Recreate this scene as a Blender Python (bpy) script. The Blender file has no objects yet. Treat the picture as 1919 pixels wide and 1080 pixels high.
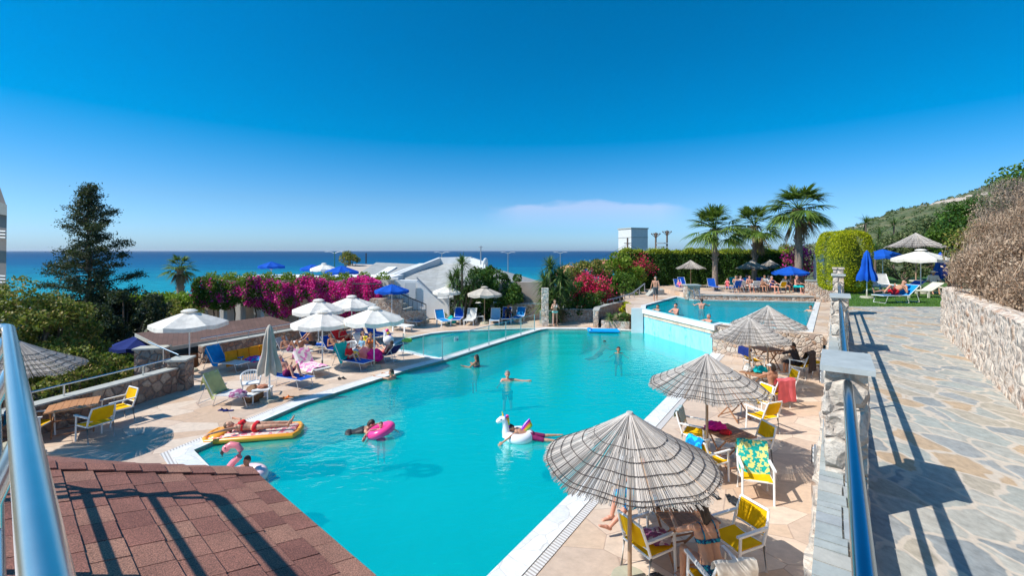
import bpy, bmesh, math, random
import numpy as np
from mathutils import Vector, Matrix, noise
from mathutils.geometry import tessellate_polygon
R = math.radians
random.seed(7); rng = np.random.default_rng(7)
S = bpy.context.scene; C = S.collection
# ------------------------------------------------------------------ camera, sky, sun, exposure
CZ = 4.8; FP = 850.0; CX = 959.5; CY = 470.0
cam = bpy.data.objects.new('camera', bpy.data.cameras.new('camera')); C.objects.link(cam)
cam.location = (0, 0, CZ); cam.rotation_euler = (R(90), 0, 0)
cam.data.lens = 36 * FP / 1919; cam.data.sensor_width = 36; cam.data.shift_y = -(540 - CY) / 1919
cam.data.clip_start = 0.05; cam.data.clip_end = 60000
S.camera = cam
SUN_EL = 47.0; SDX, SDY = 0.961, 0.276           # direction in which shadows fall
w = bpy.data.worlds.new("World"); S.world = w; w.use_nodes = True
nt = w.node_tree; nt.nodes.clear()
o_ = nt.nodes.new('ShaderNodeOutputWorld'); bg = nt.nodes.new('ShaderNodeBackground')
sky = nt.nodes.new('ShaderNodeTexSky'); sky.sky_type = 'NISHITA'; sky.sun_disc = False
sky.sun_elevation = R(SUN_EL); sky.sun_rotation = math.atan2(-SDX, -SDY)
sky.air_density = 1.0; sky.dust_density = 0.7; sky.ozone_density = 3.0; sky.altitude = 0
hs = nt.nodes.new('ShaderNodeHueSaturation'); hs.inputs['Saturation'].default_value = 1.12
tint = nt.nodes.new('ShaderNodeMix'); tint.data_type = 'RGBA'; tint.blend_type = 'MULTIPLY'; tint.inputs[0].default_value = 1; tint.inputs[7].default_value = (0.42, 0.86, 1.18, 1)
nt.links.new(sky.outputs[0], tint.inputs[6]); nt.links.new(tint.outputs[2], hs.inputs['Color'])
# a thin flat bank of cloud low over the sea
tc = nt.nodes.new('ShaderNodeTexCoord'); sx = nt.nodes.new('ShaderNodeSeparateXYZ'); nt.links.new(tc.outputs['Generated'], sx.inputs[0])
def wm(op, a, b=None, c=None):
    n = nt.nodes.new('ShaderNodeMath'); n.operation = op
    for i, v in enumerate((a, b, c)):
        if v is None: continue
        if isinstance(v, (int, float)): n.inputs[i].default_value = v
        else: nt.links.new(v, n.inputs[i])
    return n.outputs[0]
tr_ = nt.nodes.new('ShaderNodeValToRGB'); nt.links.new(sx.outputs[2], tr_.inputs[0]); tr_.color_ramp.elements[0].color = (0.62, 0.90, 1.42, 1); tr_.color_ramp.elements[1].color = (0.22, 0.66, 0.88, 1); tr_.color_ramp.elements[1].position = 0.24
tr_.color_ramp.elements.new(0.10).color = (0.50, 0.74, 1.00, 1); nt.links.new(tr_.outputs[0], tint.inputs[7])
az = wm('DIVIDE', sx.outputs[0], wm('MAXIMUM', sx.outputs[1], 0.05)); el = wm('DIVIDE', sx.outputs[2], wm('MAXIMUM', sx.outputs[1], 0.05))
nz = nt.nodes.new('ShaderNodeTexNoise'); nz.inputs['Scale'].default_value = 9; nz.inputs['Detail'].default_value = 6
mp = nt.nodes.new('ShaderNodeMapping'); mp.inputs['Scale'].default_value = (1, 1, 3); nt.links.new(tc.outputs['Generated'], mp.inputs[0]); nt.links.new(mp.outputs[0], nz.inputs[0])
nn = wm('MULTIPLY', wm('SUBTRACT', nz.outputs[0], 0.5), 0.05)
top = wm('SUBTRACT', 0.112, wm('MULTIPLY', wm('POWER', wm('ABSOLUTE', wm('SUBTRACT', az, 0.19)), 2.0), 0.30))
d1 = wm('MULTIPLY', wm('SUBTRACT', wm('ADD', top, nn), el), 90.0); d1n = nt.nodes.new('ShaderNodeClamp'); nt.links.new(d1, d1n.inputs[0])
d2 = wm('MULTIPLY', wm('SUBTRACT', el, 0.045), 20.0); d2n = nt.nodes.new('ShaderNodeClamp'); nt.links.new(d2, d2n.inputs[0])
d3 = wm('MULTIPLY', wm('SUBTRACT', 0.24, wm('ABSOLUTE', wm('SUBTRACT', az, 0.17))), 12.0); d3n = nt.nodes.new('ShaderNodeClamp'); nt.links.new(d3, d3n.inputs[0])
cf = wm('MULTIPLY', wm('MULTIPLY', d1n.outputs[0], d2n.outputs[0]), wm('MULTIPLY', d3n.outputs[0], 0.22))
mx = nt.nodes.new('ShaderNodeMix'); mx.data_type = 'RGBA'; nt.links.new(cf, mx.inputs[0]); nt.links.new(hs.outputs[0], mx.inputs[6]); mx.inputs[7].default_value = (7.5, 6.3, 7.6, 1)
nt.links.new(mx.outputs[2], bg.inputs[0]); bg.inputs[1].default_value = 0.12
nt.links.new(bg.outputs[0], o_.inputs[0])
sl = bpy.data.lights.new('sun', 'SUN'); sl.energy = 4.3; sl.angle = R(0.5); sl.color = (1, 0.95, 0.87)
so = bpy.data.objects.new('sun', sl); C.objects.link(so)
sd = Vector((SDX * math.cos(R(SUN_EL)), SDY * math.cos(R(SUN_EL)), -math.sin(R(SUN_EL))))
so.rotation_euler = sd.to_track_quat('-Z', 'Y').to_euler(); so.location = (-30, -10, 40)
S.view_settings.view_transform = 'Standard'; S.view_settings.look = 'None'; S.view_settings.gamma = 1
S.view_settings.exposure = 0.42
S.cycles.transparent_max_bounces = 24; S.cycles.max_bounces = 8

# ------------------------------------------------------------------ helpers
def G(px, py, z=0.0):
    k = (CZ - z) / (py - CY); return Vector(((px - CX) * k, FP * k, z))
def D(px, py, d): return Vector(((px - CX) * d / FP, d, CZ - (py - CY) * d / FP))
U = Vector((0.581, 0.814, 0)); N = Vector((0.814, -0.581, 0))      # balustrade direction and its normal
def W(o, t, z): return N * o + U * t + Vector((0, 0, z))

class MB:
    def __init__(s): s.v = []; s.f = []; s.m = []; s.mi = 0; s.X = None
    def add(s, vs, fs, mi=None):
        b = len(s.v)
        if s.X is not None: vs = [s.X @ Vector(p) for p in vs]
        s.v += [tuple(p) for p in vs]; s.f += [tuple(b + i for i in f) for f in fs]; s.m += [s.mi if mi is None else mi] * len(fs); return s
    def box(s, c, d, rz=0, rx=0, ry=0, mi=None, taper=1.0):
        M = Matrix.Translation(c) @ Matrix.Rotation(rz, 4, 'Z') @ Matrix.Rotation(ry, 4, 'Y') @ Matrix.Rotation(rx, 4, 'X')
        vs = [M @ Vector((x * d[0] / 2 * (taper if z > 0 else 1), y * d[1] / 2 * (taper if z > 0 else 1), z * d[2] / 2)) for z in (-1, 1) for y in (-1, 1) for x in (-1, 1)]
        return s.add(vs, [(0, 2, 3, 1), (4, 5, 7, 6), (0, 1, 5, 4), (2, 6, 7, 3), (0, 4, 6, 2), (1, 3, 7, 5)], mi)
    def cyl(s, a, b, r0, r1=None, n=10, mi=None, cap=True):
        a = Vector(a); b = Vector(b); r1 = r0 if r1 is None else r1; d = (b - a)
        if d.length < 1e-6: return s
        q = d.normalized().to_track_quat('Z', 'Y'); vs = []
        for p, r in ((a, r0), (b, r1)):
            for i in range(n): vs.append(p + q @ Vector((r * math.cos(2 * math.pi * i / n), r * math.sin(2 * math.pi * i / n), 0)))
        fs = [(i, (i + 1) % n, n + (i + 1) % n, n + i) for i in range(n)]
        if cap: fs += [tuple(range(n - 1, -1, -1)), tuple(range(n, 2 * n))]
        return s.add(vs, fs, mi)
    def tube(s, pts, r, n=8, mi=None, closed=False):
        pts = [Vector(p) for p in pts]; rr = r if isinstance(r, (list, tuple)) else [r] * len(pts); vs = []; m = len(pts)
        for k, p in enumerate(pts):
            if closed: d = pts[(k + 1) % m] - pts[k - 1]
            else: d = pts[min(k + 1, m - 1)] - pts[max(k - 1, 0)]
            q = d.normalized().to_track_quat('Z', 'Y')
            for i in range(n): vs.append(p + q @ Vector((rr[k] * math.cos(2 * math.pi * i / n), rr[k] * math.sin(2 * math.pi * i / n), 0)))
        fs = []
        for k in range(m if closed else m - 1):
            k2 = (k + 1) % m
            fs += [(k * n + i, k * n + (i + 1) % n, k2 * n + (i + 1) % n, k2 * n + i) for i in range(n)]
        if not closed: fs += [tuple(range(n - 1, -1, -1)), tuple(range((m - 1) * n, m * n))]
        return s.add(vs, fs, mi)
    def ball(s, c, r, nu=12, nv=8, mi=None, rot=None):
        r = (r, r, r) if isinstance(r, (int, float)) else r; c = Vector(c); vs = []
        for j in range(1, nv):
            for i in range(nu):
                p = Vector((r[0] * math.sin(math.pi * j / nv) * math.cos(2 * math.pi * i / nu), r[1] * math.sin(math.pi * j / nv) * math.sin(2 * math.pi * i / nu), r[2] * math.cos(math.pi * j / nv)))
                vs.append(c + (rot @ p if rot else p))
        e = Vector((0, 0, r[2])); vs += [c + (rot @ e if rot else e), c - (rot @ e if rot else e)]
        fs = []
        for j in range(nv - 2): fs += [(j * nu + i, (j + 1) * nu + i, (j + 1) * nu + (i + 1) % nu, j * nu + (i + 1) % nu) for i in range(nu)]
        t = len(vs) - 2
        fs += [(t, i, (i + 1) % nu) for i in range(nu)] + [(t + 1, (nv - 2) * nu + (i + 1) % nu, (nv - 2) * nu + i) for i in range(nu)]
        return s.add(vs, fs, mi)
    def poly(s, pts, z0, z1, mi=None, holes=(), bottom=True, top=True, sides=True):
        pts = [(p[0], p[1]) for p in pts]; L = [pts] + [[(p[0], p[1]) for p in h] for h in holes]
        tri = tessellate_polygon([[Vector((p[0], p[1], 0)) for p in l] for l in L]); fl = [p for l in L for p in l]
        def nrm(t):
            a, b, c = (fl[i] for i in t); return (b[0] - a[0]) * (c[1] - a[1]) - (b[1] - a[1]) * (c[0] - a[0])
        up = [t if nrm(t) > 0 else (t[0], t[2], t[1]) for t in tri]
        if top: s.add([(p[0], p[1], z1) for p in fl], up, mi)
        if bottom: s.add([(p[0], p[1], z0) for p in fl], [(t[0], t[2], t[1]) for t in up], mi)
        if sides:
            for l in L:
                n = len(l); s.add([(p[0], p[1], z0) for p in l] + [(p[0], p[1], z1) for p in l], [(i, (i + 1) % n, n + (i + 1) % n, n + i) for i in range(n)], mi)
        return s
    def build(s, name, mats, parent=None, smooth=False, loc=None):
        me = bpy.data.meshes.new(name); me.from_pydata(s.v, [], s.f); me.update()
        for m in (mats if isinstance(mats, (list, tuple)) else [mats]): me.materials.append(m)
        if any(s.m): me.polygons.foreach_set('material_index', s.m)
        bm = bmesh.new(); bm.from_mesh(me); bmesh.ops.recalc_face_normals(bm, faces=bm.faces); bm.to_mesh(me); bm.free()
        if smooth:
            me.polygons.foreach_set('use_smooth', [True] * len(me.polygons))
            try: me.set_sharp_from_angle(angle=R(40))
            except Exception: pass
        return link(name, me, parent, loc)
def link(name, me, parent=None, loc=None):
    o = bpy.data.objects.new(name, me); C.objects.link(o)
    if parent is not None: o.parent = parent
    if loc is not None: o.location = loc
    return o
def npmesh(name, V, F, mats, parent=None, mi=None, smooth=False):
    V = np.asarray(V, dtype=np.float32).reshape(-1, 3); F = np.asarray(F, dtype=np.int32); k = F.shape[1]
    me = bpy.data.meshes.new(name); me.vertices.add(len(V)); me.vertices.foreach_set('co', V.ravel())
    me.loops.add(F.size); me.loops.foreach_set('vertex_index', F.ravel())
    me.polygons.add(len(F)); me.polygons.foreach_set('loop_start', np.arange(0, F.size, k, dtype=np.int32))
    me.polygons.foreach_set('loop_total', np.full(len(F), k, dtype=np.int32))
    for m in (mats if isinstance(mats, (list, tuple)) else [mats]): me.materials.append(m)
    if mi is not None: me.polygons.foreach_set('material_index', np.asarray(mi, dtype=np.int32))
    if smooth: me.polygons.foreach_set('use_smooth', np.ones(len(F), dtype=bool))
    me.update(calc_edges=True); return link(name, me, parent)
def tag(o, label=None, cat=None, group=None, kind=None):
    if label: o['label'] = label
    if cat: o['category'] = cat
    if group: o['group'] = group
    if kind: o['kind'] = kind
    return o
def thing(name, label, cat, loc=(0, 0, 0), rz=0, group=None):
    o = bpy.data.objects.new(name, None); C.objects.link(o); o.location = loc; o.rotation_euler = (0, 0, rz); o.empty_display_size = 0.2
    return tag(o, label, cat, group)
def dup(root, loc, rz=0, label=None, group=None, scale=None, mats=None):
    def cp(o, parent):
        c = o.copy(); C.objects.link(c); c.parent = parent
        for ch in list(o.children): cp(ch, c)
        return c
    r = cp(root, None); r.location = loc; r.rotation_euler = (0, 0, rz)
    if scale: r.scale = (scale,) * 3 if isinstance(scale, (int, float)) else scale
    if label: r['label'] = label
    if group: r['group'] = group
    return r
def struct(mb, name, m, **k): return tag(mb.build(name, m, **k), kind='structure')
def wavy(c, a): return tuple(max(0, x + random.uniform(-a, a)) for x in c)

# ------------------------------------------------------------------ materials
MATS = {}
def newmat(name):
    m = bpy.data.materials.new(name); m.use_nodes = True; t = m.node_tree; b = t.nodes['Principled BSDF']; MATS[name] = m; return m, t, b
def nd(t, ty, **k):
    n = t.nodes.new(ty)
    for a, v in k.items():
        if a.startswith('i_'): n.inputs[a[2:].replace('_', ' ')].default_value = v
        else: setattr(n, a, v)
    return n
def ramp(t, src, stops, interp='LINEAR'):
    r = t.nodes.new('ShaderNodeValToRGB'); r.color_ramp.interpolation = interp; e = r.color_ramp.elements
    while len(e) < len(stops): e.new(0.5)
    for i, (p, c) in enumerate(stops): e[i].position = p; e[i].color = (*c, 1) if len(c) == 3 else c
    t.links.new(src, r.inputs[0]); return r.outputs[0]
def coords(t, scale=(1, 1, 1), rot=(0, 0, 0), kind='Object'):
    tc = t.nodes.new('ShaderNodeTexCoord'); m = t.nodes.new('ShaderNodeMapping'); m.inputs['Scale'].default_value = scale; m.inputs['Rotation'].default_value = rot
    t.links.new(tc.outputs[kind], m.inputs[0]); return m.outputs[0]
def mixc(t, f, a, b, mode='MIX'):
    m = t.nodes.new('ShaderNodeMix'); m.data_type = 'RGBA'; m.blend_type = mode
    for i, v in ((0, f), (6, a), (7, b)):
        if isinstance(v, (int, float)): m.inputs[i].default_value = v
        elif isinstance(v, tuple): m.inputs[i].default_value = (*v, 1) if len(v) == 3 else v
        else: t.links.new(v, m.inputs[i])
    return m.outputs[2]
def math_(t, op, a, b=0.0):
    n = t.nodes.new('ShaderNodeMath'); n.operation = op
    for i, v in ((0, a), (1, b)):
        if isinstance(v, (int, float)): n.inputs[i].default_value = v
        else: t.links.new(v, n.inputs[i])
    return n.outputs[0]
def bump(t, b, h, strength=0.3, dist=0.02):
    n = nd(t, 'ShaderNodeBump'); n.inputs['Strength'].default_value = strength; n.inputs['Distance'].default_value = dist
    t.links.new(h, n.inputs['Height']); t.links.new(n.outputs[0], b.inputs['Normal'])
def pm(name, col, rough=0.6, var=0.12, scale=6, bmp=0.0, metal=0.0, spec=None, bdist=0.01, stretch=(1, 1, 1)):
    m, t, b = newmat(name); n = nd(t, 'ShaderNodeTexNoise'); n.inputs['Scale'].default_value = scale; n.inputs['Detail'].default_value = 8; n.inputs['Roughness'].default_value = 0.65
    t.links.new(coords(t, stretch), n.inputs[0])
    lo = tuple(c * (1 - var) for c in col); hi = tuple(min(1, c * (1 + var)) for c in col)
    t.links.new(ramp(t, n.outputs[0], [(0.3, lo), (0.7, hi)]), b.inputs['Base Color'])
    b.inputs['Roughness'].default_value = rough; b.inputs['Metallic'].default_value = metal
    if spec is not None: b.inputs['Specular IOR Level'].default_value = spec
    if bmp: bump(t, b, n.outputs[0], bmp, bdist)
    return m
def cloth(name, col, trans=0.25, col2=None, scale=3.0, pat=None):
    m, t, b = newmat(name); n = nd(t, 'ShaderNodeTexNoise'); n.inputs['Scale'].default_value = 5; n.inputs['Detail'].default_value = 6; t.links.new(coords(t), n.inputs[0])
    base = ramp(t, n.outputs[0], [(0.3, tuple(c * 0.85 for c in col)), (0.7, tuple(min(1, c * 1.1) for c in col))])
    if pat == 'stripe':
        wv = nd(t, 'ShaderNodeTexWave'); wv.inputs['Scale'].default_value = scale; t.links.new(coords(t), wv.inputs[0]); base = mixc(t, ramp(t, wv.outputs[0], [(0.45, (0, 0, 0)), (0.55, (1, 1, 1))]), base, col2)
    elif pat == 'spot':
        v = nd(t, 'ShaderNodeTexNoise'); v.inputs['Scale'].default_value = scale; v.inputs['Detail'].default_value = 3; t.links.new(coords(t), v.inputs[0]); base = mixc(t, ramp(t, v.outputs[0], [(0.5, (0, 0, 0)), (0.54, (1, 1, 1))]), base, col2)
    t.links.new(base, b.inputs['Base Color']); b.inputs['Roughness'].default_value = 0.85; b.inputs['Specular IOR Level'].default_value = 0.15
    wn = nd(t, 'ShaderNodeTexNoise'); wn.inputs['Scale'].default_value = 9; t.links.new(coords(t), wn.inputs[0]); bump(t, b, wn.outputs[0], 0.22, 0.02)
    if trans:
        tr = nd(t, 'ShaderNodeBsdfTranslucent'); t.links.new(base, tr.inputs[0]); ms = nd(t, 'ShaderNodeMixShader'); ms.inputs[0].default_value = trans
        t.links.new(b.outputs[0], ms.inputs[1]); t.links.new(tr.outputs[0], ms.inputs[2]); t.links.new(ms.outputs[0], t.nodes['Material Output'].inputs[0])
    return m
def leafmat(name, cols, trans=0.3, rough=0.55):
    m, t, b = newmat(name); g = nd(t, 'ShaderNodeNewGeometry')
    st = [(i / max(1, len(cols) - 1), c) for i, c in enumerate(cols)]
    c = ramp(t, g.outputs['Random Per Island'], st)
    t.links.new(c, b.inputs['Base Color']); b.inputs['Roughness'].default_value = rough; b.inputs['Specular IOR Level'].default_value = 0.25
    tr = nd(t, 'ShaderNodeBsdfTranslucent'); t.links.new(mixc(t, 0.5, c, (0.25, 0.35, 0.02), 'MIX') if cols[0][1] > cols[0][0] else c, tr.inputs[0])
    ms = nd(t, 'ShaderNodeMixShader'); ms.inputs[0].default_value = trans
    t.links.new(b.outputs[0], ms.inputs[1]); t.links.new(tr.outputs[0], ms.inputs[2]); t.links.new(ms.outputs[0], t.nodes['Material Output'].inputs[0])
    return m
def stonemat(name, cols, mortar, scale=3.0, gap=0.06, stretch=(1, 1, 1), rough=0.8, bs=0.7, bd=0.03, rot=(0, 0, 0), fine=0.25, warp=0.12, metric=None, wash=0.0, washcol=(0.75, 0.68, 0.6)):
    """irregular stones divided by mortar, in real 3D object coordinates"""
    m, t, b = newmat(name); co = coords(t, stretch, rot)
    wn = nd(t, 'ShaderNodeTexNoise'); wn.inputs['Scale'].default_value = scale * 1.3; wn.inputs['Detail'].default_value = 3; t.links.new(co, wn.inputs[0])
    va = nd(t, 'ShaderNodeVectorMath', operation='MULTIPLY_ADD'); t.links.new(wn.outputs['Color'], va.inputs[0]); va.inputs[1].default_value = (warp,) * 3; t.links.new(co, va.inputs[2])
    f1 = nd(t, 'ShaderNodeTexVoronoi'); f1.inputs['Scale'].default_value = scale; t.links.new(va.outputs[0], f1.inputs[0])
    de = nd(t, 'ShaderNodeTexVoronoi', feature='DISTANCE_TO_EDGE'); de.inputs['Scale'].default_value = scale; t.links.new(va.outputs[0], de.inputs[0])
    sp = nd(t, 'ShaderNodeSeparateColor'); t.links.new(f1.outputs['Color'], sp.inputs[0])
    st = [((i + 0.0) / len(cols), c) for i, c in enumerate(cols)]
    stone = ramp(t, sp.outputs[0], st, 'CONSTANT')
    n2 = nd(t, 'ShaderNodeTexNoise'); n2.inputs['Scale'].default_value = scale * 5; n2.inputs['Detail'].default_value = 8; n2.inputs['Roughness'].default_value = 0.7; t.links.new(co, n2.inputs[0])
    stone = mixc(t, 1.0, stone, ramp(t, n2.outputs[0], [(0.25, (1 - fine * 1.6,) * 3), (0.75, (1 + fine * 0.4,) * 3)]), 'MULTIPLY')
    if wash:
        n3 = nd(t, 'ShaderNodeTexNoise'); n3.inputs['Scale'].default_value = 5.5; n3.inputs['Detail'].default_value = 7; n3.inputs['Roughness'].default_value = 0.7; t.links.new(co, n3.inputs[0])
        stone = mixc(t, math_(t, 'MULTIPLY', ramp(t, n3.outputs[0], [(0.42, (0, 0, 0)), (0.6, (1, 1, 1))]), wash), stone, washcol)
    mk = ramp(t, de.outputs[0], [(gap * 0.5, (0, 0, 0)), (gap, (1, 1, 1))])
    mo = mixc(t, 1.0, mortar, ramp(t, n2.outputs[0], [(0.25, (0.8,) * 3), (0.75, (1.1,) * 3)]), 'MULTIPLY')
    t.links.new(mixc(t, mk, mo, stone), b.inputs['Base Color']); b.inputs['Roughness'].default_value = rough; b.inputs['Specular IOR Level'].default_value = 0.3
    h = math_(t, 'ADD', ramp(t, de.outputs[0], [(0, (0, 0, 0)), (gap * 2.2, (1, 1, 1))]), math_(t, 'MULTIPLY', n2.outputs[0], 0.5))
    bump(t, b, h, bs, bd); return m
def brickmat(name, c1, c2, mortar, bw, bh, ms=0.01, rot=(0, 0, 0), rough=0.8, fine=0.2, fs=40, bs=0.4):
    m, t, b = newmat(name); co = coords(t, (1, 1, 1), rot); br = nd(t, 'ShaderNodeTexBrick'); br.inputs['Scale'].default_value = 1
    br.inputs['Brick Width'].default_value = bw; br.inputs['Row Height'].default_value = bh; br.inputs['Mortar Size'].default_value = ms
    br.inputs['Color1'].default_value = (*c1, 1); br.inputs['Color2'].default_value = (*c2, 1); br.inputs['Mortar'].default_value = (*mortar, 1); t.links.new(co, br.inputs[0])
    n = nd(t, 'ShaderNodeTexNoise'); n.inputs['Scale'].default_value = fs; n.inputs['Detail'].default_value = 6; t.links.new(co, n.inputs[0])
    n2 = nd(t, 'ShaderNodeTexNoise'); n2.inputs['Scale'].default_value = 1.7; n2.inputs['Detail'].default_value = 6; t.links.new(co, n2.inputs[0])
    c = mixc(t, 1.0, br.outputs[0], ramp(t, n.outputs[0], [(0.3, (1 - fine,) * 3), (0.7, (1 + fine,) * 3)]), 'MULTIPLY')
    c = mixc(t, 1.0, c, ramp(t, n2.outputs[0], [(0.3, (0.85, 0.83, 0.8)), (0.7, (1.1,) * 3)]), 'MULTIPLY')
    t.links.new(c, b.inputs['Base Color']); b.inputs['Roughness'].default_value = rough
    bump(t, b, math_(t, 'SUBTRACT', math_(t, 'MULTIPLY', n.outputs[0], 0.15), br.outputs['Fac']), bs, 0.01); return m
def watermat(name, tint, rip=0.25, scale=2.2, refl=0.9, body=(0.0, 0.68, 0.64), murk=0.5):
    m, t, b = newmat(name); t.nodes.remove(b)
    n = nd(t, 'ShaderNodeTexNoise'); n.inputs['Scale'].default_value = scale; n.inputs['Detail'].default_value = 4; n.inputs['Distortion'].default_value = 0.6; t.links.new(coords(t, (1, 1.6, 1)), n.inputs[0])
    bp = nd(t, 'ShaderNodeBump'); bp.inputs['Strength'].default_value = rip; bp.inputs['Distance'].default_value = 0.15; t.links.new(n.outputs[0], bp.inputs['Height'])
    fr = nd(t, 'ShaderNodeFresnel'); fr.inputs['IOR'].default_value = 1.33; t.links.new(bp.outputs[0], fr.inputs['Normal'])
    gl = nd(t, 'ShaderNodeBsdfGlossy'); gl.inputs['Roughness'].default_value = 0.08; t.links.new(bp.outputs[0], gl.inputs['Normal'])
    tr = nd(t, 'ShaderNodeBsdfTransparent'); tr.inputs[0].default_value = (*tint, 1)
    df = nd(t, 'ShaderNodeBsdfDiffuse'); df.inputs[0].default_value = (*body, 1); t.links.new(bp.outputs[0], df.inputs['Normal']); mk = nd(t, 'ShaderNodeMixShader'); mk.inputs[0].default_value = murk; t.links.new(tr.outputs[0], mk.inputs[1]); t.links.new(df.outputs[0], mk.inputs[2])
    ms = nd(t, 'ShaderNodeMixShader'); t.links.new(math_(t, 'MULTIPLY', fr.outputs[0], refl), ms.inputs[0]); t.links.new(mk.outputs[0], ms.inputs[1]); t.links.new(gl.outputs[0], ms.inputs[2])
    t.links.new(ms.outputs[0], t.nodes['Material Output'].inputs[0]); return m
def poolmat(name, col, col2, scale=2.0):  # pool floor colour drifting at random between two close tones
    m, t, b = newmat(name); br = nd(t, 'ShaderNodeTexNoise'); br.inputs['Scale'].default_value = 0.35; br.inputs['Detail'].default_value = 5; t.links.new(coords(t), br.inputs[0])
    t.links.new(ramp(t, br.outputs[0], [(0.35, col), (0.65, col2)]), b.inputs['Base Color']); b.inputs['Roughness'].default_value = 0.6; return m
M = {}
M['deck'] = stonemat('deck_sandstone', [(0.66, 0.49, 0.36), (0.70, 0.55, 0.43), (0.62, 0.44, 0.31), (0.68, 0.52, 0.40), (0.60, 0.46, 0.36), (0.72, 0.58, 0.46)], (0.45, 0.33, 0.26), scale=1.0, gap=0.010, warp=0.03, bs=0.15, bd=0.01, fine=0.16, stretch=(1, 1.3, 1), rot=(0, 0, 0.6), rough=0.6)
M['flag'] = stonemat('flagstone', [(0.40, 0.41, 0.37), (0.45, 0.44, 0.39), (0.48, 0.42, 0.33), (0.31, 0.33, 0.33), (0.55, 0.40, 0.26), (0.42, 0.44, 0.40), (0.50, 0.48, 0.42), (0.37, 0.38, 0.37)], (0.57, 0.49, 0.40), scale=2.5, gap=0.065, stretch=(1.25, 0.75, 1), rot=(0, 0, -0.95), warp=0.22, bs=0.4, bd=0.012, fine=0.3, rough=0.65, wash=0.10, washcol=(0.52, 0.45, 0.36))
M['slab'] = stonemat('slate_slab', [(0.36, 0.39, 0.38), (0.40, 0.42, 0.39), (0.33, 0.36, 0.36), (0.42, 0.41, 0.36)], (0.62, 0.55, 0.46), scale=2.6, gap=0.05, bs=0.3, bd=0.01, fine=0.22, rough=0.6, warp=0.04)
m, t, b = newmat('slate_pieces'); g = nd(t, 'ShaderNodeNewGeometry'); c = ramp(t, g.outputs['Random Per Island'], [(0, (0.33, 0.36, 0.35)), (0.35, (0.42, 0.44, 0.41)), (0.7, (0.37, 0.39, 0.39)), (1, (0.50, 0.47, 0.40))])
n = nd(t, 'ShaderNodeTexNoise'); n.inputs['Scale'].default_value = 9; n.inputs['Detail'].default_value = 9; n.inputs['Roughness'].default_value = 0.7; t.links.new(coords(t), n.inputs[0])
t.links.new(mixc(t, 1.0, c, ramp(t, n.outputs[0], [(0.3, (0.78,) * 3), (0.7, (1.12,) * 3)]), 'MULTIPLY'), b.inputs['Base Color']); b.inputs['Roughness'].default_value = 0.6; bump(t, b, n.outputs[0], 0.4, 0.01); M['slatep'] = m
M['cap'] = pm('grey_slate', (0.40, 0.43, 0.42), 0.6, 0.16, 5, 0.3)
M['rubble'] = stonemat('rubble_stone', [(0.62, 0.50, 0.40), (0.55, 0.36, 0.25), (0.68, 0.58, 0.49), (0.60, 0.44, 0.32), (0.72, 0.64, 0.55), (0.48, 0.36, 0.29), (0.64, 0.49, 0.38)], (0.62, 0.50, 0.42), scale=5.2, gap=0.07, bs=0.9, bd=0.05, fine=0.3, warp=0.05)
M['rubbled'] = stonemat('rubble_brown', [(0.40, 0.27, 0.20), (0.52, 0.38, 0.29), (0.34, 0.22, 0.17), (0.60, 0.48, 0.38), (0.44, 0.27, 0.20), (0.36, 0.30, 0.26)], (0.26, 0.20, 0.17), scale=3.6, gap=0.07, bs=0.9, bd=0.06, fine=0.3, warp=0.05)
M['pillarst'] = stonemat('pillar_stone', [(0.66, 0.58, 0.49), (0.70, 0.62, 0.54), (0.60, 0.50, 0.42), (0.72, 0.66, 0.58), (0.62, 0.42, 0.28)], (0.60, 0.51, 0.43), scale=3.9, gap=0.07, stretch=(1, 1, 1.25), bs=1.0, bd=0.05, fine=0.3, warp=0.06, wash=0.6, washcol=(0.84, 0.72, 0.60))
M['limewall'] = stonemat('limewashed_rubble', [(0.66, 0.50, 0.39), (0.58, 0.36, 0.24), (0.74, 0.62, 0.50), (0.54, 0.43, 0.35), (0.70, 0.54, 0.42), (0.64, 0.44, 0.30)], (0.76, 0.63, 0.51), scale=4.4, gap=0.14, bs=0.7, bd=0.05, fine=0.35, warp=0.12, wash=0.7, washcol=(0.84, 0.70, 0.57))
M['coping'] = stonemat('white_marble', [(0.80, 0.79, 0.77), (0.74, 0.74, 0.73), (0.84, 0.83, 0.81)], (0.62, 0.60, 0.57), scale=2.2, gap=0.02, bs=0.2, bd=0.005, fine=0.12, rough=0.45)
M['grate'] = brickmat('gutter_grate', (0.78, 0.76, 0.73), (0.72, 0.7, 0.68), (0.2, 0.18, 0.17), 0.035, 3.0, 0.008)
M['white'] = pm('white_render', (0.80, 0.79, 0.77), 0.8, 0.05, 2, 0.15)
M['beige'] = pm('beige_render', (0.55, 0.45, 0.37), 0.85, 0.08, 2, 0.15)
M['offw'] = pm('pale_grey_render', (0.62, 0.63, 0.63), 0.8, 0.08, 1.5, 0.15)
M['plastic'] = pm('white_plastic', (0.80, 0.80, 0.79), 0.4, 0.03, 9)
M['cream'] = pm('cream_plastic', (0.72, 0.68, 0.56), 0.45, 0.05, 9)
M['yellow'] = cloth('yellow_mesh', (1.0, 0.56, 0.005), 0.2)
M['blue'] = cloth('blue_canvas', (0.01, 0.10, 0.52), 0.12)
M['navy'] = cloth('navy_canvas', (0.015, 0.03, 0.16), 0.05)
M['bluet'] = cloth('blue_towel', (0.01, 0.28, 0.68), 0.12)
M['whitec'] = cloth('white_canvas', (0.88, 0.84, 0.77), 0.25)
M['beigec'] = cloth('beige_canvas', (0.55, 0.49, 0.42), 0.15)
M['wfab'] = cloth('white_mesh_fabric', (0.74, 0.73, 0.70), 0.15)
M['green_t'] = cloth('green_towel', (0.55, 0.56, 0.24), 0.1)
M['red'] = cloth('red_towel', (0.75, 0.03, 0.04), 0.1)
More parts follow.
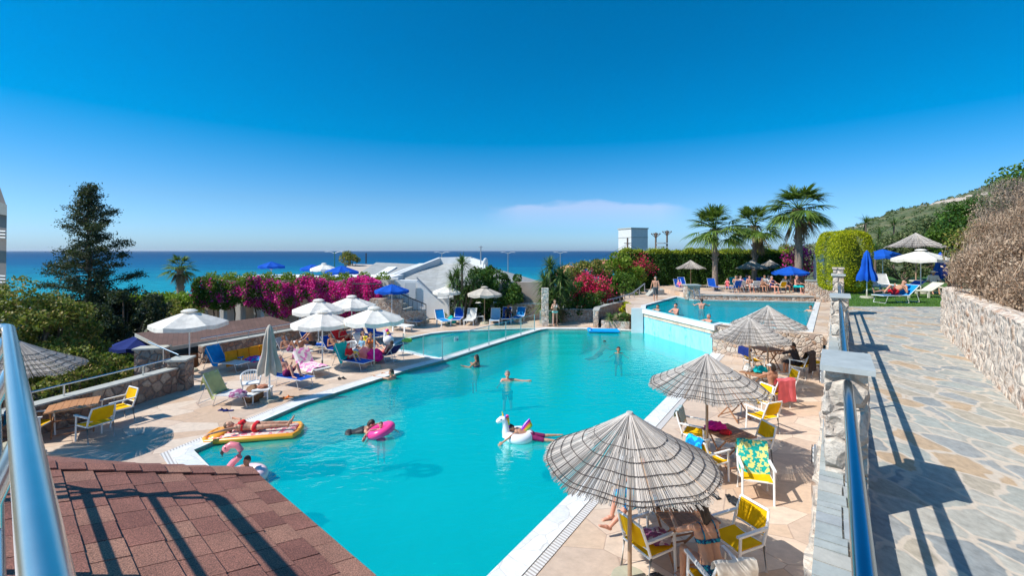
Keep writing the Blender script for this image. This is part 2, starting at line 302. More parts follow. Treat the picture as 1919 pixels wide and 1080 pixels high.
M['pink'] = cloth('pink_towel', (0.93, 0.20, 0.22), 0.2)
M['magenta'] = cloth('magenta_fabric', (0.75, 0.02, 0.30), 0.1)
M['tealt'] = cloth('teal_towel', (0.01, 0.50, 0.50), 0.1)
M['fern'] = cloth('fern_towel', (0.01, 0.40, 0.36), 0.15, (0.75, 0.72, 0.25), 13.0, 'spot')
M['stripe'] = cloth('striped_towel', (0.72, 0.75, 0.74), 0.1, (0.08, 0.30, 0.38), 9.0, 'stripe')
M['bstripe'] = cloth('blue_striped_towel', (0.05, 0.35, 0.65), 0.1, (0.55, 0.75, 0.85), 5.0, 'stripe')
M['btile'] = cloth('blue_patterned_towel', (0.01, 0.22, 0.55), 0.1, (0.02, 0.55, 0.75), 9.0, 'spot')
M['pinkp'] = cloth('pink_patterned_towel', (0.80, 0.70, 0.68), 0.1, (0.75, 0.22, 0.50), 6.0, 'spot')
M['multi'] = cloth('magenta_blue_towel', (0.65, 0.04, 0.35), 0.1, (0.05, 0.25, 0.6), 5.0, 'spot')
M['purple'] = cloth('purple_pink_towel', (0.35, 0.12, 0.25), 0.1, (0.6, 0.5, 0.55), 8.0, 'spot')
M['orange'] = cloth('orange_mattress', (0.88, 0.36, 0.02), 0.1)
M['lilo'] = cloth('lilo_pattern', (0.85, 0.72, 0.62), 0.05, (0.75, 0.20, 0.25), 9.0, 'spot')
M['blackc'] = cloth('dark_fabric', (0.055, 0.045, 0.05), 0.02)
M['greyc'] = cloth('grey_shirt', (0.09, 0.10, 0.11), 0.02)
M['lav'] = cloth('lavender_dress', (0.45, 0.43, 0.65), 0.1)
M['bikini'] = cloth('dark_blue_print', (0.015, 0.05, 0.14), 0.0, (0.02, 0.25, 0.35), 22.0, 'spot')
M['wine'] = cloth('wine_shorts', (0.22, 0.02, 0.10), 0.0)
M['black'] = pm('black_swimwear', (0.015, 0.016, 0.02), 0.6)
M['mint'] = cloth('mint_swimwear', (0.25, 0.62, 0.55), 0.0)
M['steel'] = pm('brushed_steel', (0.62, 0.66, 0.70), 0.22, 0.05, 30, 0.02, metal=1.0)
M['railblue'] = pm('blue_grey_steel', (0.20, 0.32, 0.42), 0.2, 0.04, 8, metal=1.0)
M['chrome'] = pm('polished_steel', (0.78, 0.66, 0.58), 0.24, 0.05, 6, 0.02, metal=1.0)
M['galv'] = pm('galvanised_metal', (0.42, 0.43, 0.44), 0.5, 0.1, 8, metal=0.6)
M['alu'] = pm('aluminium_tube', (0.72, 0.72, 0.72), 0.35, 0.05, 8, metal=0.5)
M['dark'] = pm('dark_metal', (0.03, 0.03, 0.035), 0.5, 0.2, 8)
M['wood'] = pm('teak', (0.33, 0.15, 0.07), 0.55, 0.25, 5, 0.2, stretch=(1, 7, 7))
M['woodl'] = pm('teak_light', (0.50, 0.23, 0.09), 0.5, 0.2, 5, 0.2, stretch=(7, 1, 7))
M['pole'] = pm('umbrella_pole_wood', (0.38, 0.25, 0.16), 0.7, 0.25, 8, 0.3, stretch=(5, 5, 1))
M['bark'] = pm('bark', (0.16, 0.11, 0.08), 0.9, 0.4, 9, 0.8, stretch=(1, 1, 0.4), bdist=0.03)
M['palmbark'] = pm('palm_bark', (0.27, 0.20, 0.15), 0.9, 0.45, 7, 1.0, stretch=(1, 1, 2.4), bdist=0.05)
M['broof'] = brickmat('brown_roofing', (0.125, 0.068, 0.05), (0.15, 0.08, 0.06), (0.08, 0.042, 0.032), 1.0, 0.18, 0.006, rot=(0, 0, 0.95))
M['groof'] = brickmat('grey_roof_tiles', (0.36, 0.37, 0.365), (0.41, 0.41, 0.39), (0.27, 0.28, 0.28), 1.4, 0.32, 0.012, rot=(0, 0, 0.12), fine=0.08)
M['shingle'] = None
M['reed'] = None
M['terra'] = pm('terracotta', (0.42, 0.16, 0.09), 0.8, 0.15, 8)
M['concrete'] = pm('concrete', (0.42, 0.42, 0.38), 0.85, 0.12, 5, 0.3)
M['base'] = pm('umbrella_base_concrete', (0.42, 0.40, 0.30), 0.9, 0.15, 7, 0.3)
M['road'] = pm('asphalt', (0.20, 0.20, 0.21), 0.9, 0.15, 3, 0.2)
M['basket'] = pm('wicker', (0.22, 0.11, 0.05), 0.8, 0.4, 40, 0.8)
M['orangep'] = pm('orange_plastic', (0.85, 0.22, 0.03), 0.4)
M['greenp'] = pm('green_plastic', (0.25, 0.6, 0.08), 0.35)
M['yellowp'] = pm('yellow_plastic', (0.85, 0.6, 0.03), 0.35)
M['pinkv'] = pm('pink_vinyl', (0.90, 0.26, 0.30), 0.22, 0.08, 5)
M['pinks'] = pm('hot_pink_vinyl', (0.92, 0.06, 0.28), 0.25, 0.08, 5)
M['pinkw'] = pm('pale_pink_vinyl', (0.85, 0.62, 0.64), 0.2, 0.1, 5)
M['vinyl'] = pm('white_vinyl', (0.84, 0.84, 0.88), 0.22, 0.04, 5)
M['bluev'] = pm('blue_vinyl', (0.01, 0.30, 0.75), 0.25, 0.15, 4)
M['orangev'] = pm('orange_vinyl', (0.92, 0.38, 0.03), 0.3, 0.06, 5)
M['purplev'] = pm('purple_vinyl', (0.30, 0.04, 0.55), 0.25)
M['mesoil'] = pm('soil', (0.24, 0.17, 0.11), 0.95, 0.3, 4, 0.6)
M['rope'] = pm('binding_cord', (0.07, 0.055, 0.05), 0.9)
for nme, c in (('skin1', (0.52, 0.27, 0.17)), ('skin2', (0.40, 0.18, 0.10)), ('skin3', (0.60, 0.36, 0.26)), ('skin4', (0.62, 0.29, 0.20))):
    m = pm('skin_' + nme[-1], c, 0.5, 0.07, 5); m.node_tree.nodes['Principled BSDF'].inputs['Subsurface Weight'].default_value = 0.08; M[nme] = m
M['hairb'] = pm('dark_brown_hair', (0.03, 0.018, 0.012), 0.6, 0.3, 40, 0.5); M['hairg'] = pm('grey_hair', (0.22, 0.20, 0.19), 0.7, 0.3, 40, 0.5); M['hairl'] = pm('light_brown_hair', (0.13, 0.08, 0.05), 0.6, 0.3, 40, 0.5)
M['eye'] = pm('eye', (0.02, 0.015, 0.012), 0.3)
M['lf_con'] = leafmat('conifer_needles', [(0.012, 0.028, 0.02), (0.025, 0.05, 0.03), (0.05, 0.075, 0.035), (0.08, 0.075, 0.035)], 0.12)
M['lf_dark'] = leafmat('dark_leaves', [(0.015, 0.055, 0.01), (0.04, 0.11, 0.018), (0.10, 0.19, 0.025)], 0.2)
M['lf_mid'] = leafmat('mid_leaves', [(0.03, 0.09, 0.01), (0.08, 0.17, 0.02), (0.15, 0.24, 0.03)], 0.28)
M['lf_olive'] = leafmat('olive_leaves', [(0.06, 0.10, 0.02), (0.15, 0.20, 0.03), (0.29, 0.29, 0.06), (0.34, 0.20, 0.07)], 0.25)
M['lf_lime'] = leafmat('lime_leaves', [(0.24, 0.30, 0.005), (0.42, 0.45, 0.01), (0.60, 0.56, 0.02)], 0.3)
M['lf_vine'] = leafmat('vine_leaves', [(0.08, 0.17, 0.01), (0.17, 0.28, 0.02), (0.30, 0.36, 0.04)], 0.35)
M['lf_yel'] = leafmat('painted_sunlit_tips', [(0.18, 0.26, 0.02), (0.36, 0.38, 0.03)], 0.3)  # paler top leaves of the long hedge: sunlight put into their colour
M['fl_mag'] = leafmat('magenta_bracts', [(0.66, 0.01, 0.24), (0.88, 0.03, 0.38), (0.95, 0.14, 0.50)], 0.35)
M['fl_red'] = leafmat('crimson_bracts', [(0.55, 0.01, 0.07), (0.82, 0.03, 0.14), (0.9, 0.10, 0.2)], 0.35)
M['lf_palm'] = leafmat('palm_fronds', [(0.03, 0.08, 0.015), (0.11, 0.20, 0.03), (0.26, 0.34, 0.07)], 0.25)
M['lf_dead'] = leafmat('dead_fronds', [(0.22, 0.14, 0.07), (0.36, 0.25, 0.14)], 0.15)
M['lf_yuc'] = leafmat('yucca_blades', [(0.03, 0.09, 0.03), (0.09, 0.18, 0.05), (0.20, 0.26, 0.08)], 0.2)
M['twig'] = leafmat('dry_twigs', [(0.24, 0.16, 0.11), (0.42, 0.30, 0.21), (0.55, 0.41, 0.28), (0.34, 0.19, 0.11)], 0.1)
M['twigg'] = leafmat('grey_twigs', [(0.17, 0.14, 0.12), (0.28, 0.23, 0.19), (0.36, 0.29, 0.23)], 0.1)
M['lf_scrub'] = leafmat('scrub_leaves', [(0.05, 0.09, 0.03), (0.11, 0.155, 0.055), (0.21, 0.22, 0.10)], 0.15)
M['grassb'] = leafmat('grass_blades', [(0.04, 0.13, 0.01), (0.08, 0.20, 0.015), (0.13, 0.26, 0.03)], 0.3)
# reeds
m, t, b = newmat('weathered_reed'); g = nd(t, 'ShaderNodeNewGeometry'); c = ramp(t, g.outputs['Random Per Island'], [(0, (0.20, 0.175, 0.16)), (0.3, (0.40, 0.365, 0.33)), (0.7, (0.54, 0.49, 0.45)), (1, (0.68, 0.60, 0.53))])
t.links.new(c, b.inputs['Base Color']); b.inputs['Roughness'].default_value = 0.8; M['reed'] = m
# shingle
m, t, b = newmat('red_brown_shingle'); g = nd(t, 'ShaderNodeNewGeometry'); c = ramp(t, g.outputs['Random Per Island'], [(0, (0.20, 0.08, 0.06)), (0.5, (0.28, 0.12, 0.088)), (1, (0.34, 0.175, 0.12))])
n = nd(t, 'ShaderNodeTexNoise'); n.inputs['Scale'].default_value = 160; n.inputs['Detail'].default_value = 3; t.links.new(coords(t), n.inputs[0])
n2 = nd(t, 'ShaderNodeTexNoise'); n2.inputs['Scale'].default_value = 5; n2.inputs['Detail'].default_value = 6; t.links.new(coords(t), n2.inputs[0])
c = mixc(t, 1.0, c, ramp(t, n.outputs[0], [(0.35, (0.45, 0.45, 0.45)), (0.68, (1.6, 1.5, 1.45))]), 'MULTIPLY'); c = mixc(t, 1.0, c, ramp(t, n2.outputs[0], [(0.3, (0.85,) * 3), (0.7, (1.15,) * 3)]), 'MULTIPLY')
t.links.new(c, b.inputs['Base Color']); b.inputs['Roughness'].default_value = 0.9; bump(t, b, n.outputs[0], 0.7, 0.006); M['shingle'] = m
# glass
m, t, b = newmat('clear_glass'); t.nodes.remove(b); tr = nd(t, 'ShaderNodeBsdfTransparent'); tr.inputs[0].default_value = (0.88, 0.95, 0.95, 1); gl = nd(t, 'ShaderNodeBsdfGlossy'); gl.inputs['Roughness'].default_value = 0.02
ms = nd(t, 'ShaderNodeMixShader'); ms.inputs[0].default_value = 0.05; t.links.new(tr.outputs[0], ms.inputs[1]); t.links.new(gl.outputs[0], ms.inputs[2]); t.links.new(ms.outputs[0], t.nodes['Material Output'].inputs[0]); M['glass'] = m
M['water'] = watermat('pool_water', (0.62, 0.97, 0.98), 0.16, 3.0, 0.45)
M['waterup'] = watermat('upper_pool_water', (0.50, 0.90, 0.93), 0.16, 3.0, 0.5, (0.0, 0.42, 0.50), 0.5)
M['poolf'] = poolmat('pool_floor_turquoise', (0.01, 0.66, 0.60), (0.02, 0.76, 0.68))
M['poolf2'] = poolmat('pool_floor_blue', (0.01, 0.50, 0.62), (0.02, 0.6, 0.70))
# waterfall tiles
m, t, b = newmat('light_blue_mosaic'); n = nd(t, 'ShaderNodeTexNoise'); n.inputs['Scale'].default_value = 4; n.inputs['Detail'].default_value = 9; n.inputs['Distortion'].default_value = 1.4; t.links.new(coords(t, (1, 1, 0.35)), n.inputs[0])
c = ramp(t, n.outputs[0], [(0.30, (0.10, 0.42, 0.55)), (0.42, (0.26, 0.70, 0.85)), (0.7, (0.33, 0.78, 0.90))]); t.links.new(c, b.inputs['Base Color']); b.inputs['Roughness'].default_value = 0.15; bump(t, b, n.outputs[0], 0.5, 0.03); M['fall'] = m
# sea
m, t, b = newmat('sea_water'); co = coords(t, (1, 1, 1)); sp = nd(t, 'ShaderNodeSeparateXYZ'); t.links.new(co, sp.inputs[0])
ln = math_(t, 'LOGARITHM', math_(t, 'MAXIMUM', sp.outputs[1], 100.0), 10.0)
n = nd(t, 'ShaderNodeTexNoise'); n.inputs['Scale'].default_value = 0.012; n.inputs['Detail'].default_value = 10; n.inputs['Roughness'].default_value = 0.6; t.links.new(coords(t, (0.5, 1.6, 1)), n.inputs[0])
n2 = nd(t, 'ShaderNodeTexNoise'); n2.inputs['Scale'].default_value = 0.35; n2.inputs['Detail'].default_value = 8; n2.inputs['Roughness'].default_value = 0.7; t.links.new(coords(t, (0.5, 1.3, 1)), n2.inputs[0])
v = math_(t, 'ADD', math_(t, 'MULTIPLY', math_(t, 'SUBTRACT', ln, 2.2), 0.62), math_(t, 'MULTIPLY', math_(t, 'SUBTRACT', n.outputs[0], 0.5), 0.35))
c = ramp(t, v, [(0.0, (0.01, 0.32, 0.38)), (0.14, (0.003, 0.22, 0.32)), (0.34, (0.0, 0.10, 0.23)), (0.60, (0.0, 0.055, 0.16)), (1.0, (0.0, 0.045, 0.13))])
c = mixc(t, 1.0, c, ramp(t, n2.outputs[0], [(0.3, (0.6,) * 3), (0.7, (1.35,) * 3)]), 'MULTIPLY')
n3 = nd(t, 'ShaderNodeTexNoise'); n3.inputs['Scale'].default_value = 0.16; n3.inputs['Detail'].default_value = 10; n3.inputs['Roughness'].default_value = 0.75; t.links.new(coords(t, (0.45, 1.5, 1)), n3.inputs[0])
c = mixc(t, ramp(t, n3.outputs[0], [(0.70, (0, 0, 0)), (0.735, (1, 1, 1))]), c, (0.75, 0.8, 0.82))
t.links.new(c, b.inputs['Base Color']); b.inputs['Roughness'].default_value = 0.5; b.inputs['Specular IOR Level'].default_value = 0.12; bump(t, b, n2.outputs[0], 0.6, 1.5); M['sea'] = m
# hill
m, t, b = newmat('hillside'); n = nd(t, 'ShaderNodeTexNoise'); n.inputs['Scale'].default_value = 0.10; n.inputs['Detail'].default_value = 10; n.inputs['Roughness'].default_value = 0.7; t.links.new(coords(t), n.inputs[0])
n2 = nd(t, 'ShaderNodeTexNoise'); n2.inputs['Scale'].default_value = 0.022; n2.inputs['Detail'].default_value = 7; t.links.new(coords(t, (1, 1, 2.5)), n2.inputs[0])
c = ramp(t, n.outputs[0], [(0.35, (0.05, 0.085, 0.03)), (0.5, (0.11, 0.135, 0.055)), (0.62, (0.19, 0.18, 0.09)), (0.75, (0.32, 0.27, 0.19))])
c = mixc(t, ramp(t, n2.outputs[0], [(0.57, (0, 0, 0)), (0.61, (1, 1, 1))]), c, (0.58, 0.48, 0.39)); t.links.new(c, b.inputs['Base Color']); b.inputs['Roughness'].default_value = 0.95; bump(t, b, n.outputs[0], 1.0, 3.0); M['hill'] = m
M['lawn'] = pm('lawn_ground', (0.055, 0.13, 0.015), 0.95, 0.35, 3, 0.6)
M['garden'] = pm('garden_ground', (0.13, 0.13, 0.07), 0.95, 0.5, 1.2, 0.6)
# ------------------------------------------------------------------ terrain, sea, hill
def grid(xs, ys, fz):
    V = [(x, y, fz(x, y)) for y in ys for x in xs]; nx = len(xs)
    F = [(j * nx + i, j * nx + i + 1, (j + 1) * nx + i + 1, (j + 1) * nx + i) for j in range(len(ys) - 1) for i in range(nx - 1)]
    return V, F
SEA = -12.0
def sstep(a, b, x): x = min(1, max(0, (x - a) / (b - a))); return x * x * (3 - 2 * x)
def ground_z(x, y): return -2.9 - (SEA * -1 - 1.5) * sstep(50, 185, y) + 0.25 * noise.noise(Vector((x * .08, y * .08, 0)))
V, F = grid(np.linspace(-260, 400, 90), np.linspace(-40, 215, 60), ground_z)
tag(npmesh('ground', V, F, M['garden'], smooth=True), kind='structure')
mb = MB(); mb.add([(-40000, 150, SEA), (40000, 150, SEA), (40000, 45000, SEA), (-40000, 45000, SEA)], [(0, 1, 2, 3)]); struct(mb, 'sea', M['sea'])
# hill to the right: real ridge 90 to 330 m away
RID = [(1380, 476), (1500, 468), (1560, 444), (1600, 428), (1640, 411), (1700, 395), (1760, 381), (1830, 362), (1880, 345), (1925, 330), (2100, 290), (2500, 280), (3200, 270)]
def ridge(px):
    for (a, ya), (b_, yb) in zip(RID, RID[1:]):
        if a <= px <= b_: return ya + (yb - ya) * (px - a) / (b_ - a)
    return RID[0][1] if px < RID[0][0] else RID[-1][1]
hv = []; pxs = np.concatenate([np.linspace(1380, 2000, 110), np.linspace(2020, 3200, 40)]); ds = np.linspace(55, 330, 46)
for d in ds:
    for px in pxs:
        rh = (CY - ridge(px)) * 250 / FP + 0.0; k = sstep(45, 250, d) if d < 250 else 1 - 0.5 * sstep(250, 330, d)
        z = -4 + (rh + CZ + 4) * k * (0.55 + 0.45 * k) + 1.6 * noise.noise(Vector((px * .02, d * .05, 1))) * k + 1.0 * noise.noise(Vector((px * .09, d * .15, 4))) * k
        hv.append(((px - CX) * d / FP, d, z))
nx = len(pxs); F = [(j * nx + i, j * nx + i + 1, (j + 1) * nx + i + 1, (j + 1) * nx + i) for j in range(len(ds) - 1) for i in range(nx - 1)]
hill = tag(npmesh('hill', hv, F, M['hill'], smooth=True), kind='structure')
HV = np.array(hv).reshape(len(ds), nx, 3)

# ------------------------------------------------------------------ foliage helpers
def leaves(pos, size, aspect=0.55, up=0.0, jit=0.35, dirs=None):
    """one rhombic leaf (a folded pair of triangles as a quad) at each position"""
    n = len(pos); a = rng.normal(size=(n, 3)) if dirs is None else dirs + rng.normal(size=(n, 3)) * jit
    a /= np.linalg.norm(a, axis=1)[:, None]; r = rng.normal(size=(n, 3)); r[:, 2] += up * 0; b = np.cross(a, r); b /= np.linalg.norm(b, axis=1)[:, None]
    c = np.cross(a, b); s = (size * rng.uniform(0.6, 1.3, n))[:, None]
    p0 = pos - a * s * .5; p1 = pos + b * s * aspect * .5 + c * s * .08; p2 = pos + a * s * .5; p3 = pos - b * s * aspect * .5 + c * s * .08
    V = np.stack([p0, p1, p2, p3], 1).reshape(-1, 3); return V, np.arange(4 * n).reshape(n, 4)
def blob_pts(n, c, r, shell=0.55):
    d = rng.normal(size=(n, 3)); d /= np.linalg.norm(d, axis=1)[:, None]; k = shell + (1 - shell) * rng.random(n) ** 0.6
    return np.asarray(c) + d * k[:, None] * np.asarray(r)
def clumpy(n, c, r, nclump, cr, flat=0.8):
    cc = blob_pts(nclump, c, r, 0.55); k = rng.integers(0, nclump, n); rr = cr * rng.uniform(0.6, 1.35, nclump)
    d = rng.normal(size=(n, 3)); d /= np.linalg.norm(d, axis=1)[:, None]; rad = (0.6 + 0.4 * rng.random(n)) * rr[k]
    p = cc[k] + d * rad[:, None] * np.array([1, 1, flat]); return p, cc
def blades(base, dirs, L, wd, droop=0.3, seg=3):
    """long thin drooping blades: base (n,3), dirs (n,3) unit"""
    n = len(base); side = np.cross(dirs, np.array([0, 0, 1.0]) + rng.normal(size=(n, 3)) * .15); side /= np.linalg.norm(side, axis=1)[:, None] + 1e-9
    rows = []
    for k in range(seg + 1):
        t = k / seg; p = base + dirs * (L * t)[:, None]; p = p.copy(); p[:, 2] -= droop * L * t * t
        wk = wd * (1 - t) ** 0.7 * (0.7 + 0.3 * min(1, t * 4)) + 0.002; rows += [p - side * wk / 2, p + side * wk / 2]
    V = np.stack(rows, 1).reshape(-1, 3); m = 2 * (seg + 1); F = []
    b = np.arange(n)[:, None] * m; F = np.concatenate([b + np.array([[2 * k, 2 * k + 1, 2 * k + 3, 2 * k + 2]]) for k in range(seg)]); return V, F
def limbs(mb, pts_r): 
    for a, b_, r0, r1 in pts_r: mb.cyl(a, b_, r0, r1, 7)
def bush(name, label, cat, c, r, n, size, mat, nclump=40, cr=0.35, group=None, flowers=None, trunk=True, aspect=0.6, base=None, th=0.05):
    """c centre of the crown, r radii; base z of the stem"""
    c = np.asarray(c, float); bz = c[2] - r[2] if base is None else base
    t = thing(name, label, cat, (c[0], c[1], bz), 0, group); o = np.array([c[0], c[1], bz])
    p, cc = clumpy(n, c - o, r, nclump, cr); p = p[p[:, 2] > 0.02]
    V, F = leaves(p, size, aspect); npmesh('crown', V, F, mat, t)
    mb = MB()
    for i in range(min(12, nclump)):
        q = Vector(cc[i % len(cc)]); mid = Vector((q.x * .4, q.y * .4, max(.1, q.z * .55))); mb.tube([(q.x * .08, q.y * .08, -0.15), mid, q], [th, th * .7, th * .3], 6)
    mb.build('stem', M['bark'], t)
    if flowers:
        fm, fn, fs = flowers; fc = np.array([cc[i] for i in rng.integers(0, len(cc), fn // 30 + 1)])
        fp = fc[rng.integers(0, len(fc), fn)] + rng.normal(size=(fn, 3)) * cr * 0.75; V, F = leaves(fp, fs, 0.9); npmesh('flowers', V, F, fm, t)
    return t

# ------------------------------------------------------------------ pools and lower deck
POOL = [G(*q) for q in ((363, 846), (571, 757), (769, 693), (836, 675.5), (942, 641), (1013, 619), (1026, 617), (1098, 617.5), (1187, 620.6), (1207, 621.5), (1335, 661))] + [Vector((-1.2, 5.4, 0)), Vector((-2.3, 6.15, 0))]
POOL = [(p[0], p[1]) for p in POOL]
def offset(pts, d):
    n = len(pts); out = []
    ar = sum(pts[i][0] * pts[(i + 1) % n][1] - pts[(i + 1) % n][0] * pts[i][1] for i in range(n)); sg = 1 if ar > 0 else -1
    for i in range(n):
        a, b_, c = Vector(pts[i - 1]), Vector(pts[i]), Vector(pts[(i + 1) % n]); e1 = (b_ - a).normalized(); e2 = (c - b_).normalized()
        n1 = Vector((e1.y, -e1.x)) * sg; n2 = Vector((e2.y, -e2.x)) * sg; m_ = (n1 + n2).normalized(); k = d / max(0.45, m_.dot(n1)); out.append((b_.x + m_.x * k, b_.y + m_.y * k))
    return out
KP = [G(*q) for q in ((835, 672.5), (945, 637.5), (1010, 618), (975, 617.5), (945, 618.3), (902, 620.5), (866, 621.5), (835, 623.5), (806, 627), (787, 631), (765, 636), (748, 642), (739, 648), (737, 653), (745, 656), (769, 659), (800, 667), (822, 671.5))]
KP = [(p[0], p[1]) for p in KP]; k0 = Vector(G(835, 675.5).xy); k1 = Vector(G(1013, 619).xy); kd = (k1 - k0).normalized(); kn = Vector((-kd.y, kd.x))
for i in (0, 1, 2): p = Vector(KP[i]); s_ = (p - k0).dot(kd); p = k0 + kd * s_ + kn * 0.38; KP[i] = (p.x, p.y)
DECK = [(-13.4, 7.0), (-12.45, 11.2), (-11.75, 13.6), (-11.45, 15.8), (-12.6, 17.2), (-13.1, 19.2), (-10.6, 24.4), (-9.6, 29), (-9.8, 34), (9.0, 34), (9.5, 21.6), (12.85, 19.0), (12.75, 17.9)]
p = W(-0.05, 1.0, 0); DECK += [(p.x, p.y), (0, 2), (-6, 2)]
def ring(mb, a, b_, z, z0):
    n = len(a)
    for i in range(n):
        j = (i + 1) % n; mb.add([(*a[i], z), (*a[j], z), (*b_[j], z), (*b_[i], z)], [(0, 1, 2, 3)])
        mb.add([(*b_[i], z0), (*b_[j], z0), (*b_[j], z), (*b_[i], z)], [(0, 1, 2, 3)]); mb.add([(*a[i], z0), (*a[j], z0), (*a[j], z), (*a[i], z)], [(0, 1, 2, 3)])
mb = MB(); mb.poly(DECK, -0.5, 0, holes=[POOL, KP]); struct(mb, 'pool_deck', M['deck'])
mb = MB(); mb.poly(DECK, -3.5, -0.51, holes=[offset(POOL, .1), offset(KP, .1)], top=False, bottom=False); struct(mb, 'deck_base', M['rubbled'])
PO = offset(POOL, 0.42); PO2 = offset(POOL, 0.58)
mb = MB(); ring(mb, POOL, PO, 0.03, -0.12); struct(mb, 'pool_coping', M['coping'])
mb = MB(); ring(mb, offset(POOL, 0.424), PO2, 0.014, -0.02)
m, t, b = newmat('gutter_grille'); g = nd(t, 'ShaderNodeTexWave'); g.inputs['Scale'].default_value = 7; g.bands_direction = 'DIAGONAL'; t.links.new(coords(t), g.inputs[0]); t.links.new(ramp(t, g.outputs[0], [(0.3, (0.42, 0.38, 0.35)), (0.45, (0.70, 0.67, 0.64))]), b.inputs['Base Color']); M['grille'] = m
struct(mb, 'pool_gutter', M['grille'])
mb = MB(); ring(mb, KP, offset(KP, 0.3), 0.024, -0.12); struct(mb, 'small_pool_coping', M['coping'])
def basin(name, pts, zw, zb, fm, wm_):
    mb = MB(); n = len(pts); mb.poly(pts, zb, zb + 0.0, bottom=False, sides=False)
    mb.add([(*p, zb) for p in pts] + [(*p, zw + 0.1) for p in pts], [(i, (i + 1) % n, n + (i + 1) % n, n + i) for i in range(n)]); struct(mb, name + '_basin', fm)
    mb = MB(); mb.poly(pts, zw, zw, bottom=False, sides=False); struct(mb, name + '_water', wm_)
basin('main_pool', POOL, -0.07, -1.15, M['poolf'], M['water'])
basin('small_pool', KP, -0.06, -0.55, poolmat('shallow_floor', (0.10, 0.55, 0.62), (0.16, 0.62, 0.68)), M['water'])
# pool steps at the far end
mb = MB()
for k, (dy, z) in enumerate(((0.0, -0.30), (0.35, -0.5), (0.7, -0.7), (1.05, -0.92))):
    mb.poly([(2.05 + .05 * k, 27.7), (4.6, 27.55), (4.2 - .1 * k, 26.9 - dy), (1.75 - .2 * k, 26.9 - dy)], -1.14, z)
struct(mb, 'pool_steps', M['poolf'])

# ------------------------------------------------------------------ upper pool
UP = [(7.95, 27.0), (9.5, 21.5), (10.0, 21.95), (11.7, 20.35), (12.75, 19.75), (20.3, 30.4), (12.7, 31.7), (12.3, 33.9), (8.45, 28.6)]
UDK = [(7.25, 27.15), (7.75, 26.95), (9.3, 21.3), (12.8, 18.75), (13.2, 18.6), (21.6, 30.6), (25, 36), (25, 50), (8.5, 50), (8.9, 36), (7.2, 28.6)]
mb = MB(); mb.poly(UDK, 0.9, 1.3, holes=[UP]); struct(mb, 'upper_pool_deck', M['deck'])
UR = [(7.78, 27.0), (9.36, 21.35)]
mb = MB(); ring(mb, UP, offset(UP, 0.3), 1.335, 1.1); struct(mb, 'upper_pool_coping', M['coping'])
basin('upper_pool', UP, 1.255, 0.0, M['poolf2'], M['waterup'])
# waterfall front wall, lip
a, b_ = Vector((7.80, 26.98)), Vector((9.40, 21.28)); e = (b_ - a).normalized(); q = Vector((-e.y, e.x))
def strip(mb, a, b_, n_, w0, w1, z0, z1): mb.poly([a + n_ * w0, b_ + n_ * w0, b_ + n_ * w1, a + n_ * w1], z0, z1)
WF = thing('waterfall_wall', 'light blue mosaic waterfall wall with water running down between the two pools', 'wall', (a.x, a.y, 0))
off = -Vector((a.x, a.y))
mb = MB(); nf = []; na, nb = 60, 14
for j in range(nb + 1):
    for i in range(na + 1):
        p = a + e * ((b_ - a).length * i / na) - q * (0.02 + 0.015 * noise.noise(Vector((i * .35, j * .15, 0)))); nf.append((p.x - a.x, p.y - a.y, -0.1 + 1.27 * j / nb))
mb.add(nf, [(j * (na + 1) + i, j * (na + 1) + i + 1, (j + 1) * (na + 1) + i + 1, (j + 1) * (na + 1) + i) for j in range(nb) for i in range(na)]); mb.build('tile_face', M['fall'], WF, smooth=True)
mb = MB(); strip(mb, Vector((0, 0)), b_ - a, q, 0.0, 0.14, -1.0, 1.15); mb.build('core', M['offw'], WF)
mb = MB(); strip(mb, Vector((0, 0)), b_ - a, q, -0.08, 0.17, 1.175, 1.27); mb.build('lip', M['coping'], WF)
mb = MB(); mb.poly([(7.16, 27.2), (7.06, 26.85), (7.74, 26.78), (7.80, 27.2)], -0.1, 1.37); o = mb.build('white_pier', M['offw']); tag(o, 'square pale rendered pier at the left end of the waterfall', 'pier')
# curved stone wall carrying the upper pool
def relief_wall(name, pts, z0, z1, mat, amp=0.03, res=0.12, parent=None, thick=0.3, capz=None, seed=0, freq=3.2):
    """rubble wall along a polyline, its left face (seen from the start) displaced by real relief"""
    V = []; F = []; L = 0; cols = []
    for a, b_ in zip(pts, pts[1:]):
        a, b_ = Vector(a), Vector(b_); n = max(1, int((b_ - a).length / res)); d = (b_ - a).normalized(); nrm = Vector((d.y, -d.x, 0))
        for i in range(n + (1 if b_ == Vector(pts[-1]) else 0)):
            p = a.lerp(b_, i / n); cols.append((Vector((p.x, p.y, 0)), nrm))
    za = z0 if not callable(z0) else None; nz_ = max(2, int((z1 - z0) / res))
    for k, (p, nr) in enumerate(cols):
        for j in range(nz_ + 1):
            z = z0 + (z1 - z0) * j / nz_; q = Vector((p.x, p.y, z)); dd = noise.voronoi(q * freq)[0]; h = amp * (min(0.5, dd[1] - dd[0]) * 2 + 0.4 * noise.noise(q * 9))
            V.append(q + nr * h)
        V.append(Vector((p.x, p.y, z1)) - nr * thick); V.append(Vector((p.x, p.y, z0)) - nr * thick)
    m_ = nz_ + 3
    for k in range(len(cols) - 1):
        for j in range(m_ - 1): F.append((k * m_ + j, k * m_ + j + 1, (k + 1) * m_ + j + 1, (k + 1) * m_ + j))
    F.append(tuple(range(m_))); F.append(tuple((len(cols) - 1) * m_ + j for j in range(m_ - 1, -1, -1)))
    mb = MB(); mb.add(V, F); return mb.build(name, mat, parent, smooth=True)
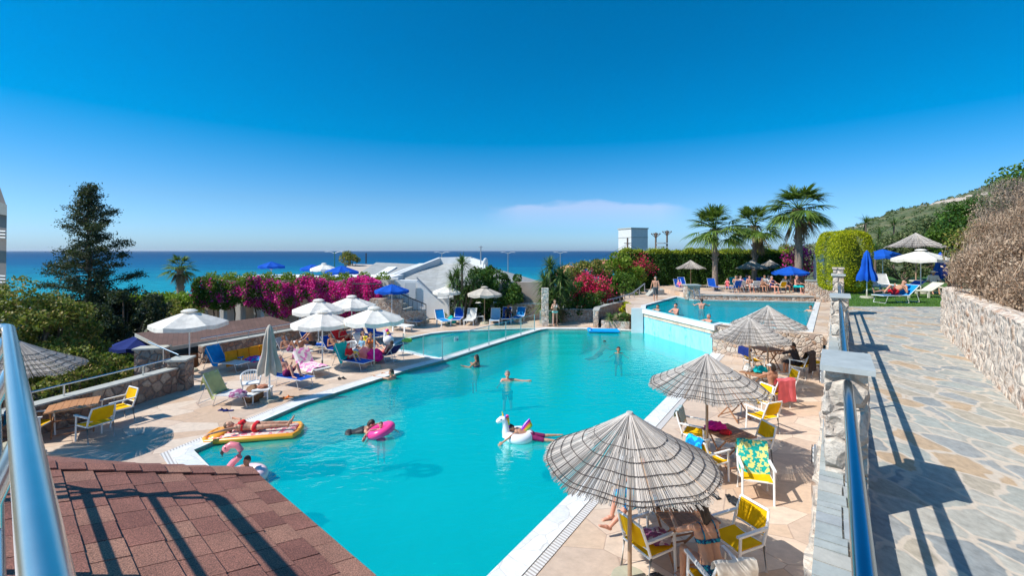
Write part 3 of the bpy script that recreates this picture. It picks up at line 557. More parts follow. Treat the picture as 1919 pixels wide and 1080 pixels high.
def wall_thing(name, label, pts, z0, z1, mat, capm=None, thick=0.3, cth=0.05, over=0.03, amp=0.03, res=0.12, cat='wall', freq=3.2):
    t = thing(name, label, cat, (pts[0][0], pts[0][1], z0)); o = Vector((pts[0][0], pts[0][1])); lp = [((p[0] - o.x), (p[1] - o.y), 0) for p in pts]
    w_ = relief_wall('stonework', lp, -0.3 if z0 > -1 else 0, z1 - z0, mat, amp, res, t, thick, freq=freq)
    if capm:
        mb = MB()
        for a, b_ in zip(lp, lp[1:]):
            a, b_ = Vector(a[:2]), Vector(b_[:2]); d = (b_ - a).normalized(); nr = Vector((d.y, -d.x)); mb.poly([a + nr * (over + amp) - d * .0, b_ + nr * (over + amp), b_ - nr * (thick + over), a - nr * (thick + over)], z1 - z0 + 0.002, z1 - z0 + cth)
        mb.build('coping', capm, t)
    return t
wall_thing('stone_wall', 'rubble retaining wall holding up the right hand half of the upper pool', [(9.40, 21.22), (10.3, 20.3), (11.5, 19.35), (12.75, 18.6)], 0, 1.30, M['rubble'], None, 0.3, amp=0.05)
tc_ = MB(); pp = [Vector((9.4, 21.3)), Vector((10.3, 20.4)), Vector((11.5, 19.45)), Vector((12.8, 18.7))]
# terrace behind the upper pool
TER = [(13.0, 32.35), (21.5, 31.3), (25, 36), (25, 50), (12.9, 50)]
mb = MB(); mb.poly(TER, 1.31, 1.62); struct(mb, 'upper_terrace', M['deck'])
wall_thing('low_stone_wall', 'low rubble kerb wall along the far edge of the upper pool', [(13.0, 32.3), (20.75, 31.15)], 1.3, 1.62, M['rubble'], M['cap'], 0.3, res=0.1)
mb = MB(); t = thing('stone_pier', 'squat stone pier with a flat cap at the corner of the upper pool', 'pier', (12.65, 32.6, 1.3)); mb.box((0.3, 0.1, 0.5), (0.9, 0.8, 1.0)); mb.build('stonework', M['rubble'], t); mb = MB(); mb.box((.3, .1, 1.03), (1.02, .92, .07)); mb.build('cap', M['cap'], t)
wall_thing('stone_wall', 'higher rubble wall with slate coping closing the right end of the terrace by the palms', [(20.9, 32.3), (23.2, 31.2)], 1.6, 2.65, M['rubble'], M['cap'], 0.35, res=0.12)
wall_thing('stone_wall', 'small rubble wall stub beside the terrace just left of the end pillar', [(20.8, 31.0), (21.6, 30.6)], 1.3, 2.5, M['rubble'], M['cap'], 0.35, res=0.12)
mb = MB(); mb.box((24.5, 36.2, 3.0), (0.55, 0.5, 3.1)); tag(mb.build('white_column', M['white']), 'white painted column beside the pink flowers at the foot of the tallest palm', 'column')

# ------------------------------------------------------------------ flagstone walk, balustrade, right wall
wk = [W(0.2, -3, 0), W(0.2, 24.3, 0), Vector((14.0, 20.0, 0)), Vector((24, 19.6, 0)), Vector((24, 14.5, 0)), Vector((12.9, 13.4, 0)), Vector((7.4, 6.3, 0)), Vector((3.4, -1, 0))]
wk = [W(0.2, -3, 0), W(0.2, 23.0, 0), Vector((13.4, 18.7, 0)), Vector((24, 18.45, 0)), Vector((24, 13.3, 0)), Vector((12.9, 13.3, 0)), Vector((7.4, 6.3, 0)), Vector((2.2, -.6, 0))]
wk2 = [p for p in wk]
mb = MB(); mb.poly(wk2, 2.2, 2.5); struct(mb, 'flagstone_path', M['flag'])
mb = MB(); mb.poly([W(0.2, 23.1, 0), W(0.2, 50, 0), (60, 50), (60, 18.5), (24, 18.47), (13.45, 18.72)], 2.1, 2.47); struct(mb, 'lawn', M['lawn'])
# grass blades
n = 26000; gx = rng.uniform(13.5, 26, n); gy = 18.55 + (rng.random(n) ** 1.4) * 14
k = (gx * .814 - gy * .581) > 0.35; gp = np.stack([gx, gy, np.full(n, 2.47)], 1)[k]
dd = rng.normal(size=gp.shape) * .35; dd[:, 2] = 1; dd /= np.linalg.norm(dd, axis=1)[:, None]
V, F = blades(gp, dd, rng.uniform(.04, .10, len(gp)), 0.022, 0.2, 1); tag(npmesh('grass', V, F, M['grassb']), 'short mown green grass of the lawn beyond the flagstones', 'grass', kind='stuff')
# balustrade: low wall, pillars, rails
BT = thing('balustrade_wall', 'long low stone wall topped with slate slabs that carries the steel handrails', 'wall', W(0, 0, 0), math.atan2(U.y, U.x) - math.pi / 2)
# local frame: x = N, y = U
mb = MB(); nt_, nzz = 180, 26; V = []; F = []
for i in range(nt_ + 1):
    t_ = -2 + 25.4 * i / nt_
    for j in range(nzz + 1):
        z = 2.76 * j / nzz; q = Vector((0, t_, z)); dd = noise.voronoi(q * 3.0)[0]; V.append((-0.13 - 0.045 * (min(.5, dd[1] - dd[0]) * 2), t_, z))
    V.append((0.19, t_, 2.76)); V.append((0.19, t_, 0))
m_ = nzz + 3; F = [(k * m_ + j, k * m_ + j + 1, (k + 1) * m_ + j + 1, (k + 1) * m_ + j) for k in range(nt_) for j in range(m_ - 1)]
mb.add(V, F); mb.build('stonework', M['limewall'], BT, smooth=True)
mb = MB(); t_ = -2.0
while t_ < 23.3:
    l = random.uniform(.16, .34); x0_ = -.125; 
    for w1 in ((random.uniform(.16, .20), None) if random.random() < .75 else (.31, 0)):
        if w1 == 0: break
        if w1 is None: w1 = .19 - (x0_) - .003
        k_ = 1 if random.random() < .7 else 2
        for q_ in range(k_): mb.box((x0_ + w1 / 2, t_ + l * (q_ + .5) / k_, 2.80 + random.uniform(-.004, .004)), (w1 - .012, l / k_ - 0.014, 0.07), rz=random.uniform(-.03, .03))
        x0_ += w1
    t_ += l
mb.build('coping_slabs', M['slatep'], BT)
mb = MB(); mb.box((0.035, 10.7, 2.785), (0.29, 25.4, 0.05)); mb.build('mortar_bed', M['limewall'], BT)
def stone_block(mb, c, d, res=0.05, amp=0.03, freq=4.0):
    """box with real rubble relief on its four sides"""
    for axis, sgn in ((0, -1), (0, 1), (1, -1), (1, 1)):
        o2 = 1 - axis; nu = max(2, int(d[o2] / res)); nv = max(2, int(d[2] / res)); V = []
        for j in range(nv + 1):
            for i in range(nu + 1):
                p = [0, 0, 0]; p[o2] = c[o2] + d[o2] * (i / nu - .5); p[axis] = c[axis] + sgn * d[axis] / 2; p[2] = c[2] + d[2] * (j / nv - .5); q = Vector(p)
                dd = noise.voronoi(q * freq)[0]; edge = 1 if (0 < i < nu) else 0; h = amp * (min(.5, dd[1] - dd[0]) * 2 - .3 + .5 * noise.noise(q * 11)) * edge; p[axis] += sgn * h; V.append(p)
        mb.add(V, [(j * (nu + 1) + i, j * (nu + 1) + i + 1, (j + 1) * (nu + 1) + i + 1, (j + 1) * (nu + 1) + i) for j in range(nv) for i in range(nu)])
    mb.box((c[0], c[1], c[2]), (d[0] - .02, d[1] - .02, d[2] - .002)); return mb
PT = [(5.27, 'nearest stone pillar of the path railing, where the near handrail ends', 3.74, .03), (12.93, 'middle stone pillar of the path railing beside the upper pool', 3.74, .05), (20.2, 'farthest and tallest stone pillar of the path railing with a stepped cap', 3.9, .07)]
BR = math.atan2(U.y, U.x) - math.pi / 2
for k, (t_, lab, zt, rs) in enumerate(PT):
    p = thing('stone_pillar', lab, 'pillar', W(0.075, t_, 2.5), BR, 'stone pillars of the path railing')
    mb = MB(); stone_block(mb, (0, 0, (zt - 2.5) / 2 - .05), (0.30, 0.70, zt - 2.5 + .1), rs, 0.028); mb.build('stonework', M['pillarst'], p, smooth=True)
    mb = MB(); 
    if k < 2:
        zc = zt - 2.5 + .022
        mb.box((0.005, 0.2, zc), (0.39, 0.41, 0.045), rx=.0); mb.box((0.005, -0.206, zc), (0.39, 0.395, 0.048)); mb.build('cap', M['cap'], p)
    else:
        mb.box((0, 0, zt - 2.5 + .03), (0.42, .82, .06)); mb.build('cap', M['cap'], p); mb = MB(); mb.box((0, 0, zt - 2.5 + .15), (0.30, .5, .18)); mb.box((0, 0, zt - 2.5 + .265), (0.36, .58, .05)); mb.build('cap_block', M['pillarst'], p)
def rail_run(label, t0, t1, bend=True):
    r = thing('handrail', label, 'handrail', W(0.085, t0, 2.5), BR, 'steel handrails between the stone pillars'); L = t1 - t0
    mb = MB(); mb.tube([(0, 0, 1.14), (0, L, 1.14)], 0.037, 16); mb.build('top_rail', M['railblue'], r, smooth=True)
    mb = MB(); mb.tube([(0, 0, .81), (0, L, .81)], 0.026, 12); mb.build('lower_rail', M['steel'], r, smooth=True)
    n = max(2, int(L / 1.9)); 
    for i in range(n + 1):
        y = .12 + (L - .24) * i / n; mb = MB(); mb.cyl((0, y, .3), (0, y, 1.12), .02, n=10); mb.build('post', M['steel'], r, smooth=True)
rail_run('nearest steel handrail, shining blue at the bottom right of the picture', -1.2, 4.90)
rail_run('middle steel handrail between the near and middle stone pillars', 5.64, 12.56)
rail_run('far steel handrail between the middle and farthest stone pillars', 13.3, 19.83)
# right hand lime washed wall with thick rough top
RW = [(2.0, -1.0), (7.11, 6.3), (12.35, 13.1)]
t = thing('rubble_wall', 'whitewashed rubble retaining wall along the right side of the flagstone path', 'wall', (12.35, 13.1, 2.5))
lp = [(p[0] - 12.35, p[1] - 13.1, 0) for p in RW][::-1]
V = []; F = []; cols = []; RWL = [Vector(p) for p in lp]
for a, b_ in zip(RWL, RWL[1:]):
    n = int((b_ - a).length / .06)
    d = (b_ - a).normalized(); 
    for i in range(n): cols.append((a.lerp(b_, i / n), Vector((d.y, -d.x, 0))))
nzz = 20
for k, (p, nr) in enumerate(cols):
    for j in range(nzz + 9):
        if j <= nzz: z = -0.1 + 1.33 * j / nzz; off_ = -0.05 * (j / nzz)
        else: z = 1.235 + .03 * math.sin((j - nzz) * .5); off_ = -.05 - (j - nzz) * .05
        q = p + nr * off_ + Vector((0, 0, z)); dd = noise.voronoi(q * 3.6)[0]; h = 0.035 * (min(.5, dd[1] - dd[0]) * 2 - .4) + .03 * noise.noise(q * 2) + .012 * noise.noise(q * 14)
        V.append(q + (nr * h if j <= nzz else Vector((0, 0, h))))
    V.append(p - nr * .45 + Vector((0, 0, -.1)))
m_ = nzz + 10; F = [(k * m_ + j, k * m_ + j + 1, (k + 1) * m_ + j + 1, (k + 1) * m_ + j) for k in range(len(cols) - 1) for j in range(m_ - 1)] + [tuple(range(m_))]
mb = MB(); mb.add(V, F); mb.build('stonework', M['limewall'], t, smooth=True)
# bank of earth behind the right wall
def bank(x, y):
    s_ = x * .79 - y * .61 - 1.77     # distance behind the wall
    fade = sstep(30, 13, y) if y > 13 else 1
    return 2.35 + (1.25 + 2.9 * sstep(0.2, 9, s_)) * fade * (sstep(-.9, .3, s_) if y < 13.3 else sstep(0.5, 3.5, s_ - .2)) + 0.15 * noise.noise(Vector((x, y, 0)))
V = []; us = np.linspace(.28, 22, 50); ts = np.linspace(-3, 36, 90)
dr = Vector((.61, .79, 0)); dn = Vector((.79, -.61, 0)); 
for t_ in ts:
    for u_ in us:
        p = Vector((12.35, 13.1, 0)) + dr * (t_ - 17) + dn * u_; V.append((p.x, p.y, bank(p.x, p.y)))
F = [(j * 50 + i, j * 50 + i + 1, (j + 1) * 50 + i + 1, (j + 1) * 50 + i) for j in range(89) for i in range(49)]
tag(npmesh('earth_bank', V, F, M['mesoil'], smooth=True), kind='structure')

# ------------------------------------------------------------------ left stone wall and lower bits
wall_thing('stone_wall', 'brown rubble wall with pale coping behind the table on the left', [(-12.95, 8.6), (-12.45, 11.3), (-11.85, 13.6), (-11.42, 15.45)], 0, 0.76, M['rubbled'], M['concrete'], 0.32, amp=0.04)
def rail_low(label, pts, h, zb=0.8, parent=None, mat='steel', r=.025, step=1.6):
    a0 = Vector(pts[0]); t = thing('steel_rail', label, 'handrail', (a0.x, a0.y, zb)); P = [Vector((p[0] - a0.x, p[1] - a0.y, (p[2] if len(p) > 2 else 0))) for p in pts]
    mb = MB(); mb.tube([p + Vector((0, 0, h)) for p in P], r, 10); mb.build('rail', M[mat], t, smooth=True)
    for a, b_ in zip(P, P[1:]):
        n = max(1, round((b_ - a).length / step))
        for i in range(n):
            q = a.lerp(b_, (i + .5) / n); mb = MB(); mb.cyl(q + Vector((0, 0, -.02)), q + Vector((0, 0, h)), r * .9, n=8); mb.build('post', M[mat], t, smooth=True)
    return t
rail_low('steel rail on the coping of the brown wall behind the left table', [(-13.05, 8.6), (-12.6, 11.3), (-12.0, 13.6), (-11.6, 15.4)], .32, .8)
t = thing('stone_pier', 'brown stone pier with a pale slab cap ending the left wall', 'pier', (-11.5, 15.75, 0), .2); mb = MB(); stone_block(mb, (0, 0, .48), (.55, .62, 1.06), .06, .035); mb.build('stonework', M['rubbled'], t, smooth=True); mb = MB(); mb.box((0, 0, 1.04), (.64, .74, .06)); mb.build('cap', M['concrete'], t)
t = thing('stone_pier', 'second stone pier across the steps gap, left of the white parasol', 'pier', (-13.4, 16.9, 0), .2); mb = MB(); stone_block(mb, (0, 0, .5), (.95, .45, 1.3), .07, .035); mb.build('stonework', M['rubbled'], t, smooth=True); mb = MB(); mb.box((0, 0, 1.18), (1.05, .55, .06)); mb.build('cap', M['concrete'], t)
rail_low('sloping steel stair rail between the two stone piers on the left', [(-11.7, 15.9, .05), (-13.3, 16.6, .35)], .55, .55)
wall_thing('stone_wall', 'rubble wall with railing behind the sun loungers, in front of the brown roof', [(-13.0, 17.6), (-13.1, 19.2), (-10.6, 24.4), (-10.0, 27.0)][1:], 0, 0.72, M['rubbled'], M['concrete'], 0.3, amp=0.04)
rail_low('steel rail above the wall in front of the brown roof', [(-13.2, 19.2), (-10.75, 24.4), (-10.1, 27.0)], .30, .76)
# brown roof of the lower bar
RF = [G(254, 625, .95), G(308, 652, .80), G(566, 611, .80), G(505, 593, 1.15)]
t = thing('brown_roof', 'flat brown roof of the low bar building behind the loungers', 'roof', (RF[0].x, RF[0].y, -3)); o = Vector((RF[0].x, RF[0].y, -3))
mb = MB(); V = [p - o for p in RF]; V = [V[0], V[1], V[2], V[3]]; mb.add(V + [v - Vector((0, 0, .12)) for v in V], [(0, 1, 2, 3), (7, 6, 5, 4), (0, 4, 5, 1), (1, 5, 6, 2), (2, 6, 7, 3), (3, 7, 4, 0)]); mb.build('roofing', M['broof'], t)
mb = MB()
for a, b_ in ((V[0], V[1]), (V[1], V[2])): 
    d = (b_ - a).normalized(); nr = Vector((d.y, -d.x, 0)); a2, b2 = a + nr * .03, b_ + nr * .03; mb.add([a2, b2, b2 - Vector((0, 0, .16)), a2 - Vector((0, 0, .16)), a2 - nr * .025, b2 - nr * .025, b2 - nr * .025 - Vector((0, 0, .16)), a2 - nr * .025 - Vector((0, 0, .16))], [(0, 1, 2, 3), (4, 7, 6, 5), (0, 4, 5, 1), (3, 2, 6, 7)])
mb.build('fascia', M['concrete'], t)
mb = MB()
for p in (V[0], V[1]): mb.box((p.x + .15, p.y + .1, (p.z - .14) / 2), (.16, .16, p.z - .2))
mb.build('post', M['dark'], t)
mb = MB(); cc = [v + (Vector((0, 0, 0)) - v) * 0 for v in V]; ce = sum(V, Vector()) / 4; cc = [(v * .9 + ce * .1) for v in V]; mb.poly([(c.x, c.y) for c in cc], 0, 3.3); mb.build('bar_interior', M['wood'], t)
# grey path in the garden below
mb = MB(); mb.poly([(-17.5, 10), (-13.5, 10), (-14, 17), (-17.5, 17)], -2.9, -.62); struct(mb, 'lower_path', M['road'])
mb = MB(); mb.poly([(-60, 55), (-20, 50), (-18, 62), (-60, 72)], -4.2, -2.2); struct(mb, 'road', M['road'])

# ------------------------------------------------------------------ balcony, railing and shingle roof below the camera
v = Vector((-.75, .66, 0)).normalized(); n2 = Vector((.66, .75, 0)).normalized()
def B(o, s, z): return n2 * o + v * s + Vector((0, 0, z))
mb = MB(); mb.poly([B(.12, -2.5, 0), B(.12, 4.6, 0), B(-3, 4.6, 0), B(-3, -2.5, 0)], 3.0, 3.25); struct(mb, 'balcony_floor', pm('white_floor_tile', (0.72, 0.71, 0.69), 0.5, .05, 3))
rl = thing('balcony_railing', 'thick polished steel balcony railing running up the left edge', 'railing', (B(.05, 0, 3.25)))
def BB(o, s, z): return n2 * (o - .05) + v * s + Vector((0, 0, z - 3.25))
e0 = B(.05, 4.47, 0)
path = [BB(.05, -1.5, 4.3), BB(.05, 4.32, 4.3)] + [BB(.05 - .13 * (1 - math.cos(a)), 4.32 + .13 * math.sin(a), 4.3) for a in (R(30), R(60), R(90))] + [BB(-1.6, 4.45, 4.3)]
mb = MB(); mb.tube(path, .031, 20); mb.build('top_rail', M['chrome'], rl, smooth=True)
for z in (4.02, 3.72):
    mb = MB(); mb.tube([BB(.0, -1.5, z), BB(.0, 4.3, z), BB(-.06, 4.4, z), BB(-1.6, 4.4, z)], .016, 12); mb.build('mid_rail', M['steel'], rl, smooth=True)
for s_ in (-.9, .75, 1.9, 3.1, 4.3): mb = MB(); mb.tube([BB(-.01, s_, 3.25), BB(-.01, s_, 4.1), BB(.05, s_, 4.28)], .024, 14); mb.build('post', M['steel'], rl, smooth=True)
mb = MB(); mb.tube([BB(-.9, 4.42, 3.25), BB(-.9, 4.42, 4.28)], .024, 14); mb.build('post', M['steel'], rl, smooth=True)
# shingle roof
def RZ(o): return CZ - 1.456 - .3 * o
sr = thing('shingle_roof', 'red brown shingled hip roof sloping down beside the pool below the balcony', 'roof', (B(1.44, 0, 0).x, B(1.44, 0, 0).y, RZ(1.44))); o_sr = sr.location.copy()
def RP(o, s, dz=0): return n2 * o + v * s + Vector((0, 0, RZ(o) + dz)) - o_sr
S1 = (Vector((-2.19, 3.88, 0))).dot(v); S0 = (Vector((-3.33, 3.2, 0))).dot(v)
def smax(o): return S1 + (S0 - S1) * (1.45 - o) / (1.45 - .2)
mb = MB(); row = 0; ex = .165; nr_ = 9
for r_ in range(nr_):
    o1 = 1.45 - r_ * ex; o0 = o1 - ex - .01; s = -2.2 + random.uniform(0, .1); wdt = .235
    s -= (r_ % 2) * wdt * .5
    while s < smax(o0):
        ww = wdt * random.uniform(.93, 1.07); a, b_ = s, min(s + ww - .007, smax((o0 + o1) / 2)); s += ww
        if b_ <= a + .01: break
        h = .013 + random.uniform(-.002, .003); j = random.uniform(-.004, .004)
        tl = [RP(o0, a, .002), RP(o0, b_, .002), RP(o1 + j, b_, h), RP(o1 + j, a, h)]; bl = [p - Vector((0, 0, .014)) for p in tl]
        mb.add(tl + bl, [(0, 1, 2, 3), (7, 6, 5, 4), (3, 2, 6, 7), (0, 3, 7, 4), (1, 5, 6, 2), (0, 4, 5, 1)])
mb.build('shingles', M['shingle'], sr)
mb = MB(); ol = [RP(1.46, -2.3, -.02), RP(1.46, S1, -.02), RP(-.05, smax(-.05), -.02), RP(-.05, -2.3, -.02)]; mb.add(ol + [p - Vector((0, 0, .1)) for p in ol], [(0, 1, 2, 3), (7, 6, 5, 4), (0, 4, 5, 1), (1, 5, 6, 2), (2, 6, 7, 3), (3, 7, 4, 0)]); mb.build('roof_deck', M['shingle'], sr)
mb = MB(); n = 9   # hip caps
for i in range(n):
    f0, f1 = i / n, (i + 1.06) / n; o0 = 1.45 - 1.32 * f0; o1 = 1.45 - 1.32 * f1; s0, s1 = smax(o0), smax(o1); h = .03
    for sd_ in (-1, 1):
        wd = .13; a = RP(o0, s0, h + .006); b_ = RP(o1, s1, h - .006); c_ = RP(o1, s1 + sd_ * wd, h - .012 - (.02 if sd_ > 0 else 0)); d_ = RP(o0, s0 + sd_ * wd, h - .002 - (.02 if sd_ > 0 else 0))
        mb.add([a, b_, c_, d_] + [p - Vector((0, 0, .012)) for p in (a, b_, c_, d_)], [(0, 1, 2, 3), (7, 6, 5, 4), (0, 4, 5, 1), (1, 5, 6, 2), (2, 6, 7, 3), (3, 7, 4, 0)])
mb.build('hip_caps', M['shingle'], sr)
mb = MB(); a = RP(1.45, S1, .0); b_ = RP(.12, smax(.12), .0); c_ = RP(.05, smax(.12) + .42, -.035); mb.add([a, b_, c_, a - Vector((0, 0, .1)), b_ - Vector((0, 0, .1)), c_ - Vector((0, 0, .1))], [(0, 1, 2), (5, 4, 3), (0, 3, 4, 1), (1, 4, 5, 2), (2, 5, 3, 0)]); mb.build('far_slope', M['shingle'], sr)
mb = MB(); mb.poly([B(.12, -2.2, 0), B(1.2, -2.2, 0), B(1.2, S1 - .3, 0), B(.12, S1, 0)], 0.0, 2.6); tag(mb.build('bar_kiosk_wall', M['beige']), 'rendered wall under the shingled roof at the pool edge', 'wall')
# ------------------------------------------------------------------ parasols
PG = 'thatched parasols over the deck tables'
def reed_canopy(Rr, H, n, seed, drop=0.0):
    r2 = np.random.default_rng(seed); V = []; F = []; b = 0
    def layer(n, r0, r1, lift, wd):
        nonlocal b
        for i in range(n):
            a = 2 * math.pi * (i + r2.uniform(-.35, .35)) / n; clump = .5 + .5 * math.sin(9 * a + seed) * math.sin(23 * a + 2 * seed); rr1 = r1 * (1 + r2.uniform(-.03, .04) + .018 * math.sin(5 * a + seed)); a += .05 * math.sin(17 * a + seed);
            if r2.random() < .16 * clump: continue
            w0 = wd * r2.uniform(.6, 1.25); lf = lift + r2.uniform(-.008, .010); aw = r2.uniform(-.010, .010)
            for k in range(4):
                t = k / 3; r = r0 + (rr1 - r0) * t; sag = -.05 * math.sin(math.pi * min(1, r / Rr)) ; z = H * (1 - r / Rr) + lf + sag * .6 + .02 * math.sin(8 * a) * (r / Rr); an = a + aw * t
                cx, cy = r * math.cos(an), r * math.sin(an); tx, ty = -math.sin(an) * w0 / 2, math.cos(an) * w0 / 2
                V.extend([(cx - tx, cy - ty, z), (cx + tx, cy + ty, z), (cx, cy, z + w0 * .6)])
            for k in range(3):
                p = b + 3 * k; F.extend([(p, p + 3, p + 5, p + 2), (p + 2, p + 5, p + 4, p + 1), (p + 1, p + 4, p + 3, p)])
            b += 12
    layer(int(n * .25), .03, Rr, 0, .012); layer(int(n * .35), Rr * .30, Rr, .004, .011); layer(int(n * .55), Rr * .55, Rr, -.006, .010); layer(int(n * .2), .02, Rr * .5, .012, .012)
    return V, F
def thatched(name_lab, x, y, z, h=2.45, Rr=1.21, n=1500, seed=1, proto=None):
    H = .70
    if proto is not None: return dup(proto, (x, y, z), random.uniform(0, 6), name_lab, PG)
    t = thing('thatched_parasol', name_lab, 'parasol', (x, y, z), 0, PG)
    V, F = reed_canopy(Rr, H, n, seed); c = npmesh('canopy', V, F, M['reed'], t); c.location = (0, 0, h - H)
    mb = MB()
    for k, rr in enumerate((.42, .56, .70, .82, .94, .99)):
        pts = []
        for i in range(48):
            a = 2 * math.pi * i / 48; r = Rr * rr; pts.append((r * math.cos(a), r * math.sin(a), h - H + H * (1 - rr) - .03 * math.sin(math.pi * rr) + .022 + .02 * math.sin(8 * a) * rr))
        mb.tube(pts, .006, 5, closed=True)
    mb.build('binding_ring', M['rope'], t)
    mb = MB(); mb.cyl((0, 0, 0), (0, 0, h - .02), .032, .028, 12); mb.build('pole', M['pole'], t, smooth=True)
    for i in range(8):
        a = 2 * math.pi * i / 8; mb = MB(); mb.cyl((.03 * math.cos(a), .03 * math.sin(a), h - .07), (Rr * .96 * math.cos(a), Rr * .96 * math.sin(a), h - H - .005), .012, n=6); mb.build('rib', M['pole'], t)
    mb = MB(); mb.cyl((0, 0, 0), (0, 0, .07), .28, .26, 20); mb.build('foot', M['base'], t)
    mb = MB(); mb.cyl((0, 0, h - .04), (0, 0, h + .02), .07, .045, 12); mb.build('crown_tuft', M['reed'], t)
    return t
th1 = None
th0 = thatched('nearest big thatched parasol, at the bottom above the woman in the bikini', 1.70, 6.55, 0)
th1 = thatched('second thatched parasol, above the table with the pink hat', 4.34, 10.1, 0, n=1300, seed=4, h=2.48)
thatched('third thatched parasol up the deck, above the table by the pink towel chair', 8.17, 15.6, 0, proto=th1, seed=6)
dup(th1, (9.9, 17.55, 0), 2, 'fourth and farthest thatched parasol on the lower deck, against the upper pool wall', PG, 1.07)
thatched('thatched parasol at the far left, partly behind the steel balcony rail', -11.6, 10.6, .25, proto=th0)
dup(th0, (20.2, 38.2, 1.55), 1, 'grey thatched parasol in the middle of the upper terrace', PG)
dup(th0, (15.6, 39.6, 1.5), 2, 'grey thatched parasol on the upper terrace, right next to the leftmost palm trunk', PG)
dup(th0, (23.6, 41.5, 1.5), 3, 'grey thatched parasol on the upper terrace against the hedge, left of the tallest palm', PG)
dup(th0, (23.6, 26.5, 3.0), 1, 'thatched parasol on the lawn behind the white parasol', PG, 1.15)
def parasol(lab, x, y, z, h, Rr, mat, sides=8, closed=False, group=None, cap=True, polem='plastic', rz=.2, lean=0):
    t = thing('parasol', lab, 'parasol', (x, y, z), rz, group or ('closed parasols' if closed else 'fabric parasols')); H = Rr * .36
    mb = MB(); mb.cyl((0, 0, 0), (0, 0, h - .03), .025, n=10); mb.build('pole', M[polem], t, smooth=True)
    mb = MB(); mb.cyl((0, 0, 0), (0, 0, .09), .30, .27, 14); mb.cyl((0, 0, .09), (0, 0, .35), .04, .035, 10); mb.build('base', M['base'], t)
    if not closed:
        V = []; nr, ns = 6, sides * 4
        for k in range(nr + 1):
            f = k / nr
            for i in range(ns):
                a = 2 * math.pi * i / ns; u = (i % 4) / 4; r = Rr * f * (math.cos(math.pi / sides) / math.cos((u - .5) * 2 * math.pi / sides)); sag = .05 * Rr * math.sin(math.pi * u) * f
                V.append((r * math.cos(a), r * math.sin(a), h - H * f ** 1.12 - sag - .006))
        nv = len(V)
        for i in range(ns):
            a = 2 * math.pi * i / ns; u = (i % 4) / 4; r = Rr * 1.005 * (math.cos(math.pi / sides) / math.cos((u - .5) * 2 * math.pi / sides)); sag = .05 * Rr * math.sin(math.pi * u); V.append((r * math.cos(a), r * math.sin(a), h - H - sag - .16 - .01 * math.cos(9 * a)))
        F = [(k * ns + i, k * ns + (i + 1) % ns, (k + 1) * ns + (i + 1) % ns, (k + 1) * ns + i) for k in range(nr + 1) for i in range(ns)]
        V.append((0, 0, h)); F += [(len(V) - 1, i, (i + 1) % ns) for i in range(ns)]
        mb = MB(); mb.add(V, F); mb.build('canopy', M[mat], t)
        if cap:
            mb = MB(); V = [(.22 * Rr * math.cos(2 * math.pi * i / 16), .22 * Rr * math.sin(2 * math.pi * i / 16), h - .015) for i in range(16)] + [(.14 * Rr * math.cos(2 * math.pi * i / 16), .14 * Rr * math.sin(2 * math.pi * i / 16), h + .05) for i in range(16)] + [(0, 0, h + .075)]
            mb.add(V, [(i, (i + 1) % 16, 16 + (i + 1) % 16, 16 + i) for i in range(16)] + [(32, 16 + i, 16 + (i + 1) % 16) for i in range(16)]); mb.build('vent', M[mat], t)
        mb = MB()
        for i in range(sides):
            a = 2 * math.pi * i / sides; mb.cyl((0, 0, h - .05), (Rr * .98 * math.cos(a), Rr * .98 * math.sin(a), h - H - .03), .009, n=5); mb.cyl((0, 0, h - .75), (Rr * .5 * math.cos(a), Rr * .5 * math.sin(a), h - H * .5 - .05), .007, n=5)
        mb.build('ribs', M['alu'], t)
    else:
        V = []; nr, ns = 12, 48; hh = h - .02; L = h * .62
        for k in range(nr + 1):
            f = k / nr
            for i in range(ns):
                a = 2 * math.pi * i / ns; fold = 1 + .28 * math.cos(8 * a) * min(1, f * 3) ; rb = .05 + Rr * .20 * (f ** .8) * (1 + .15 * math.sin(f * 9)); rb = rb * fold * (1.22 if .02 < f < .12 else 1); V.append((rb * math.cos(a), rb * math.sin(a), hh - L * f - .04 * math.cos(8 * a) * (f > .95)))
        F = [(k * ns + i, k * ns + (i + 1) % ns, (k + 1) * ns + (i + 1) % ns, (k + 1) * ns + i) for k in range(nr) for i in range(ns)]
        V.append((0, 0, h + .03)); F += [(len(V) - 1, i, (i + 1) % ns) for i in range(ns)]; mb = MB(); mb.add(V, F); mb.build('folded_canopy', M[mat], t, smooth=True)
    return t
def at(px, py, z=0): p = G(px, py, z); return p.x, p.y, z
parasol('white parasol on the far left beside the stone pier', *at(355, 697), 2.42, 1.32, 'whitec', 6, rz=.5)
parasol('white parasol farthest back-left, in front of the magenta flowers', *at(597, 652), 2.35, 1.25, 'whitec', rz=.1)
parasol('white parasol at the back right, overlapping the magenta flowers', *at(659, 643), 2.42, 1.22, 'whitec', rz=.3)
parasol('white parasol in front of the brown roof, above the chair with the pink towel', *at(604, 691), 2.32, 1.18, 'whitec', rz=.35)
parasol('cream white parasol above the children, with the red basket at its foot', *at(701, 690), 2.46, 1.22, 'beigec' if False else 'whitec', rz=.8)
parasol('left one of the two small white parasols before the big round bush', *at(840, 602), 2.42, 1.05, 'whitec', rz=.2)
parasol('right one of the two small white parasols before the big round bush', *at(908, 607), 2.40, 1.15, 'beigec', rz=.6, polem='pole')
parasol('closed beige parasol standing by the white plastic chair', *at(505, 752), 2.42, 1.15, 'beigec', closed=True)
parasol('royal blue parasol by the stone stairs at the back', -7.5, 28.3, 0, 2.72, 1.05, 'blue', cap=False, rz=.2)
TZ = 1.2
parasol('leftmost blue parasol seen above the flowering wall', -19.1, 36, TZ, 2.75, 1.0, 'blue', cap=False)
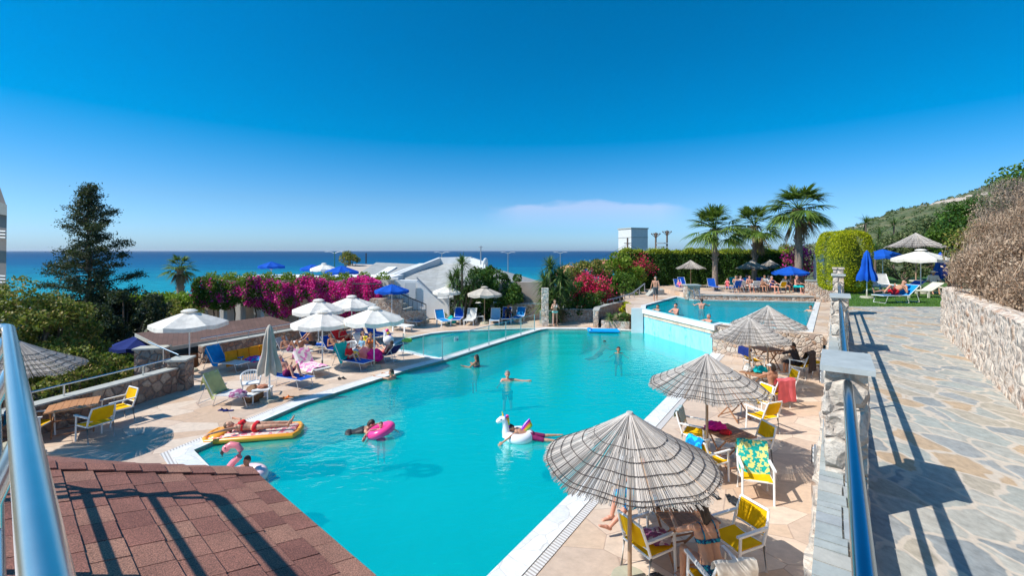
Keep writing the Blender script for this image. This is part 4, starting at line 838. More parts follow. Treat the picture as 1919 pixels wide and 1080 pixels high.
parasol('second blue parasol above the flowering wall, half behind the white one', -16.3, 37, TZ, 2.5, .95, 'blue', cap=False)
parasol('white parasol between the blue ones above the flowering wall', -14.3, 34.5, TZ, 2.6, 1.0, 'whitec')
parasol('largest blue parasol above the flowering wall, by the grey roofs', -12.4, 33, TZ, 2.52, 1.2, 'blue', cap=False)
parasol('royal blue parasol on the upper terrace under the tallest palm', 21.6, 35.2, 1.6, 2.0, 1.3, 'blue', cap=False, rz=.4)
parasol('closed royal blue parasol beside the round clipped bush', 17.45, 22.3, 2.47, 2.33, 1.35, 'blue', closed=True)
parasol('second closed royal blue parasol, at the right of the lawn', 23.05, 24.4, 2.5, 2.2, 1.3, 'blue', closed=True)
parasol('white parasol on the lawn above the cream sunbeds', 21.9, 24.3, 2.5, 2.33, 1.25, 'whitec', 6, rz=.3)
parasol('blue parasol on the lawn, half hidden behind the white one', 23.3, 28.5, 2.6, 2.3, 1.15, 'blue', cap=False)
parasol('dark blue grey parasol in the shade below the left wall', -17.5, 21.5, -2.5, 3.35, 1.25, 'navy', cap=False)

# ------------------------------------------------------------------ garden chairs and tables
CG = 'yellow armchairs around the deck tables'
def make_chair(lab, loc, rz, seatm='yellow', framem='plastic', group=CG):
    t = thing('armchair', lab, 'chair', loc, rz, group)      # the sitter faces +y
    w_, d_ = .27, .25
    for sx_ in (-1, 1):
        mb = MB(); mb.tube([(sx_ * w_, d_ + .02, 0), (sx_ * w_, d_, .40), (sx_ * w_, d_ - .01, .64)], .021, 8); mb.build('leg', M[framem], t, smooth=True)
        mb = MB(); mb.tube([(sx_ * w_, -d_ - .04, 0), (sx_ * w_, -d_ + .02, .42), (sx_ * (w_ - .0), -d_ - .06, .66), (sx_ * (w_ - .03), -d_ - .13, .88)], .021, 8); mb.build('leg', M[framem], t, smooth=True)
        mb = MB(); mb.box((sx_ * (w_ + .005), 0, .655), (.052, .60, .03)); mb.build('armrest', M[framem], t)
    mb = MB(); mb.tube([(-w_, d_, .41), (w_, d_, .41), (w_, -d_, .41), (-w_, -d_, .41)], .018, 8, closed=True); mb.build('seat_frame', M[framem], t, smooth=True); mb = MB(); mb.tube([(-w_ + .03, -d_ - .13, .88), (w_ - .03, -d_ - .13, .88)], .021, 8); mb.build('top_bar', M[framem], t, smooth=True); mb = MB(); mb.tube([(-w_ + .01, -d_ - .03, .55), (w_ - .01, -d_ - .03, .55)], .014, 8); mb.build('lower_bar', M[framem], t, smooth=True)
    def sheet(fn, nx=8, ny=8, th=.012):
        V = []; 
        for s_ in (0, 1):
            for j in range(ny + 1):
                for i in range(nx + 1): p, nr = fn(i / nx, j / ny); V.append(Vector(p) + Vector(nr) * th * s_)
        m_ = (nx + 1) * (ny + 1); F = []
        for j in range(ny):
            for i in range(nx):
                a = j * (nx + 1) + i; F.append((a, a + 1, a + nx + 2, a + nx + 1)); F.append((a + m_, a + nx + 1 + m_, a + nx + 2 + m_, a + 1 + m_))
        for i in range(nx): F += [(i, i + m_, i + 1 + m_, i + 1), (ny * (nx + 1) + i, ny * (nx + 1) + i + 1, ny * (nx + 1) + i + 1 + m_, ny * (nx + 1) + i + m_)]
        for j in range(ny): F += [(j * (nx + 1), (j + 1) * (nx + 1), (j + 1) * (nx + 1) + m_, j * (nx + 1) + m_), (j * (nx + 1) + nx, j * (nx + 1) + nx + m_, (j + 1) * (nx + 1) + nx + m_, (j + 1) * (nx + 1) + nx)]
        mb = MB(); mb.add(V, F); return mb
    sheet(lambda u, v_: ((-w_ + .015 + (2 * w_ - .03) * u, -d_ + .01 + (2 * d_) * v_, .425 - .025 * math.sin(math.pi * u)), (0, 0, 1))).build('seat', M[seatm], t, smooth=True)
    sheet(lambda u, v_: ((-w_ + .035 + (2 * w_ - .07) * u, -d_ - .025 - .10 * v_ - .035 * math.sin(math.pi * u), .53 + .345 * v_), (0, 1, .2))).build('backrest', M[seatm], t, smooth=True)
    return t
ch0 = make_chair('yellow armchair in front of the nearest thatched pole, cloth on its seat', (2.05, 6.80, 0), R(-62))
def chair(lab, x, y, face, **k): return dup(ch0, (x, y, k.get('z', 0)), math.atan2(face[1], face[0]) - math.pi / 2, lab, k.get('group', CG))
chair('armchair with a white towel, seat of the woman in the bikini', 2.72, 6.02, (-.15, 1))
chair('empty bright yellow armchair to the right of the woman in the bikini', 3.42, 6.9, (-.90, -.38))
chair('armchair hidden under the nearest thatched parasol, seat of the man with stretched leg', 2.35, 7.95, (-.95, -.15))
chair('yellow armchair with the striped towel, behind the second thatched pole', 4.42, 10.95, (.75, -.5))
chair('yellow armchair with the blue towel, left of the table with the pink hat', 4.15, 9.55, (.85, .4))
chair('empty yellow armchair right of the table with the pink hat', 5.45, 10.25, (-.95, -.1))
chair('yellow armchair draped with the green fern towel', 4.75, 8.85, (-.30, -.95))
chair('yellow armchair casting a long shadow in the middle of the right deck', 6.65, 12.05, (-.35, .93))
chair('yellow armchair seen just under the rim of the second parasol, right of its table', 7.1, 13.2, (-.95, -.2))
chair('armchair covered by the coral pink towel', 8.15, 14.05, (-.25, .97))
chair('small looking yellow armchair to the right of the coral towel chair', 8.98, 15.0, (-.9, .1))
chair('armchair under the teal towel, left of the third parasol pole', 7.35, 15.7, (.9, -.3))
chair('yellow armchair with a navy towel at the farthest lower table', 9.65, 18.1, (.95, .15))
chair('yellow armchair in the corner by the upper pool wall, empty', 11.9, 17.75, (-.95, .1))
chair('armchair hidden under the dark clothing at the farthest lower table', 10.95, 17.25, (-.6, .8))
chair('yellow armchair at the left table, nearest to the camera, seen from the side', -10.62, 11.55, (-.86, .35))
chair('yellow armchair at the left table, backed against the brown wall', -11.0, 12.65, (-.45, -.9))
chair('armchair with a blue towel at the far left table, left side', -12.05, 11.45, (.95, .3))
def make_table(lab, x, y, z, rz, mat='wood', s=.8):
    t = thing('folding_table', lab, 'table', (x, y, z), rz, 'wooden folding tables'); mb = MB()
    for i in range(7): mb.box((-s / 2 + s * (i + .5) / 7, 0, .735), (s / 7 - .006, s - .06, .02))
    mb.box((0, s / 2 - .015, .735), (s, .05, .024)); mb.box((0, -s / 2 + .015, .735), (s, .05, .024)); mb.build('tabletop', M[mat], t)
    for sx_ in (-1, 1):
        for a_ in (-1, 1): mb = MB(); x0 = sx_ * (s / 2 - .10) + a_ * .012; mb.cyl((x0, -a_ * .30, .02), (x0, a_ * .28, .72), .019, n=8); mb.build('leg', M['wood'], t)
    for y_, z_ in ((0, .37), (-.25, .68), (.25, .68), (-.26, .08), (.26, .08)): mb = MB(); mb.cyl((-s / 2 + .1, y_, z_), (s / 2 - .1, y_, z_), .014, n=8); mb.build('crossbar', M['wood'], t)
    return t
tb0 = make_table('wooden table under the nearest thatched parasol, before the woman in the bikini', 2.62, 7.05, 0, R(15))
dup(tb0, (4.82, 10.12, 0), R(20), 'wooden table with the bright pink hat on it')
dup(tb0, (6.35, 12.95, 0), R(30), 'wooden table half hidden by the rim of the second thatched parasol')
dup(tb0, (8.15, 15.0, 0), R(25), 'wooden table with teal and white bags under the third thatched parasol')
dup(tb0, (10.25, 18.3, 0), R(10), 'farthest wooden table on the lower deck by the upper pool wall', scale=1.15)
make_table('orange brown wooden table at the far left by the brown wall', -11.55, 11.95, 0, R(38), 'woodl', 1.0)

# ------------------------------------------------------------------ towels and small things
def drape(name, lab, cat, loc, rz, mat, w_, back, front, zt, yt, tilt=.12, group=None, th=.012, xs=0):
    """cloth hung over a top edge at (y=yt, z=zt): 'back' falls behind, 'front' in front"""
    t = MB(); nx, ny = 14, 18; L = back + front; V = []
    for s_ in (0, 1):
        for j in range(ny + 1):
            for i in range(nx + 1):
                u, v_ = i / nx, j / ny; l = L * v_ - back; x = xs + (u - .5) * w_ * (1 + .04 * math.sin(3 * v_ + 2)); wv = .018 * math.sin(9 * u + 3 * v_) + .012 * math.sin(17 * u + 1)
                if l < 0: y = yt - .035 - wv * min(1, -l * 5) - .02; z = zt + l + .02
                else: y = yt + .01 + l * tilt * 2 + .03 + wv * .4; z = zt + .02 - l * .97
                if abs(l) < .04: z = zt + .028; y = yt - .02 + (l + .04) * .8
                V.append((x, y + th * s_ * (1 if l > 0 else -1), z + th * s_ * (abs(l) < .05) + .01 * math.sin(11 * u)))
    m_ = (nx + 1) * (ny + 1); F = []
    for j in range(ny):
        for i in range(nx): a = j * (nx + 1) + i; F += [(a, a + 1, a + nx + 2, a + nx + 1), (a + m_, a + nx + 1 + m_, a + nx + 2 + m_, a + 1 + m_)]
    t.add(V, F); o = t.build(name, M[mat], None, smooth=True); o.location = loc; o.rotation_euler = (0, 0, rz); return tag(o, lab, cat, group)
def hd(f): return math.atan2(f[1], f[0]) - math.pi / 2
TG = 'towels hung over chairs'
drape('towel', 'white towel over the back of the bikini woman\'s chair', 'towel', (2.72, 6.02, 0), hd((-.15, 1)), 'whitec', .58, .55, .12, .90, -.38, group=TG)
drape('towel', 'green striped towel over the chair behind the second thatched pole', 'towel', (4.42, 10.95, 0), hd((.75, -.5)), 'stripe', .44, .2, .30, .90, -.38, group=TG)
drape('towel', 'blue patterned towel over the back of the chair left of the pink hat table', 'towel', (4.15, 9.55, 0), hd((.85, .4)), 'btile', .40, .45, .15, .90, -.38, group=TG)
drape('towel', 'teal towel with yellow fern print over the nearest chair of the second table', 'towel', (4.75, 8.85, 0), hd((-.30, -.95)), 'fern', .56, .3, .55, .92, -.38, .25, group=TG)
drape('towel', 'coral pink towel hanging down a chair back', 'towel', (8.15, 14.05, 0), hd((-.25, .97)), 'pink', .68, .70, .2, .92, -.38, group=TG)
drape('towel', 'bright teal towel over the chair left of the third parasol pole', 'towel', (7.35, 15.7, 0), hd((.9, -.3)), 'tealt', .66, .35, .5, .92, -.38, .25, group=TG)
drape('towel', 'navy towel over the chair at the farthest lower table', 'towel', (9.65, 18.1, 0), hd((.95, .15)), 'navy', .66, .3, .12, .92, -.38, group=TG)
drape('towel', 'dark clothes heaped over the chair by the upper pool wall', 'clothes', (10.95, 17.25, 0), hd((-.6, .8)), 'blackc', .75, .75, .3, 1.0, -.36, .2, group=TG)
drape('towel', 'blue towel over the chair at the far left table', 'towel', (-12.05, 11.45, 0), hd((.95, .3)), 'btile', .56, .4, .3, .90, -.38, group=TG)
def heap(name, lab, cat, loc, r, mat, seed=0, n=18, m2=20, squash=.5, mat2=None, freq=2.5, rz=0):
    """soft crumpled thing: a rounded mass with folds"""
    V = []; 
    for j in range(n + 1):
        for i in range(m2):
            a = 2 * math.pi * i / m2; b_ = math.pi * j / n; d = Vector((math.sin(b_) * math.cos(a), math.sin(b_) * math.sin(a), math.cos(b_))); k = 1 + .35 * noise.noise(d * freq + Vector((seed, 0, 0))) + .12 * noise.noise(d * freq * 3 + Vector((0, seed, 0)))
            V.append((d.x * r[0] * k, d.y * r[1] * k, max(-r[2] * .55, d.z * r[2] * k) + r[2] * .55))
    F = [(j * m2 + i, j * m2 + (i + 1) % m2, (j + 1) * m2 + (i + 1) % m2, (j + 1) * m2 + i) for j in range(n) for i in range(m2)]
    mb = MB(); mb.add(V, F); o = mb.build(name, M[mat], None, smooth=True); o.location = loc; o.rotation_euler = (0, 0, rz); return tag(o, lab, cat)
heap('hat', 'bright pink sun hat lying on the second deck table', 'hat', (4.62, 10.3, .748), (.22, .18, .10), 'magenta', 3)
heap('bag', 'small red and black pouch beside the pink hat', 'bag', (4.72, 10.02, .748), (.13, .09, .06), 'red', 5)
heap('cloth', 'white and violet cloth on the seat of the nearest yellow chair', 'cloth', (2.17, 6.86, .44), (.20, .20, .07), 'purple', 6)
heap('bag', 'blue and yellow bag on the table beneath the nearest parasol', 'bag', (2.45, 7.25, .748), (.2, .14, .10), 'btile', 2)
heap('bag', 'teal bag on the table under the third parasol', 'bag', (8.25, 15.05, .748), (.22, .15, .14), 'tealt', 8)
heap('bag', 'white bag on the table under the third parasol', 'bag', (7.9, 15.2, .748), (.12, .10, .16), 'whitec', 9)
heap('bag', 'black bag under the second deck table, next to the sandals', 'bag', (4.25, 8.6, 0), (.10, .16, .05), 'black', 9)
heap('bag', 'black shoes under the nearest yellow chair', 'shoes', (2.1, 6.5, 0), (.14, .16, .08), 'black', 4)
heap('basket_bag', 'magenta and orange bag at the foot of the cream parasol', 'bag', (*at(702, 681)[:2], .1), (.35, .28, .32), 'magenta', 4)
heap('basket', 'brown wicker basket between the white plastic chair and table', 'basket', (*at(474, 752)[:2], 0), (.27, .24, .32), 'basket', 4, freq=1.2)
heap('clothes', 'crumpled grey clothes on the end of the white lounger with the green towel', 'clothes', (*at(446, 741, .4)[:2], .36), (.26, .2, .12), 'purple', 2)
# floor grating mark and wall lamp
mb = MB(); 
for i in range(5): mb.box((3.75 + i * .045 - .1, 10.85, .006), (.022, .2, .008))
tag(mb.build('floor_drain', M['dark']), 'small dark floor drain in the deck beside the pool gutter', 'drain')
def wall_lamp(lab, t_, z):
    t = thing('wall_lamp', lab, 'lamp', W(-.17, t_, z), BR, 'bulkhead lamps on the balustrade wall'); mb = MB(); mb.box((-.06, 0, .0), (.09, .17, .26)); mb.build('housing', M['galv'], t)
    mb = MB(); mb.box((-.11, 0, 0), (.02, .12, .2)); mb.build('lens', M['plastic'], t); mb = MB()
    for q in (-.05, .05): mb.box((-.128, q, 0), (.012, .012, .26))
    for q in (-.08, 0, .08): mb.box((-.130, 0, q), (.012, .18, .012))
    mb.build('cage', M['dark'], t)
wall_lamp('nearest caged bulkhead lamp sticking out of the balustrade wall', 8.4, 1.65); wall_lamp('farther caged bulkhead lamp on the balustrade wall by the upper pool corner', 12.6, 1.9)
mb = MB()
for k, (x, y, r_) in enumerate(((4.3, 9.25, .3), (4.55, 9.15, -.2))):
    mb = MB(); mb.box((0, 0, .012), (.1, .27, .02)); mb.tube([(-.05, .04, .02), (0, .05, .07), (.05, .04, .02)], .012, 6); mb.tube([(-.05, -.06, .02), (0, -.05, .06), (.05, -.06, .02)], .010, 6); o = mb.build('sandal', M['black']); o.location = (x - .35, y - .4, 0); o.rotation_euler = (0, 0, r_); tag(o, ('left black sandal on the deck beside the fern towel chair', 'right black sandal on the deck beside the fern towel chair')[k], 'sandal', 'pair of black sandals')
for k, (px, py) in enumerate(((533, 748), (543, 745))):
    mb = MB(); mb.box((0, 0, .012), (.1, .26, .02)); mb.tube([(-.05, .03, .02), (0, .05, .07), (.05, .03, .02)], .014, 6); o = mb.build('flip_flop', M['orangep']); o.location = at(px, py); o.rotation_euler = (0, 0, 1.2 + k * .5); tag(o, ('nearer orange flip flop beside the closed parasol base', 'farther orange flip flop beside the closed parasol base')[k], 'sandal', 'pair of orange flip flops')
for k, (px, py) in enumerate(((418, 770), (428, 771))):
    mb = MB(); mb.box((0, 0, .012), (.1, .27, .02)); mb.tube([(-.05, .03, .02), (0, .05, .07), (.05, .03, .02)], .014, 6); o = mb.build('flip_flop', M['navy']); o.location = at(px, py); o.rotation_euler = (0, 0, 1.5 + k * .3); tag(o, ('left navy flip flop below the green towel lounger', 'right navy flip flop below the green towel lounger')[k], 'sandal', 'pair of navy flip flops')
for k, (px, py) in enumerate(((636, 711), (644, 710))):
    mb = MB(); mb.box((0, 0, .012), (.1, .27, .02)); mb.tube([(-.05, .03, .02), (0, .05, .07), (.05, .03, .02)], .014, 6); o = mb.build('flip_flop', M['black']); o.location = at(px, py); o.rotation_euler = (0, 0, .5 + k * .3); tag(o, ('left dark flip flop in front of the child in red', 'right dark flip flop in front of the child in red')[k], 'sandal', 'pair of dark flip flops')

# ------------------------------------------------------------------ sun loungers
LG = 'sun loungers'
def lounger(lab, x, y, z, rz, fab='blue', fr='alu', back=55, legs='tube', group=LG, towel=None, twlab=None, twl=(0.0, 1.9), hgt=.34):
    """head end towards -y, feet towards +y"""
    t = thing('sun_lounger', lab, 'sun lounger', (x, y, z), rz, group); L1 = 1.25; L2 = .68; wd = .30; a = R(back); h = hgt
    ya = -.32; hb = (ya - L2 * math.cos(a), h + L2 * math.sin(a))
    mb = MB(); rr = .016
    mb.tube([(-wd, ya, h), (-wd, L1 + ya, h), (wd, L1 + ya, h), (wd, ya, h)], rr if legs == 'tube' else .03, 8, closed=True); mb.build('seat_frame', M[fr], t, smooth=True)
    mb = MB(); mb.tube([(-wd, ya, h), (-wd, hb[0], hb[1]), (wd, hb[0], hb[1]), (wd, ya, h)], rr if legs == 'tube' else .03, 8); mb.tube([(-wd, ya - L2 * .6 * math.cos(a), h + L2 * .6 * math.sin(a)), (-wd, ya - .5, .06), (wd, ya - .5, .06), (wd, ya - L2 * .6 * math.cos(a), h + L2 * .6 * math.sin(a))], .012, 6); mb.build('back_frame', M[fr], t, smooth=True)
    for yy, sp in ((ya + .12, -.12), (ya + L1 - .22, .12)):
        if legs == 'tube': mb = MB(); mb.tube([(-wd, yy, h), (-wd, yy + sp, .015), (wd, yy + sp, .015), (wd, yy, h)], .013, 8); mb.build('leg', M[fr], t, smooth=True)
        else:
            for sx_ in (-1, 1): mb = MB(); mb.box((sx_ * wd, yy, h / 2), (.05, .09, h)); mb.build('leg', M[fr], t)
    def slab(y0, z0, y1, z1, n=6, th=.03, wd=wd - .012):
        V = []
        for k in range(n + 1):
            f = k / n; y = y0 + (y1 - y0) * f; zz = z0 + (z1 - z0) * f
            for i in range(7): u = -1 + i / 3; V.append((u * wd, y, zz - .03 * (1 - u * u) * math.sin(math.pi * min(1, max(.0, f))) + th * .4))
        b_ = len(V); V += [(p[0], p[1], p[2] - th * .5) for p in V]
        F = [(k * 7 + i, k * 7 + i + 1, (k + 1) * 7 + i + 1, (k + 1) * 7 + i) for k in range(n) for i in range(6)]; F += [tuple(b_ + q for q in f[::-1]) for f in F]; m_ = MB(); m_.add(V, F); return m_
    slab(ya, h, L1 + ya, h).build('seat_fabric', M[fab], t, smooth=True); slab(ya, h, hb[0], hb[1]).build('back_fabric', M[fab], t, smooth=True)
    if towel:
        V = []; nx = 10; prof = []; 
        top = (hb[0] - .02, hb[1] + .04); prof = [(hb[0] - .06, hb[1] - .28), (hb[0] - .05, hb[1] - .1), top]
        f_end = twl[1]; n1 = 6
        for k in range(1, n1 + 1): f = k / n1; prof.append((hb[0] + (ya - hb[0]) * f, hb[1] + (h - hb[1]) * f + .05))
        if f_end > L2: 
            for k in range(1, 5): prof.append((ya + (f_end - L2) * k / 4, h + .035))
        for (yy, zz) in prof:
            for i in range(nx + 1): u = -1 + 2 * i / nx; V.append((u * (wd + .05), yy + .012 * math.sin(5 * u + yy * 7), zz + .012 * math.sin(9 * u + 6 * yy) - (.16 * max(0, abs(u) - .8) / .2)))
        b_ = len(V); V += [(p[0], p[1] + .004, p[2] + .012) for p in V]
        F = [(k * (nx + 1) + i, k * (nx + 1) + i + 1, (k + 1) * (nx + 1) + i + 1, (k + 1) * (nx + 1) + i) for k in range(len(prof) - 1) for i in range(nx)]; F += [tuple(b_ + q for q in f[::-1]) for f in F]
        m_ = MB(); m_.add(V, F); o = m_.build('towel', M[towel], None, smooth=True); o.location = (x, y, z); o.rotation_euler = (0, 0, rz); tag(o, twlab, 'towel')
    return t
lounger('white lounger nearest the pool corner, under the pale green towel', *at(430, 757), R(-97), 'wfab', 'alu', 62, towel='green_t', twlab='pale green towel hung over the back of the nearest lounger', twl=(0, .75))
lounger('lounger with a bright blue towel over its back, by the left parasol', *at(424, 694), R(-105), 'wfab', 'alu', 58, towel='bluet', twlab='bright blue towel over the lounger by the left white parasol', twl=(0, .95))
lounger('blue lounger with the reading man in wine shorts lying on it', *at(542, 722), R(-115), 'blue', 'alu', 50)
lounger('white lounger with a pink patterned towel, below the middle parasol', *at(583, 701), R(-128), 'wfab', 'alu', 50, towel='pinkp', twlab='pink and lilac patterned towel on the white lounger', twl=(.9, 1.7))
lounger('blue backed lounger with the seated tanned man', *at(590, 659), R(-110), 'blue', 'alu', 62)
lounger('white lounger under the person beside the orange mattress', *at(548, 672), R(-110), 'wfab', 'alu', 55)
lounger('red lounger in the shade of the white parasols', *at(648, 650), R(-115), 'red', 'alu', 45)
lounger('blue lounger of the child in the red hooded towel', *at(660, 690), R(-118), 'blue', 'alu', 60, towel='tealt', twlab='aqua and pink towel over the lounger of the child in red', twl=(0, .8))
lounger('navy lounger right of the cream parasol pole, beside the small pool', *at(722, 678), R(60), 'navy', 'alu', 45)
lounger('blue lounger by the wall, left of a matching pair', *at(684, 640), R(-120), 'blue', 'alu', 60)
lounger('blue lounger by the wall, right of a matching pair', *at(706, 636), R(-120), 'blue', 'alu', 60)
lounger('white lounger behind the family group, under the cream parasol', *at(690, 662), R(-125), 'wfab', 'alu', 50)
lounger('blue lounger between the red one and the child in red', *at(632, 668), R(-115), 'blue', 'alu', 52)
lounger('empty white lounger lying flat by the small pool', *at(748, 620), R(-120), 'wfab', 'plastic', 22, 'block')
lounger('flat lounger under a blue towel, near the stone stairs', *at(766, 611), R(-110), 'bluet', 'alu', 6)
lounger('white framed lounger with a blue back, first in the far row by the big bush', *at(829, 609), R(-152), 'bluet', 'plastic', 58, 'block')
lounger('second lounger of the far row with a tall dark blue towel', *at(858, 606), R(175), 'blue', 'plastic', 70, 'block')
lounger('plain white lounger of the far row beside the small table', *at(882, 607), R(175), 'wfab', 'plastic', 60, 'block')
lounger('far row lounger with a striped sky blue towel', *at(928, 607), R(178), 'bstripe', 'plastic', 62, 'block')
lounger('dark blue far row lounger with a woman on it', *at(950, 604), R(178), 'blue', 'plastic', 62, 'block')
lounger('last far row lounger, blue towel slung across it', *at(972, 603), R(160), 'bluet', 'plastic', 58, 'block')
lounger('white framed lounger with blue pad holding the man in red trunks', 17.2, 20.3, 2.47, R(96), 'bluet', 'plastic', 42)
lounger('long cream sunbed under the white parasol on the lawn', 20.9, 22.6, 2.47, R(100), 'cream', 'cream', 30, 'block') if False else None
M['creamf'] = cloth('cream_mesh_fabric', (0.72, 0.68, 0.55), .15)
lounger('long cream sunbed with raised back in the middle of the lawn', 20.3, 22.6, 2.47, R(85), 'creamf', 'cream', 35, 'block')
lounger('cream sunbed at the right end of the lawn', 22.5, 22.7, 2.47, R(-85), 'creamf', 'cream', 12, 'block')
lounger('white lounger with upright back at the left rear of the lawn', 20.5, 25.2, 2.47, R(-165), 'wfab', 'plastic', 60, 'block')
lounger('white lounger with upright back, right of its twin at the rear of the lawn', 21.9, 26.4, 2.47, R(175), 'wfab', 'plastic', 62, 'block')
lounger('blue lounger behind the cream sunbeds on the lawn', 21.4, 24.6, 2.47, R(100), 'blue', 'alu', 30)
UT = [(16.0, 36.0, 'blue lounger at the left end of the upper terrace', 175), (14.4, 37.8, 'blue lounger in the shade of the hedge, left of the first palm', 190), (16.9, 34.6, 'blue folding chair back on the upper terrace beside the corner pier', 10), (20.0, 36.6, 'sky blue lounger back in the middle of the upper terrace crowd', 185), (21.6, 37.2, 'blue lounger back behind the man in white on the upper terrace', 175), (19.0, 37.4, 'teal lounger back behind the upper terrace crowd', 180)]
for k, (x, y, l, a) in enumerate(UT): lounger(l, x if x < 17 else 16.9 + (x - 17) * .8, y, 1.62 if y < 50 and x > 13 else 1.3, R(a), ('blue', 'blue', 'blue', 'bluet', 'blue', 'tealt')[k], 'alu', 62)
lounger('blue lounger left of the walking man on the upper terrace', 13.2, 35.4, 1.62, R(190), 'blue', 'alu', 60)
# seats of the upper terrace
UC = [(17.9, 34.7, 'white armchair of the woman in shorts on the terrace'), (19.35, 34.4, 'white armchair in the middle of the terrace kerb'), (22.1, 34.2, 'cream yellow armchair near the man in teal trunks')]
for k, (x, y, l) in enumerate(UC):
    x = 16.5 + (x - 16.6) * .68; c = dup(ch0, (x, y, 1.62), R((20, 0, 10)[k]), l, 'armchairs on the upper terrace')
    for chd in c.children:
        if chd.name.startswith(('seat', 'backrest')) and k < 2: chd.data = chd.data.copy(); chd.data.materials[0] = M['wfab']
make_table('small wooden table in the upper terrace crowd', 19.0, 34.9, 1.62, .2, 'wood', .8)
# white plastic chair, low tables
def plastic_chair(lab, x, y, rz):
    t = thing('plastic_chair', lab, 'chair', (x, y, 0), rz, 'white plastic tub chairs')
    for sx_ in (-1, 1):
        for sy_ in (-1, 1): mb = MB(); mb.tube([(sx_ * .26, sy_ * .24, 0), (sx_ * .23, sy_ * .2, .42)], [.018, .026], 6); mb.build('leg', M['plastic'], t)
    mb = MB(); mb.box((0, 0, .43), (.48, .46, .03)); mb.build('seat', M['plastic'], t)
    mb = MB(); pts = [(.29 * math.cos(a), -.02 - .27 * math.sin(a) if True else 0, .66 + .12 * math.sin(a)) for a in np.linspace(0, math.pi, 15)]; pts = [(.28, .24, .62)] + pts + [(-.28, .24, .62)]; mb.tube(pts, .024, 8)
    mb.tube([(.28, .24, .62), (.25, .22, .42)], .02, 6); mb.tube([(-.28, .24, .62), (-.25, .22, .42)], .02, 6); mb.build('armrest_hoop', M['plastic'], t, smooth=True)
    mb = MB()
    for k in range(7): a = math.pi * (.2 + .6 * k / 6); mb.tube([(.20 * math.cos(a), -.04 - .20 * math.sin(a), .44), (.27 * math.cos(a), -.03 - .26 * math.sin(a), .66 + .11 * math.sin(a))], .013, 5)
    mb.build('back_slats', M['plastic'], t); return t
plastic_chair('white plastic tub chair beside the closed beige parasol', *at(470, 742)[:2], R(-150)); plastic_chair('white plastic tub chair next to the child in red', *at(655, 675)[:2], R(160))
def low_table(lab, x, y, z, s=.45, h=.42, m='plastic', top=None):
    t = thing('low_table', lab, 'table', (x, y, z), .2, 'small low tables'); mb = MB(); mb.box((0, 0, h - .02), (s, s, .035)); mb.build('tabletop', M[top or m], t)
    for sx_ in (-1, 1):
        for sy_ in (-1, 1): mb = MB(); mb.box((sx_ * s * .42, sy_ * s * .42, h / 2 - .02), (.035, .035, h - .04)); mb.build('leg', M[m], t)
low_table('white plastic side table left of the closed beige parasol', *at(492, 752), .5); low_table('white side table between the two loungers by the wall', *at(558, 657), .5); low_table('white side table in the far row of loungers', *at(899, 604), .5); low_table('small blue topped stool next to the orange mattress', *at(447, 687), .42, m='plastic', top='bluet')
heap('bag', 'rust red bag on the white plastic side table', 'bag', (*at(492, 752)[:2], .42), (.16, .12, .07), 'terra', 12)
# orange mattress leaning on the wall
mb = MB(); pts = []
t = thing('sunbed_mattress', 'orange sunbed mattress standing on its edge against the stone wall', 'mattress', at(466, 684), math.atan2(G(495, 676).y - G(434, 690).y, G(495, 676).x - G(434, 690).x))
for k in range(4): mb = MB(); mb.box((-.72 + k * .48, 0, .42), (.46, .10, .62), rx=R(-12)); o = mb.build('cushion', M['orange'], t); bv = o.modifiers.new('b', 'BEVEL'); bv.width = .03; bv.segments = 3
heap('towel', 'magenta and blue towel bundle in front of the orange mattress', 'towel', (*at(478, 690)[:2], .28), (.42, .3, .12), 'multi', 7)
heap('ball', 'round orange beach ball cloth on the flat blue lounger', 'bag', (*at(759, 609)[:2], .40), (.28, .25, .2), 'orangep', 2)
heap('towels', 'red and magenta towels on a bench at the foot of the stone stairs', 'towel', (*at(766, 603)[:2], .38), (.62, .3, .14), 'magenta', 5)
heap('towel', 'aqua bag between the first two far row loungers', 'bag', (*at(846, 606)[:2], 0), (.3, .3, .3), 'tealt', 9)
heap('bag', 'blue bag on the ground behind the seated family', 'bag', (*at(668, 678)[:2], .0), (.28, .22, .32), 'bstripe', 3)
heap('bag', 'yellow and white beach bag by the seated family', 'bag', (*at(663, 684)[:2], .30), (.22, .2, .18), 'yellowp', 13)
heap('swim_ring', 'pink deflated swim ring held beside the seated family', 'swim ring', (*at(684, 680)[:2], .15), (.3, .16, .32), 'pinkv', 15)
heap('toy', 'small green and yellow pool toy on the post of the glass fence', 'toy', (*at(763, 674)[:2], .78), (.22, .14, .10), 'greenp', 11)

# ------------------------------------------------------------------ glass pool fence
t = thing('glass_fence', 'low glass fence with steel posts between the small pool and the main pool', 'fence', (k0.x, k0.y, .03))
fp = [k0 + kd * s_ + kn * .18 for s_ in (.0, 1.95, 3.6, 5.2, 6.8, 8.4)]; fp = [Vector((p.x - k0.x, p.y - k0.y, 0)) for p in fp]
for i, p in enumerate(fp): mb = MB(); mb.cyl(p, p + Vector((0, 0, .95)), .026, n=12); mb.cyl(p, p + Vector((0, 0, .02)), .05, n=12); mb.build('post', M['steel'], t, smooth=True)
for a, b_ in zip(fp, fp[1:]):
    d = (b_ - a).normalized(); a2, b2 = a + d * .05, b_ - d * .05; nr = Vector((-d.y, d.x, 0)) * .005; mb = MB(); V = [a2 - nr, b2 - nr, b2 + nr, a2 + nr]; mb.add([p + Vector((0, 0, .08)) for p in V] + [p + Vector((0, 0, .92)) for p in V], [(0, 1, 2, 3), (7, 6, 5, 4), (0, 4, 5, 1), (1, 5, 6, 2), (2, 6, 7, 3), (3, 7, 4, 0)]); mb.build('glass_panel', M['glass'], t)
